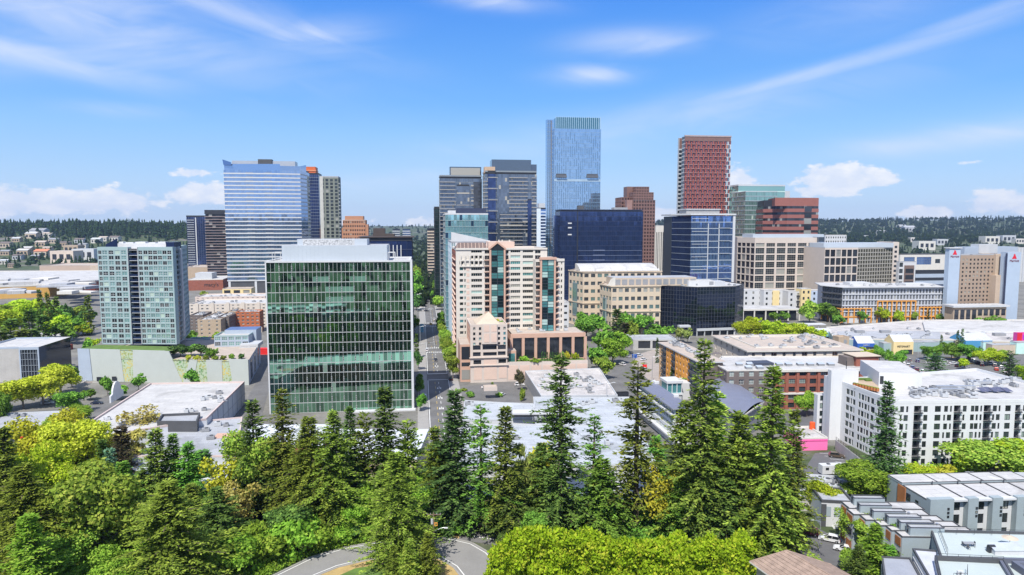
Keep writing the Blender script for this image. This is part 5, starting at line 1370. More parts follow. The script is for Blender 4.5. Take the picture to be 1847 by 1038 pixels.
# ================================================================== CONDO TOWER AND ITS PODIUM
PALEPINK_W = M("pale_pink_wall_cream", (.56, .485, .43), .8, var=.05, streak=.08)
def condo():
 YT = 346; TEALF = MATS['teal_glass']; n = 17; WC = M('warm_white_wall', (.60, .565, .51), .75, var=.05, streak=.1)
 p, H = bx(822, 987, 449, YT, 40)
 t = B('condominium_tower', 'cream and salmon condominium tower with gabled teal glass bay facing the avenue', 'apartment tower', p, H)
 F = t.face(0); W = F.W; fh = H / 21.0; X = lambda px: F.px(px, 500)
 rows = floors(21, fh, .85, fh * .52)[2:]
 R_ = rows
 # bays measured off the front
 segs = [('A', 822, 830), ('w', 829, 835.5), ('w2', 837.5, 840), ('p', 841, 847), ('w3', 850, 869.5), ('b', 874.5, 883), ('T', 885, 908.5), ('b', 909.5, 917.5), ('w4', 921, 938.5), ('w4', 943, 961.5), ('b', 965, 975)]
 ops, low = [], H * .0
 wins = []
 for k, a, b in segs:
  x0, x1 = X(a), X(b)
  if k == 'T':
   continue
  for i, (z0, z1) in enumerate(R_):
   if k == 'p' and i < 17: continue
   if k in ('A', 'p'): continue
   nx = {'w': 0, 'w2': 0, 'w3': 4, 'w4': 4, 'b': 1}[k]
   if k == 'b': z0 -= .55
   if k in ('w', 'w2', 'p') and i > 16: continue
   ops.append((x0, x1, z0, z1)); wins.append((x0, x1, z0, z1, nx, k))
 t.wall(F, ops, WC, .35)
 for x0, x1, z0, z1, nx, k in wins:
  t.window(F, x0, x1, z0, z1, .35, gl=[G_WIN, G_WIN, TEALF] if k != 'b' else G_DARK, fr=WC, fw=.09, nx=nx, nz=0)
 bal = {}
 for k, a, b in segs:
  if k != 'b': continue
  for i in range(2, 20):
   m = MB(); F.box(m, X(a) - .25, X(b) + .25, i * fh - .1, i * fh + .16, .02, 1.3, SALMON); F.box(m, X(a) - .25, X(b) + .25, i * fh + 1.0, i * fh + 1.1, 1.2, 1.3, MULD)
   for q in range(6): xx = X(a) + (X(b) - X(a)) * q / 5; F.box(m, xx - .04, xx + .04, i * fh + .16, i * fh + 1.0, 1.22, 1.28, MULD)
   t.put(m, 'balcony')
 for i in range(19):
  m = MB(); F.box(m, X(841.5), X(846.5), R_[0][0] + i * fh - .2, R_[0][0] + i * fh + 1.5, .02, .1, PALEPINK) if i < 16 else None; t.put(m, 'pink_panel')
 # the loggia floors under the mansard roof
 for zf in (19, 18):
  m = MB(); F.box(m, X(829), X(873), zf * fh - .3, zf * fh + .25, .02, .7, WC)
  for q in range(6): xx = X(831 + q * 8); F.box(m, xx - .3, xx + .3, zf * fh + .25, zf * fh + fh - .3, .3, .7, WC)
  t.put(m, 'loggia')
 # central glass bay with its gable
 def bay(a, b, z1, gable, ph):
  x0, x1 = X(a), X(b); o = 1.6; m = MB(); k = 2
  F.box(m, x0 - .9, x0, 0, z1, .0, o + .2, SALMON); F.box(m, x1, x1 + .9, 0, z1, .0, o + .2, SALMON)
  if gable:
   xm = (x0 + x1) / 2
   for s in (-1, 1):
    e = x0 - 1.3 if s < 0 else x1 + 1.3; pts_ = [(e, z1 - .3), (xm, z1 + 3.2), (xm, z1 + 4.2), (e, z1 + .7)]
    if s > 0: pts_ = pts_[::-1]
    f = [F.p(x, z, o + .4) for x, z in pts_]; bk = [F.p(x, z, -3) for x, z in pts_]; m.poly(f, SALMON)
    for i in range(4): j = (i + 1) % 4; m.poly([f[j], f[i], bk[i], bk[j]], SALMON)
   m.poly([F.p(x0 - 1, z1 - .3, o), F.p(x1 + 1, z1 - .3, o), F.p(xm, z1 + 3.3, o)], G_DARK)
  else: F.box(m, x0 - 1.2, x1 + 1.2, z1, z1 + 1.2, .0, o + .5, SALMON)
  t.put(m, 'bay_frame')
  nf = int(round(z1 / fh)); f2 = z1 / nf
  for i in range(1, nf):
   for c in range(2): t.window(F, x0 + (x1 - x0) * c / 2, x0 + (x1 - x0) * (c + 1) / 2, i * f2, (i + 1) * f2, gl=TEALF, fr=MULD, fw=.14, nx=0, nz=1, name='bay_window', o=o - .2)
  m = MB(); F.box(m, x0, x1, 0, z1, 0, o - .3, MULD); t.put(m, 'bay_body')
 bay(885.5, 908, H - .5, True, 0)
 # left end wall in red brick with balconies
 SB = M('rose_brown_brick', (.24, .10, .075), .85, var=.12)
 F3 = t.face(3); t.punched(F3, even(F3.W, 6, F3.W / 9), floors(21, fh, .6, fh * .6), SB, G_DARK, None, .5)
 for i in range(2, 20): m = MB(); F3.box(m, F3.W * .1, F3.W * .9, i * fh - .1, i * fh + .2, .02, .7, PALEPINK); t.put(m, 'balcony')
 t.plain(1, WC); t.plain(2, WC)
 # mansard and rooftop volumes
 m = MB(); q, _ = bx(821, 881, 440, YT + 1.5, 12); zt = ZAT(438.5, YT + 3); qi = offset(q, -2)
 for i in range(4): j = (i + 1) % 4; m.poly([(*q[i], H), (*q[j], H), (*qi[j], zt), (*qi[i], zt)], M('brown_metal_roof', (.13, .09, .08), .6))
 m.poly([(*k, zt) for k in qi], M('brown_metal_roof', (.13, .09, .08), .6)); t.put(m, 'mansard_roof')
 Fm = Face(q[0], q[1], H, zt)
 for k in range(9): m = MB(); a_ = Fm.p(Fm.W * (k + .5) / 9, 0, .12); b_ = Fm.p(Fm.W * (k + .5) / 9, zt - H, -1.9); m.tube(a_, b_, .12, .12, PALEPINK, 4); t.put(m, 'roof_rib')
 q, h = bx(881, 928, 436.5, YT + 12, 14); t.block(q, H - 1, h, PALEPINK, 'penthouse');
 for k in (899, 905, 918): q, h = bx(k, k + 2, 433, YT + 14, 1); t.block(q, H, h, WC, 'chimney')
 t.flat_roof(m=ROOFT, par=.8, parm=WC)
 m = MB(); F.box(m, 0, W, H - .6, H + .3, .0, .5, WC); t.put(m, 'cornice')
 # lower shoulder on the right with the second bay
 p2, H2 = bx(966, 1018, 469, YT - 3, 36)
 F2 = Face(p2[0], p2[1], 0, H2); t2F = F
 ops = []
 X2 = lambda px: F2.px(px, 520); n2 = int(H2 / fh); r2 = floors(n2, fh, .8, fh * .52)[1:]
 for (z0, z1) in r2:
  ops += [(X2(966.5), X2(974), z0 - .5, z1), (X2(1001), X2(1006.5), z0 - .5, z1), (X2(1011.5), X2(1014), z0, z1)]
 t.wall(F2, ops, WC, .35)
 for o in ops: t.window(F2, *o, .35, gl=[G_DARK, G_WIN], fr=WC, fw=.08, nx=1 if o[1] - o[0] > 1 else 0)
 for i in range(1, n2):
  for a, b in ((965.5, 975), (1000.5, 1008)):
   m = MB(); F2.box(m, X2(a), X2(b), i * fh - .1, i * fh + .16, .02, 1.3, SALMON); F2.box(m, X2(a), X2(b), i * fh + 1.0, i * fh + 1.1, 1.2, 1.3, MULD); t.put(m, 'balcony')
 m = MB()
 for i in (1, 2, 3):
  Fq = Face(p2[i], p2[(i + 1) % 4], 0, H2); Fq.quad(m, 0, Fq.W, 0, H2, 0, WC)
 m.poly([(*k, H2 - .02) for k in p2], ROOFT); t.put(m, 'shoulder_wall')
 m = MB(); F2.box(m, X2(999), F2.W, H2 - .8, H2 + .5, 0, .4, WC); t.put(m, 'cornice')
 F = F2; X = X2; bay(976.5, 998, H2 + .1, False, 0)
 t.done()
 # ---------------- podium: garden wing, retaining wall, glazed terrace
 Yf = DY(691); pf, Hf = bx(848, 915, 586, Yf, 24)
 b = B('podium_wing', 'pale pink stepped podium wing with planted roof at the foot of the condominium', 'podium', pf, Hf)
 F = b.face(0); X = lambda px: F.px(px, 640); W = F.W; Z = lambda py: ZAT(py, Yf)
 ops = []
 for r in range(4):
  z1 = Z(591 + 9.2 * r); z0 = Z(596.5 + 9.2 * r)
  for a in (853.5, 864, 898, 908): ops.append((X(a), X(a + 4.2), z0, z1))
 for a, c, y0, y1 in ((853, 867, 632, 623.5), (870.5, 896, 632, 622.5), (898, 912.5, 632, 623.5), (853, 867, 643.5, 636), (871.5, 896, 643, 636.5), (898, 912, 642.5, 635.5), (854, 868, 658, 650.5), (899, 913, 657, 649.5)): ops.append((X(a), X(c), Z(y0), Z(y1)))
 b.wall(F, ops, PALEPINK_W, .6)
 for o in ops: b.window(F, *o, .6, gl=[G_DARK, G_WIN, MATS['teal_glass']] if o[1] - o[0] < 2 else G_DARK, fr=MULD, fw=.08, nx=0 if o[1] - o[0] < 2 else 4)
 for a, c, y0, y1 in ((873, 882.5, 599, 584.5 + 2), (886, 895.5, 599, 586.5), (873, 882.5, 618, 602.5), (886, 895.5, 618, 602.5), (873, 896, 660, 650), (855, 869, 686, 663), (873, 896, 686, 663), (900, 914, 684, 663)):
  m = MB(); F.box(m, X(a), X(c), Z(y0), Z(y1), .05, .12, PALEPINK); b.put(m, 'pink_panel')
 m = MB(); F.box(m, X(869), X(897), Z(621), Hf + .2, .02, .8, PALEPINK_W); b.put(m, 'wall_bay')
 for a, c, y0, y1 in ((873, 882.5, 599, 587.5), (886, 895.5, 599, 587.5), (873, 882.5, 618, 602.5), (886, 895.5, 618, 602.5)):
  m = MB(); F.box(m, X(a), X(c), Z(y0), Z(y1), .8, .9, PALEPINK); b.put(m, 'pink_panel')
 for y in (646.5, 660.5): m = MB(); F.box(m, -.5, W + .5, Z(y), Z(y - 1.4), .02, .7, PALEPINK_W); b.put(m, 'string_course')
 for i in (1, 2): b.plain(i, PALEPINK_W)
 F3 = b.face(3); b.punched(F3, even(F3.W, 5, 2.2), floors(int(Hf / 3), 3, .7, 1.7), SALMON, G_DARK, None, .4); b.flat_roof(m=ROOFT, parm=PALEPINK_W)
 m = MB(); q = offset(pf, -3); c = [(q[0][0] + q[1][0]) / 2, (q[0][1] + q[1][1]) / 2]
 m.poly([(*q[0], Hf - .5), (*q[1], Hf - .5), (c[0], c[1] + 9, Hf + 4.5)], BEIGE); m.poly([(*q[1], Hf - .5), (*q[2], Hf - .5), (c[0], c[1] + 9, Hf + 4.5)], BEIGE); m.poly([(*q[3], Hf - .5), (*q[0], Hf - .5), (c[0], c[1] + 9, Hf + 4.5)], BEIGE); b.put(m, 'sloped_trellis')
 # corner block by the avenue
 q, h = bx(830, 849, 622, Yf + 2, 22); m = MB(); m.prism(q, 0, h, SALMON, ROOFT); b.put(m, 'corner_block'); Fq = Face(q[0], q[1], 0, h)
 for (z0, z1) in ((.06, .32), (.42, .52), (.6, .94)): m = MB(); Fq.box(m, Fq.W * .12, Fq.W * .92, h * z0, h * z1, .01, .1, G_DARK); b.put(m, 'shop_window')
 q, h = bx(916, 931, 633, Yf + 8, 20); m = MB(); m.prism(q, 0, h, SALMON, ROOFT); b.put(m, 'corner_block'); Fq = Face(q[0], q[1], 0, h); m = MB(); Fq.box(m, Fq.W * .1, Fq.W * .85, h * .35, h * .9, .01, .1, MATS['teal_glass']); b.put(m, 'shop_window')
 # long glazed terrace wing
 q, h = bx(921, 1056, 603, Yf + 14, 20); m = MB(); m.prism(offset(q, -.8), 0, h - .1, G_DARK, ROOFT); b.put(m, 'terrace_glazing')
 Fq = Face(q[0], q[1], 0, h); m = MB(); Fq.box(m, 0, Fq.W, h - 2.0, h, -.7, .2, SALMON); Fq.box(m, 0, Fq.W, h * .32, h * .40, -.7, .15, SALMON)
 for k in range(7): xx = Fq.W * (k / 6) if k else .4; Fq.box(m, xx - .7, xx + .7, 0, h - 2, -.7, .15, SALMON)
 Fq.box(m, 0, Fq.W, 0, h * .32, -.8, -.5, TAN); b.put(m, 'terrace_frame')
 Fe = Face(q[3], q[0], 0, h); m = MB(); Fe.quad(m, 0, Fe.W, 0, h, -.02, SALMON); b.put(m, 'terrace_end_wall')
 for s in rect_in(q, 8, rng): b.units([s], h - .1)
 b.done()
 # retaining wall
 a = (pf[1][0], pf[1][1] + .3); v = ax(YG)[0]; e = along(a, v, 1060, 670); d = 1.2
 q = [a, e, (e[0] - v[1] * d, e[1] + v[0] * d), (a[0] - v[1] * d, a[1] + v[0] * d)]
 w = B('retaining_wall', 'long pale pink retaining wall with inset panels below the terrace garden', 'wall', q, Z(656)); w.plain(2, PALEPINK_W); w.plain(1, PALEPINK_W); w.plain(3, PALEPINK_W); F = w.plain(0, PALEPINK_W); w.flat_roof(m=PALEPINK_W, par=0)
 for k in range(7): m = MB(); F.box(m, F.W * (k + .08) / 7, F.W * (k + .92) / 7, .8, w.H - 1.6, .02, .10, PALEPINK); w.put(m, 'pink_panel')
 w.done()
 tz = w.H - 1.0
 sheet('terrace_garden', [q[2], q[3], (q[3][0] - 3, q[3][1] + 22), (q[2][0] - 3, q[2][1] + 22)], GRASS, tz)
 return tz
PALEPINK_W = M('pale_pink_wall_cream', (.56, .485, .43), .8, var=.05, streak=.08)
TZ = condo()

# ================================================================== CREAM OFFICES AND THE DARK CUBE
def cream_office(label, l, cnr, r, yt, Yc, Yl, nf, nl, nc, vault):
 a = P(l, yt - 3, Yl)[:2]; p, H = bx(cnr, r, yt, Yc, 30); pts = [a, p[0], p[1], p[2], (a[0] + 8, a[1] + 24)]
 t = B('office_block', label, 'office block', pts, H); fh = H / nf
 for i, k in ((0, nl), (1, nc)):
  F = t.face(i); t.punched(F, even(F.W, k, F.W / k * .64), floors(nf, fh, fh * .30, fh * .46), CREAM, [G_WIN, G_WIN, G_SGREEN], MULG, .3, .1, 2, 0)
  for r_ in (0, nf // 2, nf): m = MB(); F.box(m, -.2, F.W + .2, max(0, r_ * fh - .35), r_ * fh + .35, .02, .55, CREAM); t.put(m, 'cornice')
 F = t.face(0); m = MB(); F.box(m, F.W * .30, F.W * .62, fh * 1.2, H - fh * 1.5, .02, .3, MULG)
 for k in range(4): F.box(m, F.W * (.31 + .08 * k), F.W * (.36 + .08 * k), fh * 1.4, H - fh * 1.6, .3, .4, G_SGREEN)
 t.put(m, 'glass_bay')
 for i in (2, 3, 4): t.plain(i, CREAM)
 t.flat_roof(m=ROOFT, parm=CREAM)
 if vault:
  vl, vr, vt = vault; q, _ = bx(vl, vr, vt, Yc + 5, 18); zt = ZAT(vt, Yc + 14); m = MB(); k = 9; u = ax(YG)[1]; v = ax(YG)[0]; L = math.hypot(q[1][0] - q[0][0], q[1][1] - q[0][1]) + 5
  prof = [(18 * (1 - math.cos(math.pi * i / (2 * k))) , math.sin(math.pi * i / (2 * k))) for i in range(k + 1)]
  prof = [(2 + 18 * i / k, math.sin(math.pi / 2 * (i / k) ** .8)) for i in range(k + 1)]
  n = 5
  for s in range(n):
   m = MB()
   x0, x1 = L * s / n + .08, L * (s + 1) / n - .08
   pt = lambda x, d, h: (q[0][0] + v[0] * x + u[0] * d, q[0][1] + v[1] * x + u[1] * d, H + (zt - H) * h + .02)
   for i in range(k):
    (d0, h0), (d1, h1) = prof[i], prof[i + 1]; m.poly([pt(x0, d0, h0), pt(x1, d0, h0), pt(x1, d1, h1), pt(x0, d1, h1)], ROOFW)
   m.poly([pt(x0, 2, 0)] + [pt(x0, d, h) for d, h in prof][1:] + [pt(x0, 20, 0)], OFFWH); m.poly(([pt(x1, 2, 0)] + [pt(x1, d, h) for d, h in prof][1:] + [pt(x1, 20, 0)])[::-1], OFFWH)
   t.put(m, 'vault_panel')
  m = MB()
  for s in range(7): x = L * s / 6; m.tube(pt(x, 1.0, -.02), pt(x, 2.2, .35), .35, .35, WHITE, 6)
  t.put(m, 'vault_rib')
 return t, pts, H
t, pts, H = cream_office('cream office block with a white barrel vaulted roof', 1026, 1052, 1194, 491, 500, 520, 7, 4, 12, (1048, 1178, 477)); t.done()
t, pts, H = cream_office('cream office block with a stepped grey attic, standing before the vaulted one', 1082, 1103, 1192, 517, 452, 470, 6, 4, 8, None)
q, h = bx(1108, 1256, 502, 462, 20); m = MB(); m.prism(q, H - .8, h, BEIGE, ROOFG); t.put(m, 'attic'); F = Face(q[0], q[1], H - .8, h)
for k in range(12): m = MB(); F.box(m, F.W * (k + .12) / 12, F.W * (k + .88) / 12, .9, h - H - .2, .02, .12, MGREY); t.put(m, 'attic_panel')
q, h = bx(1094, 1110, 508, 455, 16); m = MB(); F = Face(q[0], q[1], H, h); mbx = [F.p(x, z, 0) for x, z in ((0, 0), (F.W, 0), (F.W, h - H + 3), (F.W * .5, h - H + 1.6), (F.W * .2, (h - H) * .4))]; m.poly(mbx, OFFWH); m.poly([(x, y + .5, z) for x, y, z in mbx][::-1], OFFWH); t.put(m, 'curved_gable'); t.done()

def cube():
 CUBEM = M('cube_mullion', (.085, .095, .11), .5)
 Yc = 455; c = P(1258, 519, Yc)[:2]; l = P(1180, 513, Yc + 17)[:2]; r = P(1327, 518, Yc + 6)[:2]; r2 = P(1342, 515, Yc + 24)[:2]; H = ZAT(518, Yc)
 pts = [l, c, r, r2, (r2[0] - 6, r2[1] + 30), (l[0] + 6, l[1] + 36)]
 t = B('office_block', 'low black mirror glass office cube with a gridded facade and white rooftop box', 'office block', pts, H)
 for i in range(6):
  F = t.face(i); k = max(3, round(F.W / 2.1)); n = 11; z0 = 5.2 if i in (1, 2) else 0; fh = (H - z0) / n
  if i in (0, 1, 2):
   for rr in range(n - 1, -1, -1):
    for cc in range(k): t.window(F, F.W * cc / k, F.W * (cc + 1) / k, z0 + rr * fh, z0 + (rr + 1) * fh, gl=G_MIRROR, name='pane', o=0.0)
   m = MB()
   for cc in range(k + 1): F.box(m, max(0, F.W * cc / k - .06), min(F.W, F.W * cc / k + .06), z0, H, -.05, .05, CUBEM)
   for rr in range(n + 1): F.box(m, 0, F.W, z0 + rr * fh - .06, z0 + rr * fh + .06, -.05, .045, CUBEM)
   t.put(m, 'mullion_frame')
  else: t.plain(i, MULD)
  if z0:
   m = MB(); F.box(m, 0, F.W, 3.6, z0, -1, 1.0, LGREY)
   for q in range(5): F.box(m, F.W * q / 5, F.W * q / 5 + .5, 0, 3.6, -.5, .6, LGREY)
   F.quad(m, 0, F.W, 0, 3.6, -1.2, G_DARK); t.put(m, 'arcade')
 t.flat_roof(m=ROOFW, par=.5, parm=MULD)
 q, h = bx(1242, 1290, 507, 466, 10); m = MB(); m.prism(q, H - .5, h, WHITE, ROOFW); t.put(m, 'penthouse'); F = Face(q[0], q[1], H, h)
 m = MB(); F.box(m, F.W * .78, F.W * .94, .3, (h - H) * .8, .01, .08, MGREY); F.box(m, F.W * .28, F.W * .34, .1, 1.2, .01, .08, MGREY); t.put(m, 'louvre')
 q, h = bx(1290, 1308, 508, 468, 9); t.block(q, H - .5, h, LGREY, 'penthouse')
 for s in [P(1325, 515, 470)[:2], P(1230, 513, 468)[:2], P(1315, 514, 474)[:2]]: t.at(UNIT[3], 'rooftop_unit', (*s, H - .5))
 q, h = bx(1226, 1246, 588, 440, 4); m = MB(); m.prism(q, h - 1.2, h, LGREY, bottom=True)
 for k in range(4): m.tube((*offset(q, -.4)[k], 0), (*offset(q, -.4)[k], h - 1.2), .25, .25, LGREY, 6)
 t.put(m, 'entrance_canopy'); t.done()
cube()

def small_mid():
 p, H = bx(1006, 1026, 545, 430, 16); t = B('apartment_building', 'small white block with dark window slots beside the condominium', 'apartment building', p, H); F = t.face(0); t.punched(F, [(F.W * .5, F.W * .85)], floors(6, H / 6, .8, 1.4), WHITE, G_DARK, None, .3); [t.plain(i, WHITE) for i in (1, 2, 3)]; t.flat_roof(m=ROOFW); t.done()
 # white, yellow and blue walk-up row behind the pavilion
 for (a, b, yt, Y, m_, lab) in ((1340, 1378, 523, 590, WHITE, 'white walk-up apartments behind street trees, next to the black cube'), (1378, 1422, 524, 585, WHITE, 'white walk-up apartments with a pale yellow bay'), (1422, 1446, 526, 578, WHITE, 'white walk-up apartments with stacked black balconies'),
                                 (1446, 1463, 521, 576, SUNNY, 'narrow yellow walk-up apartment block'), (1463, 1500, 524, 582, M('blue_and_white', (.46, .54, .66), .6), 'walk-up apartments in white and blue panels')):
  p, H = bx(a, b, yt, Y, 9); t = B('apartment_building', lab, 'apartment building', p, H); F = t.face(0); n = 4; fh = H / n; k = max(2, int(F.W / 5))
  t.punched(F, even(F.W, k, 1.8), floors(n, fh, 1.0, fh * .45), m_, G_WIN, MULD, .3, .1, 1, 0); [t.plain(i, m_) for i in (1, 2, 3)]; t.flat_roof(m=ROOFW, par=.4)
  mt = {1378: SUNNY, 1463: MIDB}.get(a)
  if mt: m = MB(); F.box(m, F.W * .35, F.W * .62, 0, H - .4, .02, .9, mt); t.put(m, 'wall_bay')
  if a == 1422:
   for k in range(3): m = MB(); F.box(m, F.W * .62, F.W * .92, fh * (k + 1), fh * (k + 1) + 1.1, .05, 1.3, MULD); t.put(m, 'balcony')
  if a == 1463:
   m = MB(); F.box(m, F.W * .75, F.W * .97, 0, H * .8, .02, .7, BLUEW); t.put(m, 'wall_bay')
  t.done()
 # open pavilion with columns
 p, H = bx(1338, 1444, 558, DY(580), 22, yaw=R(4)); t = B('pavilion', 'flat roofed drive-through bank pavilion on white columns', 'pavilion', p, H); t.block(p, H - 1.3, H, OFFWH, 'canopy_roof', ROOFW); q = offset(p, -2.2); t.block(q, 0, H - 1.31, G_DARK, 'glazed_hall'); F = t.face(0)
 for k in range(6): m = MB(); F.box(m, F.W * (k + .1) / 5.2, F.W * (k + .1) / 5.2 + .9, 0, H - 1.35, -1.2, -.3, OFFWH); t.put(m, 'column')
 t.done()
 p, H = bx(1366, 1490, 586, DY(596), 7, yaw=R(2)); t = B('canopy', 'long low white canopy roof behind the lime trees', 'canopy', p, H); t.block(p, H - .5, H, WHITE, 'canopy_roof')
 for k in range(5): m = MB(); F = t.face(0); m.tube(F.p(F.W * (k + .5) / 5, 0, -1), F.p(F.W * (k + .5) / 5, H - .5, -1), .2, .2, WHITE, 6); t.put(m, 'post')
 t.done()
 # carport / parking deck
 p, H = bx(1142, 1220, 612, DY(632), 16, yaw=R(2)); t = B('parking_deck', 'low grey parking deck with a concrete ramp wall beside the road', 'parking deck', p, H); F = t.face(0); t.punched(F, [(F.W * .12, F.W * .4), (F.W * .45, F.W * .8)], [(1.0, H - 1.2)], CONC, MULD, None, .6); [t.plain(i, CONC) for i in (1, 2, 3)]; t.flat_roof(m=ROOFG, par=.6, parm=LGREY); t.done()
small_mid()

# ================================================================== MIXED-USE BUILDING WITH ORANGE FRAMES
def mixed_use():
 Y = DY(583); p, H = bx(1520, 1715, 519, Y, 26, yaw=R(3)); l = P(1484, 517, Y + 16)[:2]; pts = [l, p[0], p[1], p[2], (l[0] + 6, l[1] + 22)]
 t = B('mixed_use_building', 'five storey grey apartment building with orange frames and a thin white roof', 'apartment building', pts, H)
 n = 6; fh = (H - 1.0) / n; F = t.face(0)
 DW = M('grey_stucco', (.42, .44, .48), .7, var=.06)
 for i, k in ((0, 7), (1, 34)):
  F = t.face(i); t.punched(F, even(F.W, k, F.W / k * .62), floors(n, fh, .5, fh - 1.0), DW if i else DGREY, [G_WIN, G_DARK, G_DARK], WHITE, .4, .12, 1, 0)
 for i in (2, 3, 4): t.plain(i, DW)
 F = t.face(1); X = lambda px: F.px(px, 560)
 F0 = t.face(0)
 for r in range(2, n):
  m = MB(); F0.box(m, 0, F0.W, r * fh - .1, r * fh + .9, .05, 1.5, DGREY); t.put(m, 'balcony'); m = MB(); F.box(m, 0, F.W, r * fh - .12, r * fh + .12, .02, .5, WHITE); t.put(m, 'floor_band')
 def frame(x0, x1, z0, z1, k, Fq=F):
  m = MB(); Fq.box(m, x0, x1, z1 - .7, z1, .03, .9, ORANGE); Fq.box(m, x0, x1, fh - .1, fh + .7, .03, .9, ORANGE)
  for q in range(k + 1): xx = x0 + (x1 - x0 - .7) * q / k; Fq.box(m, xx, xx + .7, z0, z1 - .7, .03, .9 + .005 * (q % 2), ORANGE)
  t.put(m, 'orange_frame')
 frame(.2, X(1572), 0, fh * 2.6, 5); frame(X(1581), X(1651), 0, fh * 3.9, 8); frame(X(1657), X(1716), 0, fh * 2.75, 8); frame(-.0, F0.W, 0, fh * 2.6, 3, F0)
 m = MB(); F.box(m, X(1530), X(1558), .1, fh * .9, .1, .5, WHITE); t.put(m, 'garage_door')
 rf = offset(pts, 2.2); m = MB(); m.prism(rf, H, H + .5, WHITE, ROOFW, bottom=True); t.put(m, 'thin_roof')
 for a, b, y in ((1533, 1570, 510), (1634, 1678, 512)): q, h = bx(a, b, y, Y + 10, 9); t.block(q, H + .4, h, WHITE, 'penthouse')
 for s in rect_in(p, 16, rng, 3): t.units([s], H + .5)
 t.done()
mixed_use()

# ================================================================== STRIP MALL
def strip_mall():
 zr = 5.5
 q = [G(1512, 632, 0), G(1700, 640, 0), G(1900, 645, 0), G(1990, 580, 0), G(1650, 582, 0), G(1500, 594, 0)]
 q = [G(1505, 611, zr), G(1720, 613, zr), G(1905, 618, zr), G(2000, 576, zr), G(1662, 577, zr), G(1490, 590, zr)]
 t = B('shopping_centre', 'long flat white roofed shopping centre behind the full car park', 'shopping centre', q, zr)
 for i in range(6): t.plain(i, (TEALW, BEIGE, BEIGE, WHITE, WHITE, WHITE)[i])
 t.flat_roof(m=ROOFDW, par=.6, parm=OFFWH)
 m = MB(); w = [G(x, y, zr) for x, y in ((1668, 597), (1980, 604), (1985, 580), (1664, 582))]; m.prism(w, zr - .5, zr + 1.0, WHITE, ROOFW); t.put(m, 'upper_roof')
 w = [G(x, y, zr) for x, y in ((1512, 608), (1700, 611), (1694, 596), (1510, 597))]; m = MB(); m.poly([(*a, zr - .45) for a in w], ROOFG); t.put(m, 'roof_patch')
 r = random.Random(8)
 for k in range(46): x, y = G(r.uniform(1500, 1845), r.uniform(592, 611), zr); t.at(UNIT[r.randrange(9)], 'rooftop_unit', (x, y, zr - .6), r.choice((0, 1.57)))
 for (x0, x1, y) in ((1545, 1560, 600), (1590, 1607, 600), (1795, 1815, 605)): a, b = G(x0, y, zr), G(x1, y, zr); m = MB(); m.box(a[0], b[0], a[1], a[1] + 3, zr - .6, zr + 1.2, MGREY); t.put(m, 'rooftop_unit')
 t.done()
 def gable(label, pl, pr, py_eave, py_base, mat, roofm, depth=9, txt=None, tmat=None, side=None, tsize=1.4, py_top=None):
  Y = DY(py_base); p, H = bx(pl, pr, py_eave, Y, depth, yaw=R(3)); b = B('gabled_shop', label, 'shop', p, H)
  pk = ZAT(py_top, Y) if py_top else H + 3
  for i in range(4): b.plain(i, mat)
  L, Rr = p[0], p[1]; mx = lambda a, c: ((a[0] + c[0]) / 2, (a[1] + c[1]) / 2)
  # ridge runs across the front: gable end on the left
  e0, e1 = mx(p[3], p[0]), mx(p[1], p[2]); m = MB(); ov = .5
  m.poly([(*p[0], H), (*p[1], H), (*e1, pk), (*e0, pk)], roofm); m.poly([(*p[2], H), (*p[3], H), (*e0, pk), (*e1, pk)], roofm); m.poly([(*p[3], H), (*p[0], H), (*e0, pk)], mat); m.poly([(*p[1], H), (*p[2], H), (*e1, pk)], mat); b.put(m, 'gable_roof')
  F = b.face(0)
  for k in range(int(F.W / 1.6)): m = MB(); a_ = F.p(F.W * (k + .5) / int(F.W / 1.6), H + .04, 0); e = (e0[0] + (e1[0] - e0[0]) * (k + .5) / int(F.W / 1.6), e0[1] + (e1[1] - e0[1]) * (k + .5) / int(F.W / 1.6), pk + .04); m.tube(a_, e, .06, .06, roofm, 4); b.put(m, 'roof_seam')
  m = MB(); F.box(m, F.W * .5, F.W * .95, .2, H * .38, .02, .15, G_DARK); b.put(m, 'shop_window')
  if txt: lettering(b, F, txt, F.W * .5, H * .56, .15, tsize, tmat)
  b.done(); return b
 gable('pale blue gabled shop with a grey roof, partner of a larger one', 1440, 1464, 594, 606, SKYW, LGREY, 8, py_top=589)
 gable('larger pale blue gabled shop beside its smaller partner', 1464, 1500, 600, 612, SKYW, LGREY, 8, py_top=594)
 gable('royal blue gabled shop with white lettering', 1547, 1578, 620, 630, BLUEW, LGREY, 10, 'SUPPLY', WHITE, tsize=1.2, py_top=609)
 gable('yellow gabled pet shop with black lettering and sign squares', 1612, 1648, 617, 640, SUNNY, LGREY, 9, 'PETSMART', MULD, tsize=1.6, py_top=606)
 gable('mid blue gabled shop near the pink sign', 1742, 1790, 615, 632, MIDB, LGREY, 14, py_top=604)
 for (a, b_, y0, y1, m_, lab) in ((1594, 1612, 619, 638, TEALW, 'pale teal shop wall beside the yellow gabled shop'), (1648, 1694, 617, 634, TEALW, 'long pale teal shop wall between the yellow and mid blue gables'), (1774, 1790, 617, 632, M('mint_wall', (.5, .72, .66), .7), 'mint green square wall beside the mid blue gable'), (1790, 1834, 622, 638, BEIGE, 'beige blank shop wall near the pink sign'), (1834, 1870, 618, 638, M('mint_wall', (.5, .72, .66), .7), 'mint wall under the pink sign')):
  p, H = bx(a, b_, y0, DY(y1 + 1), 5, yaw=R(3)); s = B('shop_wall', lab, 'wall', p, H); [s.plain(i, m_) for i in range(4)]; s.flat_roof(m=ROOFG, par=.3); s.done()
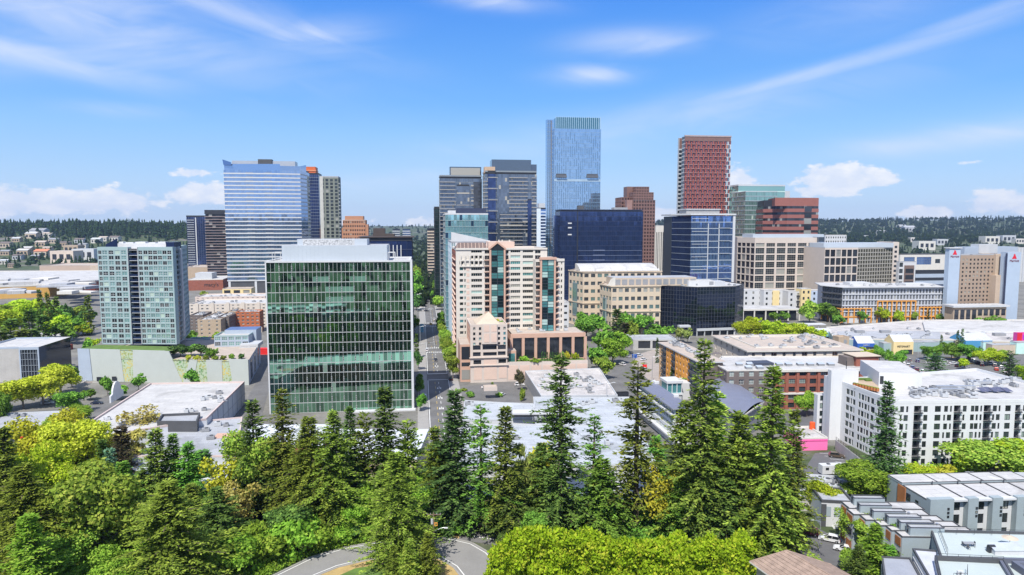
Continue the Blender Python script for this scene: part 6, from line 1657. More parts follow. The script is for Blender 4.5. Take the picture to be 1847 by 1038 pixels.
 p, H = bx(1835, 1870, 601, DY(632), 3, yaw=R(3)); s = B('shop_sign', 'big magenta sign panel with a white swirl on the shop parapet', 'sign', p, H, H - 5)
 for i in range(4): s.plain(i, M('magenta_sign', (.62, .06, .32), .6))
 F = s.face(0); m = MB(); F.box(m, 0, F.W * .25, 0, 5, .01, .1, MATS['logo_red']); s.put(m, 'sign_band'); m = MB(); F.box(m, F.W * .3, F.W * .5, 1, 4, .01, .1, M('violet_panel', (.3, .05, .45), .6)); s.put(m, 'sign_panel'); s.done()
 p, H = bx(1513, 1532, 608, DY(630), 6); s = B('shop_tower', 'tan square tower with a clock-like round emblem on the shopping centre', 'tower', p, H); [s.plain(i, TAN) for i in range(4)]; s.flat_roof(m=TAN); F = s.face(0); m = MB(); c = F.p(F.W * .6, H * .6, .1); m.poly([(c[0] + 1.3 * math.cos(a * .524), c[1], c[2] + 1.3 * math.sin(a * .524)) for a in range(12)], MGREY); s.put(m, 'round_emblem'); s.done()
strip_mall()
# ================================================================== NEAR RIGHT: APARTMENTS, TOWNHOUSES
def orange_apts():
 p, H = bx(1263, 1304, 655, 279, pb=1190); t = B('apartment_building', 'orange and grey apartment building with a gravel roof beside the upper street', 'apartment building', p, H)
 F = t.face(3); n = 6; fh = H / n; W = F.W
 OB = M('apricot_stucco', (.60, .40, .22), .85, var=.06)
 for (a, b, m_, pr) in ((0, .09, OB, .3), (.09, .2, MGREY, .0), (.2, .36, ORANGE, .4), (.36, .45, MGREY, 0), (.45, .78, ORANGE, .6), (.78, 1.0, MGREY, .1)):
  Fq = Face(F.p(W * a, 0, pr)[:2], F.p(W * b, 0, pr)[:2], 0, H - (.0 if m_ is ORANGE else .6)); k = max(1, round(Fq.W / 3.6))
  t.punched(Fq, even(Fq.W, k, min(1.6, Fq.W / k * .6)), floors(n, fh, .8, fh * .5), m_, [G_WIN, G_DARK], WHITE, .3, .1, 1, 0)
  m = MB(); Fq.quad(m, 0, Fq.W, 0, 0, 0, m_); q = [Fq.p(0, 0, 0), Fq.p(0, 0, -1), Fq.p(0, H - .6, -1), Fq.p(0, H - .6, 0)]; m.poly(q, m_); q = [Fq.p(Fq.W, 0, -1), Fq.p(Fq.W, 0, 0), Fq.p(Fq.W, H - .6, 0), Fq.p(Fq.W, H - .6, -1)]; m.poly(q, m_); t.put(m, 'wall_return')
  if m_ is MGREY:
   for r in range(1, n): mm = MB(); Fq.box(mm, .3, Fq.W - .3, r * fh, r * fh + 1.0, .02, 1.1, DGREY); t.put(mm, 'balcony')
 for i in (0, 1, 2): t.plain(i, TAUPE)
 rf = offset(p, .9); m = MB(); m.prism(rf, H, H + .5, LGREY, ROOFT, bottom=True); t.put(m, 'roof')
 q, h = bx(1288, 1303, 639, 296, 4); t.block(q, H + .4, h, TAUPE, 'stair_box')
 for s in rect_in(p, 26, rng, 3): t.units([s], H + .5)
 t.done()
 p, H = bx(1350, 1552, 635, 308, 44, yaw=R(4)); t = B('apartment_building', 'beige apartment building with deep balconies and a wide tan gravel roof', 'apartment building', p, H)
 PB = M('beige_stucco', (.62, .55, .47), .8, var=.06); n = 5; fh = H / n
 for i in (0, 3):
  F = t.face(i); k = 11 if i == 0 else 6; ops = []
  for r in range(n):
   for c in range(k):
    x = F.W * (c + .5) / k; w = 2.6 if c % 3 == 2 and i == 0 else 1.5
    ops.append((x - w / 2, x + w / 2, r * fh + (.1 if w > 2 else .9), r * fh + fh * .82))
  t.wall(F, ops, PB, .5)
  for o in ops: t.window(F, *o, .5, gl=G_WIN if o[1] - o[0] < 2 else G_BRONZE, fr=WHITE, fw=.1, nx=1, nz=1)
  for o in ops:
   if o[1] - o[0] > 2 and o[2] > fh * 2: m = MB(); F.box(m, o[0] - .2, o[1] + .2, o[2], o[2] + 1.0, -.1, .15, TAN); t.put(m, 'balcony_rail')
 t.plain(1, PB); t.plain(2, PB); rf = offset(p, 1.0); m = MB(); m.prism(rf, H, H + .55, OFFWH, ROOFT, bottom=True); t.put(m, 'roof')
 for s in rect_in(p, 34, rng, 3): t.units([s], H + .55)
 m = MB(); a = p[0]; m.ring(offset(p, -6), H + .55, H + 1.2, .3, 0, OFFWH); t.put(m, 'roof_kerb'); t.done()
 # dark and brick front building
 p, H = bx(1311, 1590, 668, 270, 26, yaw=R(3)); l = P(1288, 661, 284)[:2]
 pts = [l, p[0], p[1], p[2], (l[0] + 8, l[1] + 16)]
 t = B('apartment_building', 'taupe and red brick apartment building with white roof and skylights', 'apartment building', pts, H)
 n = 5; fh = H / n; F = t.face(1); xb = F.px(1400, 690)
 for (a, b, m_, k, w) in ((0, xb, TAUPE, 5, .5), (xb, F.W, BRICK, 10, .62)):
  Fq = Face(F.p(a, 0)[:2], F.p(b, 0)[:2], 0, H); t.punched(Fq, even(Fq.W, k, Fq.W / k * w), floors(n, fh, .6, fh * .62), m_, [G_WIN, G_WIN, GL('pale_blind_glass', (.30, .36, .33), .3, .1, .3)], WHITE if m_ is TAUPE else MULD, .35, .1, 2, 1)  # some panes take a paler glass, like a drawn blind
 m = MB(); F.box(m, xb * .9, F.W, fh * 1.9, fh * 2.1, .02, .8, OFFWH); F.box(m, xb, F.W, H - .9, H + .1, .02, .9, OFFWH); t.put(m, 'string_course')
 for k in range(10): m = MB(); x = xb + (F.W - xb) * (k + .0) / 10; F.box(m, x - .55, x + .55, 0, H - 1.0, .03, .55, BRICK); t.put(m, 'brick_pier')
 F = t.face(0); t.punched(F, even(F.W, 3, 1.4), floors(n, fh, .9, fh * .5), TAUPE, G_WIN, WHITE, .3, .1)
 for i in (2, 3, 4): t.plain(i, TAUPE)
 t.flat_roof(m=ROOFW, par=.4, parm=OFFWH)
 for k, x in enumerate((1333, 1350, 1352, 1370, 1405, 1422, 1443, 1461, 1480, 1498)):
  y = 664 if k in (1, 3) else 658; c = G(x, y, H); m = MB(); m.box(c[0] - 1.2, c[0] + 1.2, c[1] - 1.3, c[1] + 1.3, H - .4, H + .5, MGREY); m.poly([(c[0] - 1.3, c[1] - 1.4, H + .52), (c[0] + 1.3, c[1] - 1.4, H + .52), (c[0] + 1.3, c[1] + 1.4, H + .9), (c[0] - 1.3, c[1] + 1.4, H + .9)], M('frosted_hatch', (.42, .46, .50), .3)); t.put(m, 'skylight')
 q, h = bx(1358, 1396, 656, 280, 6); t.block(q, H - .4, h, M('navy_membrane', (.05, .06, .09), .7), 'roof_well')
 q, h = bx(1528, 1545, 645, 280, 6); t.block(q, H - .4, h, TAUPE, 'stair_box'); q, h = bx(1545, 1585, 644, 279, 8); m = MB(); m.prism(q, H - .4, h, BRICK, OFFWH); m.prism(offset(q, .7), h, h + .3, BEIGE, bottom=True); t.put(m, 'stair_box')
 t.done()
orange_apts()

def long_teal():
 p, H = bx(1217, 1243, 738, 224, pb=1152); t = B('apartment_building', 'long white apartment building with dark metal roof and teal glass gallery', 'apartment building', p, H)
 F = t.face(3); n = 5; fh = H / n
 t.punched(F, even(F.W, 26, F.W / 26 * .8), [(n_ * fh + .6, n_ * fh + fh - .4) for n_ in range(1, 5)], M('pale_white_cladding', (.66, .68, .68), .6, var=.05), [GL('clear_teal_glass', (.22, .40, .43), .55, .06, .3), G_AQUAD], MULW, .25, .08, 1, 0)
 m = MB()
 for z in (1, 4.1): F.box(m, -.3, F.W, z * fh, z * fh + .55, .02, 1.2, WHITE)
 t.put(m, 'gallery_slab')
 F0 = t.face(0); t.punched(F0, even(F0.W, 3, .9), floors(n, fh, .6, fh * .6), MATS['pale_white_cladding'], G_WIN, MULD, .2); t.plain(1, LGREY); t.plain(2, LGREY)
 rf = offset(p, 1.1); m = MB(); m.prism(rf, H, H + .4, MGREY, STANDING, bottom=True); t.put(m, 'roof')
 for x, y in ((1178, 692), (1184, 694), (1219, 718)): c = G(x, y, H); m = MB(); m.box(c[0] - .9, c[0] + .9, c[1] - .8, c[1] + .8, H + .4, H + 1.2, WHITE); t.put(m, 'roof_vent')
 t.done()
 p, H = bx(1204, 1230, 688, 282, 8); t = B('pavilion', 'small white framed glass box pavilion raised on a dark wall', 'pavilion', p, H); t.block(offset(p, -.3), 0, H - 1, MATS['teal_glass'], 'glazing'); m = MB(); m.prism(offset(p, .4), H - 1, H, WHITE, bottom=True); m.prism(offset(p, .5), H - 6, H - 5.2, WHITE, bottom=True)
 F = t.face(0)
 for k in range(4): F.box(m, F.W * k / 3 - .15, F.W * k / 3 + .15, H - 5.2, H - 1, -.3, .1, WHITE)
 t.put(m, 'white_frame'); t.block(offset(p, .05), 0, H - 6, LGREY, 'base_wall'); q, h = bx(1222, 1250, 692, 286, 10); t.block(q, 0, h, WHITE, 'side_wing'); t.done()
 zr = 10; q = [G(1268, 704, zr), G(1336, 748, zr), G(1372, 724, zr), G(1312, 683, zr)]
 t = B('hall', 'low hall under a smooth sweeping slate blue metal roof', 'hall', q, zr); [t.plain(i, MGREY, 0, zr - .6) for i in range(4)]
 m = MB(); rf = offset(q, 1.2); n = 12
 for s in range(n):
  f = lambda a, b, k: (a[0] + (b[0] - a[0]) * k, a[1] + (b[1] - a[1]) * k)
  k0, k1 = s / n, (s + 1) / n; z0, z1 = zr + 1.4 * math.sin(math.pi * k0), zr + 1.4 * math.sin(math.pi * k1)
  a, b = f(rf[0], rf[3], k0), f(rf[1], rf[2], k0); c, d = f(rf[0], rf[3], k1), f(rf[1], rf[2], k1)
  m.poly([(*a, z0), (*b, z0), (*d, z1), (*c, z1)], STANDING)
 m.ring(rf, zr - .5, zr - .02, .3, 0, OFFWH); t.put(m, 'curved_roof'); t.done()
long_teal()

def centre_roofs():
 def low(label, q, zr, wall, roofm, par=.4, n=0, spots=(), extra=None):
  pts = [G(*k, zr) for k in q]; t = B('shop_building', label, 'shop', pts, zr)
  for i in range(len(pts)): t.plain(i, wall)
  t.flat_roof(m=roofm, par=par, parm=LGREY)
  for k, s in enumerate(spots): x, y = G(*s, zr); t.at(UNIT[k % 9], 'rooftop_unit', (x, y, zr - par), YG)
  if extra: extra(t, zr)
  t.done(); return t
 r = random.Random(6)
 low('low building with a stained patchy white roof below the pink retaining wall', [(976, 714), (1114, 713), (1081, 664), (947, 669)], 6, MGREY, ROOFDW, spots=[(r.uniform(975, 1085), r.uniform(672, 708)) for _ in range(26)])
 def ex(t, z):
  q, h = bx(873, 897, 706, 286, 4); t.block(q, z - .4, h, PALEPINK_W, 'stair_box')
 low('pale roofed shop with a tall pink stair box at the forecourt', [(834, 758), (968, 756), (962, 728), (905, 726), (838, 722)], 6, WHITE, M('blue_white_roof', (.42, .45, .48), .8, var=.14, scale=.15, seam=.9), spots=[(845, 728), (852, 730), (867, 738), (872, 740), (880, 742), (915, 741), (925, 745)], extra=ex)
 def ex2(t, z):
  q, h = bx(1064, 1085, 727, 262, 5); t.block(q, z - .4, h, WHITE, 'stair_box'); m = MB(); m.poly([(*k, h + .02) for k in offset(q, -.7)], G_DARK); t.put(m, 'skylight')
  q, h = bx(1050, 1062, 715, 282, 3); t.block(q, z - .4, h, MGREY, 'stair_box')
  q, h = bx(1083, 1134, 722, 275, 2); t.block(q, z - .4, h, MULD, 'dark_parapet')
 low('wide white roofed shop with tower-like stair boxes among the conifers', [(966, 766), (1150, 772), (1134, 716), (962, 716)], 6, WHITE, MATS['blue_white_roof'], spots=[(r.uniform(1040, 1075), r.uniform(725, 745)) for _ in range(6)] + [(1110, 722), (1120, 724), (990, 740), (1012, 735)], extra=ex2)
 def ex3(t, z):
  c = G(965, 752, z); m = MB(); m.box(c[0] - 8, c[0] + 10, c[1] - 1, c[1] + 4, z - .4, z + 1.5, WHITE); m.box(c[0] - 8.2, c[0] + 10.2, c[1] - 1.6, c[1] - 1.02, z + .4, z + 1.0, MULD); t.put(m, 'clerestory')
  F = t.face(0)
  for k in range(5): m = MB(); F.box(m, F.W * (.42 + .03 * k), F.W * (.44 + .03 * k), 1, 3.4, .02, .1, MATS['teal_glass']); t.put(m, 'window')
 low('large pale roofed block with black edged clerestory behind the tall firs', [(818, 842), (1185, 838), (1152, 766), (832, 766)], 7, WHITE, MATS['blue_white_roof'], spots=[(970, 756), (976, 756), (984, 756), (990, 757), (860, 790), (875, 800), (930, 790), (845, 775), (1010, 800), (1060, 790), (1095, 800), (1030, 780), (905, 760)], extra=ex3)
 low('low white roof strip glimpsed behind the fir trunks', [(830, 905), (1180, 900), (1190, 862), (830, 862)], 5, OFFWH, ROOFW, spots=[(950, 880), (1010, 885), (1100, 875)])
 low('low grey roofed shed with small skylights near the camper', [(1440, 895), (1522, 897), (1540, 860), (1452, 855)], 4, CONC, ROOFG, spots=[(1463, 868), (1478, 866), (1492, 866), (1506, 868), (1476, 878), (1500, 880)])
 low('wide grey tan roofed building behind the white townhouse row', [(1742, 884), (1980, 886), (1960, 851), (1702, 854)], 7, BEIGE, ROOFG, spots=[(1752, 857), (1757, 861), (1762, 857), (1768, 861), (1774, 865), (1780, 861)])
 p, H = bx(1446, 1493, 790, 220, 13, yaw=R(3)); t = B('shop_building', 'bright pink shop with a white roof by the small car park', 'shop', p, H); [t.plain(i, PINK) for i in range(4)]; t.flat_roof(m=ROOFDW, par=.4, parm=OFFWH)
 F = t.face(0); m = MB(); F.box(m, 0, F.W, H * .72, H * .78, .02, .1, M('deep_pink', (.62, .08, .28), .7)); t.put(m, 'trim_band')
 m = MB(); c = P(1465, 776, 231); m.tube((c[0], c[1], H - .4), (c[0], c[1], H + 2), 1.0, .9, M('orange_red_sign', (.75, .10, .02), .5), 12); t.put(m, 'roof_sign'); t.done()
centre_roofs()

def white_building():
 Yc = 205; yaw = R(2.0); p, H = bx(1613, 1975, 723, Yc, 60, yaw=yaw)
 bl = P(1526, 691, 229)[:2]; d = (bl[0] - p[0][0], bl[1] - p[0][1]); L = math.hypot(*d); d = (d[0] / L, d[1] / L)
 pts = [p[0], p[1], (p[1][0] + d[0] * 46, p[1][1] + d[1] * 46), (p[0][0] + d[0] * 30, p[0][1] + d[1] * 30)]
 t = B('apartment_building', 'big white six storey apartment building with black windows and roof terrace', 'apartment building', pts, H)
 WB = M('cool_white_panel', (.63, .645, .66), .6, var=.04, scale=.08, streak=.10)
 n = 7; fh = (H - 1.4) / n
 F = t.face(0); sc = lambda x: F.px(1440 + x / 4.324, 780)
 base = [(785, 815), (832, 848), 'R893,950', (968, 1000), (1055, 1102), (1127, 1157), (1173, 1187), 'R1203,1255', (1272, 1302), (1335, 1362), (1366, 1395), (1408, 1422), 'R1435,1490', (1505, 1537), (1550, 1565), (1602, 1645), 'R1680,1720', (1740, 1765), (1800, 1830), (1850, 1870), 'R1900,1950', (1980, 2010), (2040, 2075), (2100, 2130)]
 alt = [(785, 800), (815, 848), 'R893,950', (968, 1000), (1055, 1102), (1123, 1138), (1152, 1185), 'R1203,1255', (1272, 1288), (1332, 1362), (1376, 1392), (1406, 1422), 'R1435,1490', (1503, 1520), (1533, 1563), (1600, 1643), 'R1680,1720', (1740, 1765), (1805, 1820), (1840, 1870), 'R1900,1950', (1980, 2010), (2045, 2060), (2090, 2130)]
 ops, wn, rc = [], [], []
 for r in range(n):
  z0, z1 = r * fh + .45, r * fh + fh - .42
  for e in (base if r % 2 == 0 else alt):
   if isinstance(e, str):
    a, b = map(float, e[1:].split(',')); o = (sc(a), sc(b), r * fh + .15, r * fh + fh - .3); rc.append(o)
   else: o = (sc(e[0]), sc(e[1]), z0, z1); wn.append(o)
 ops = wn + rc
 WG = GL('black_framed_glass', (.055, .075, .075), .5, .06, .5, light=(.26, .33, .30), plight=.12)
 def wall_deep(F, ops_, dep):
  t.wall(F, ops_, WB, dep)
 # windows shallow, balcony recesses deep: two passes over one wall
 t.wall(F, ops, WB, .22)
 for o in wn: t.window(F, *o, .22, gl=WG, fr=MULD, fw=.12, nx=1 if o[1] - o[0] > 1.2 else 0, nz=0)
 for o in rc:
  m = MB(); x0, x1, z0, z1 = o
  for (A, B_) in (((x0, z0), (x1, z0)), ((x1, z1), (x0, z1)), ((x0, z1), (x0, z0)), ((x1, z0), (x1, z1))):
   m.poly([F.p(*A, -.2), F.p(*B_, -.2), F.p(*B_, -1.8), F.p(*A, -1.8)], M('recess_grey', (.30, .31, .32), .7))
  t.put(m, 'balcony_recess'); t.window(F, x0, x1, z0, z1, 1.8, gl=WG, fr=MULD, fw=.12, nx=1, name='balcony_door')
  m = MB(); F.box(m, x0 - .05, x1 + .25, z0, z0 + .15, -.15, .7, MULD); F.box(m, x0 - .05, x1 + .25, z0 + 1.05, z0 + 1.12, .62, .7, MULD)
  k = 8
  for q in range(k + 1): x = x0 + (x1 - x0) * q / k; F.box(m, x - .03, x + .03, z0 + .15, z0 + 1.05, .64, .68, MULD)
  t.put(m, 'balcony')
 # joints between storeys, very thin
 F3 = t.face(3); s3 = lambda x, y=770: F3.px(1440 + x / 4.324, y)
 ops = []
 for r in range(n):
  z0, z1 = r * fh + .45, r * fh + fh - .42
  for a, b in ((362, 390), (397, 408), (415, 435), (460, 478), (484, 498), (505, 526), (533, 545), (556, 588), (612, 628), (640, 668), (712, 738)) if r % 2 else ((362, 387), (393, 415), (420, 430), (458, 474), (480, 502), (508, 520), (526, 545), (556, 580), (600, 628), (650, 668), (712, 738)):
   x1, x0 = sc2(F3, b), sc2(F3, a)
   ops.append((min(x0, x1), max(x0, x1), z0, z1))
 ops = [o for o in ops if o[0] > .2 and o[1] < F3.W - .2 and o[1] - o[0] > .3]
 t.wall(F3, ops, WB, .22)
 for o in ops: t.window(F3, *o, .22, gl=WG, fr=MULD, fw=.10, nx=0)
 t.plain(1, WB); t.plain(2, WB)
 t.flat_roof(m=ROOFW, par=.9, parm=WB)
 # stair tower and stepped end wing
 bk = pts[3]
 def blk(pl, pr, yt, Y, dep, nm, ops=None, z0=0):
  q, h = bx(pl, pr, yt, Y, dep, yaw=yaw); m = MB(); m.prism(q, z0, h, WB, ROOFW); t.put(m, nm); return Face(q[0], q[1], z0, h), Face(q[3], q[0], z0, h), h, q
 Fa, Fb, h, q = blk(1500, 1549, 669, 231, 2.5, 'stair_tower')
 Fc, Fd, h2, q2 = blk(1493, 1530, 680, 234, 2.5, 'end_wing')
 Fe, Ff, h3, q3 = blk(1475, 1503, 713, 238, 2.5, 'end_wing')
 for Fx, k, w in ((Fe, 2, .95),):
  for r in range(5):
   for c in range(k): t.window(Fx, Fx.W * (c + .5) / k - w / 2, Fx.W * (c + .5) / k + w / 2, 1.2 + r * fh, r * fh + fh + .2, gl=WG, fr=MULD, fw=.1, nx=0, o=.03)
 for r in range(6): t.window(Fc, .25, 1.5, r * fh + 1, r * fh + fh, gl=WG, fr=MULD, fw=.1, nx=0, o=.03)
 # roof house, terrace with planters, machinery
 q, h = bx(1586, 1664, 672, 226, 22, yaw=R(-12)); m = MB(); m.prism(q, H - .9, h, WB, ROOFW); t.put(m, 'roof_house'); Fq = Face(q[0], q[1], H, h); m = MB(); Fq.box(m, .3, 1.4, .3, 3.0, .01, .08, MULD); t.put(m, 'window')
 ter = [G(x, y, H) for x, y in ((1541, 697), (1583, 704), (1588, 684), (1546, 682))]; m = MB(); m.poly([(*k, H - .5) for k in ter], M('timber_deck', (.42, .33, .24), .8)); t.put(m, 'terrace_deck')
 for k in range(9): c = G(1541 + k * 5.2, 695 + k * 1.15, H); m = MB(); m.box(c[0] - .42, c[0] + .42, c[1] - .4, c[1] + .4, H - .4, H + .6, WOODP); m.box(c[0] - .35, c[0] + .35, c[1] - .33, c[1] + .33, H + .6, H + .85, M('planter_green', (.20, .24, .04), .9, var=.4)); t.put(m, 'planter')
 for c in ((1560, 683, 3), (1572, 685, 2.2)): g = G(c[0], c[1], H); m = MB(); m.box(g[0] - c[2], g[0] + c[2], g[1] - .6, g[1] + .6, H - .4, H + .1, MATS['lawn_grass']); t.put(m, 'planter')
 r = random.Random(9)
 for k in range(34): x, y = G(r.uniform(1645, 1760), r.uniform(697, 713), H); t.at(UNIT[r.randrange(9)], 'rooftop_unit', (x, y, H - .9), r.choice((0, 1.57)))
 for k in range(20): x, y = G(r.uniform(1740, 1840), r.uniform(681, 697), H); t.at(UNIT[r.randrange(9)], 'rooftop_unit', (x, y, H - .9), r.choice((0, 1.57)))
 for (a, b, c, d) in ((1655, 1740, 704, .5), (1690, 1760, 700, .7), (1750, 1800, 690, .4)): A_, B_ = G(a, c, H), G(b, c, H); m = MB(); m.box(A_[0], B_[0], A_[1], A_[1] + .9, H - .5, H + d, METAL); t.put(m, 'duct')
 for k in range(5): g = G(1772 + 11 * k, 703 - (k % 2), H); m = MB(); m.poly([(g[0] - 1.1, g[1] - 1.6, H - .3), (g[0] + 1.1, g[1] - 1.6, H - .3), (g[0] + 1.1, g[1] + 1.6, H + .3), (g[0] - 1.1, g[1] + 1.6, H + .3)], M('solar_panel', (.10, .10, .15), .3)); t.put(m, 'solar_panel')
 m = MB(); g = G(1526, 676, H); m.tube((g[0], g[1], H), (g[0], g[1], H + 5), .12, .12, MULD, 6); t.put(m, 'flue')
 t.done()
 # concrete garden wall with fence at the foot of the left side
 a, b = G(1506, 812, 0), G(1568, 862, 0); m = math.hypot(b[0] - a[0], b[1] - a[1]); v = ((b[0] - a[0]) / m, (b[1] - a[1]) / m); q = [a, b, (b[0] - v[1] * .4, b[1] + v[0] * .4), (a[0] - v[1] * .4, a[1] + v[0] * .4)]
 w = B('retaining_wall', 'grey concrete wall topped with a metal fence beside the small car park', 'wall', q, 3.4); [w.plain(i, CONC) for i in range(4)]; w.flat_roof(m=CONC, par=0); F = w.face(0)
 for k in range(14): m = MB(); F.box(m, F.W * k / 13 - .04, F.W * k / 13 + .04, 3.4, 4.5, -.25, -.17, MULD); w.put(m, 'fence_post')
 for z in (3.7, 4.1, 4.45): m = MB(); F.box(m, 0, F.W, z, z + .05, -.23, -.19, MULD); w.put(m, 'fence_rail')
 w.done()
def sc2(F, x): return F.px(1440 + x / 4.324, 770)
white_building()

# ------------------------------------------------------------------ townhouses
def townhouses():
 Y = 158; YAW = R(4)
 base, H = bx(1671, 1715, 901, Y, 15, yaw=YAW); v, u = ax(YAW)
 uw = math.hypot(base[1][0] - base[0][0], base[1][1] - base[0][1])
 labs = ['end townhouse of the slate grey row, with a cedar panel on its side wall', 'second townhouse from the cedar panel end of the slate grey row', 'third townhouse from the cedar panel end of the slate grey row', 'fourth townhouse from the cedar panel end of the slate grey row', 'fifth townhouse from the cedar panel end of the slate grey row']
 for k in range(5):
  x0 = 0 if k == 0 else uw * k + uw * .58
  o = base[0] if k == 0 else (base[0][0] + v[0] * (uw * k + uw * .55), base[0][1] + v[1] * (uw * k + uw * .55))
  w = uw * 1.55 if k == 0 else uw
  q = [o, (o[0] + v[0] * w, o[1] + v[1] * w)]; q += [(q[1][0] + u[0] * 15, q[1][1] + u[1] * 15), (q[0][0] + u[0] * 15, q[0][1] + u[1] * 15)]
  q = [q[0], (q[1][0] - v[0] * .06, q[1][1] - v[1] * .06), (q[2][0] - v[0] * .06, q[2][1] - v[1] * .06), q[3]]
  t = B('townhouse', labs[k], 'townhouse', q, H, group='townhouses of the slate grey row'); F = t.face(0); wb = F.W - uw * .58
  bq = [F.p(0, 0, 1.5)[:2], F.p(wb, 0, 1.5)[:2], F.p(wb, 0, 0)[:2], F.p(0, 0, 0)[:2]]; m = MB(); m.prism(bq, 0, H + .5, SLATE, SLATE); t.put(m, 'bay_front')
  Fb = Face(bq[0], bq[1], 0, H + .5)
  for r in range(3): t.window(Fb, Fb.W * .72, Fb.W * .72 + .55, H - 2.2 - r * .95, H - 1.6 - r * .95, gl=G_DARK, fr=MULD, fw=.06, nx=0, o=.03)
  ops = [(wb + .35, F.W - .9, H - 3.0, H - 1.0), (wb + .35, F.W - .9, H - 6.4, H - 4.0), (wb + .35, F.W - .9, H - 10, H - 7.6)]
  t.wall(F, ops, WHITE, .2)
  for o_ in ops: t.window(F, *o_, .2, gl=G_WIN, fr=MULD, fw=.1, nx=2)
  m = MB(); F.box(m, wb - .2, F.W, H - .3, H + .15, -.2, 1.3, WHITE); t.put(m, 'roof_overhang')
  F3 = t.face(3)
  for i in (1, 2, 3): t.plain(i, SLATE)
  if k == 0:
   m = MB(); F3.box(m, F3.W * .3, F3.W * .5, 0, H - .2, .02, .25, WOODP); t.put(m, 'cedar_panel'); m = MB(); F3.box(m, F3.W * .52, F3.W * .62, H - 3, H - 1.2, .02, .1, G_DARK); F3.box(m, F3.W * .75, F3.W * .82, H - 2.2, H - 1.6, .02, .1, G_DARK); t.put(m, 'window')
  m = MB(); c = [F.p(0, 0, 0)[:2], F.p(F.W, 0, 0)[:2], F.p(F.W, 0, -9)[:2], F.p(0, 0, -9)[:2]]; m.poly([(*a, H - .05) for a in offset(c, -.2)], ROOFW); c2 = [F.p(0, 0, -9.2)[:2], F.p(F.W, 0, -9.2)[:2], F.p(F.W, 0, -15)[:2], F.p(0, 0, -15)[:2]]; m.prism(c2, H - .3, H + .45, SLATE, ROOFW); t.put(m, 'roof')
  m = MB(); m.ring(c, H - .3, H + .1, .12, .0, DGREY); m.ring(c2, H + .4, H + .55, .12, .02, DGREY); t.put(m, 'roof_trim')
  m = MB(); g = F.p(F.W * .8, H, -8.6); m.tube((g[0], g[1], H), (g[0], g[1], H + 1.0), .12, .12, MULD, 6); t.put(m, 'vent_pipe')
  t.done()
 # stepping row of smaller units running toward the camera
 labs = ['first stepped townhouse, next to the white end block', 'second stepped townhouse from the white end block', 'third stepped townhouse from the white end block', 'fourth stepped townhouse from the white end block', 'fifth stepped townhouse from the white end block', 'last stepped townhouse, beside the roof deck with railings']
 pxs = ((1540, 897), (1551, 910), (1575, 921), (1602, 931), (1624, 941), (1641, 950)); z = 11.2
 for k, (px, py) in enumerate(pxs):
  o = G(px, py, z); w = 7.0; nx = pxs[k + 1] if k < 5 else (1662, 961); o2 = G(*nx, z); d = max(2.4, o[1] - o2[1])
  v, u = ax(R(-2)); q = [o, (o[0] + v[0] * w, o[1] + v[1] * w), (o[0] + v[0] * w + u[0] * 1.8, o[1] + v[1] * w + u[1] * 1.8), (o[0] + u[0] * 1.8, o[1] + u[1] * 1.8)]
  b = [(o[0] - v[0] * 2.0, o[1] - v[1] * 2.0 + 1.9), (o[0] - v[0] * 2.0, o[1] + 1.9 - d + .05), (o[0] + v[0] * 15, o[1] + v[1] * 15 + 1.9 - d + .05), (o[0] + v[0] * 15, o[1] + v[1] * 15 + 1.9)]
  b = [b[1], b[2], b[3], b[0]]
  t = B('townhouse', labs[k], 'townhouse', b, 9.4, group='stepped townhouses'); [t.plain(i, SLATE if i != 3 else WHITE) for i in range(4)]
  F = t.face(3)
  for r in range(3): m = MB(); F.box(m, F.W * .15, F.W * .85, 1 + r * 3, 2.8 + r * 3, .02, .1, G_DARK if r % 2 else WOODP); t.put(m, 'window')
  m = MB(); m.poly([(*c, 9.3) for c in offset(b, -.15)], ROOFW); t.put(m, 'roof'); m = MB(); m.ring(b, 9.2, 9.5, .1, .03, DGREY); t.put(m, 'roof_trim')
  qs = [(c[0], c[1] - .3) for c in q]
  m = MB(); m.prism(qs, 9.3, z - .3, SLATE, ROOFG); m.ring(qs, z - .15, z, .1, .03, DGREY); t.put(m, 'stair_box'); Fq = Face(qs[3], qs[0], 9.3, z)
  for r in range(2): t.window(Fq, .5, 1.1, .3 + r * .8, .9 + r * .8, gl=G_DARK, fr=MULD, fw=.05, nx=0, o=.03)
  if k in (2, 4): m = MB(); m.tube((o[0] + 8.5, o[1] + 1, 9.3), (o[0] + 8.5, o[1] + 1, 10.4), .3, .3, METAL, 8); t.put(m, 'vent_pipe')
  t.done()
 p, H = bx(1482, 1541, 902, 163, 9, yaw=R(-8)); t = B('townhouse', 'white end block of the stepped townhouses with a grey parapet roof', 'townhouse', p, H); t.plain(0, WHITE); [t.plain(i, WHITE) for i in (1, 2, 3)]; t.flat_roof(m=ROOFG, par=.6, parm=DGREY); F = t.face(0)
 for k in range(3): m = MB(); F.box(m, F.W * (.1 + .3 * k), F.W * (.3 + .3 * k), H - 4, H - 1.6, .02, .12, SLATE); t.put(m, 'facade_panel')
 m = MB(); F.box(m, F.W * .35, F.W * 1.0, H - 7, H - 6.5, .02, 1.2, WHITE); F.box(m, F.W * .0, F.W * .15, 0, H - 1, .02, .3, DGREY); t.put(m, 'canopy'); t.done()
 # the three big roof-deck houses nearest the camera
 def rail(t, q, z, h=1.1, n=7, close=False):
  L = len(q)
  for i in range(L if close else L - 1):
   a, b = q[i], q[(i + 1) % L]; m = MB()
   for k in range(n + 1): x, y = a[0] + (b[0] - a[0]) * k / n, a[1] + (b[1] - a[1]) * k / n; m.tube((x, y, z), (x, y, z + h), .035, .035, MULD, 5)
   m.tube((*a, z + h), (*b, z + h), .04, .04, MULD, 5); t.put(m, 'railing')
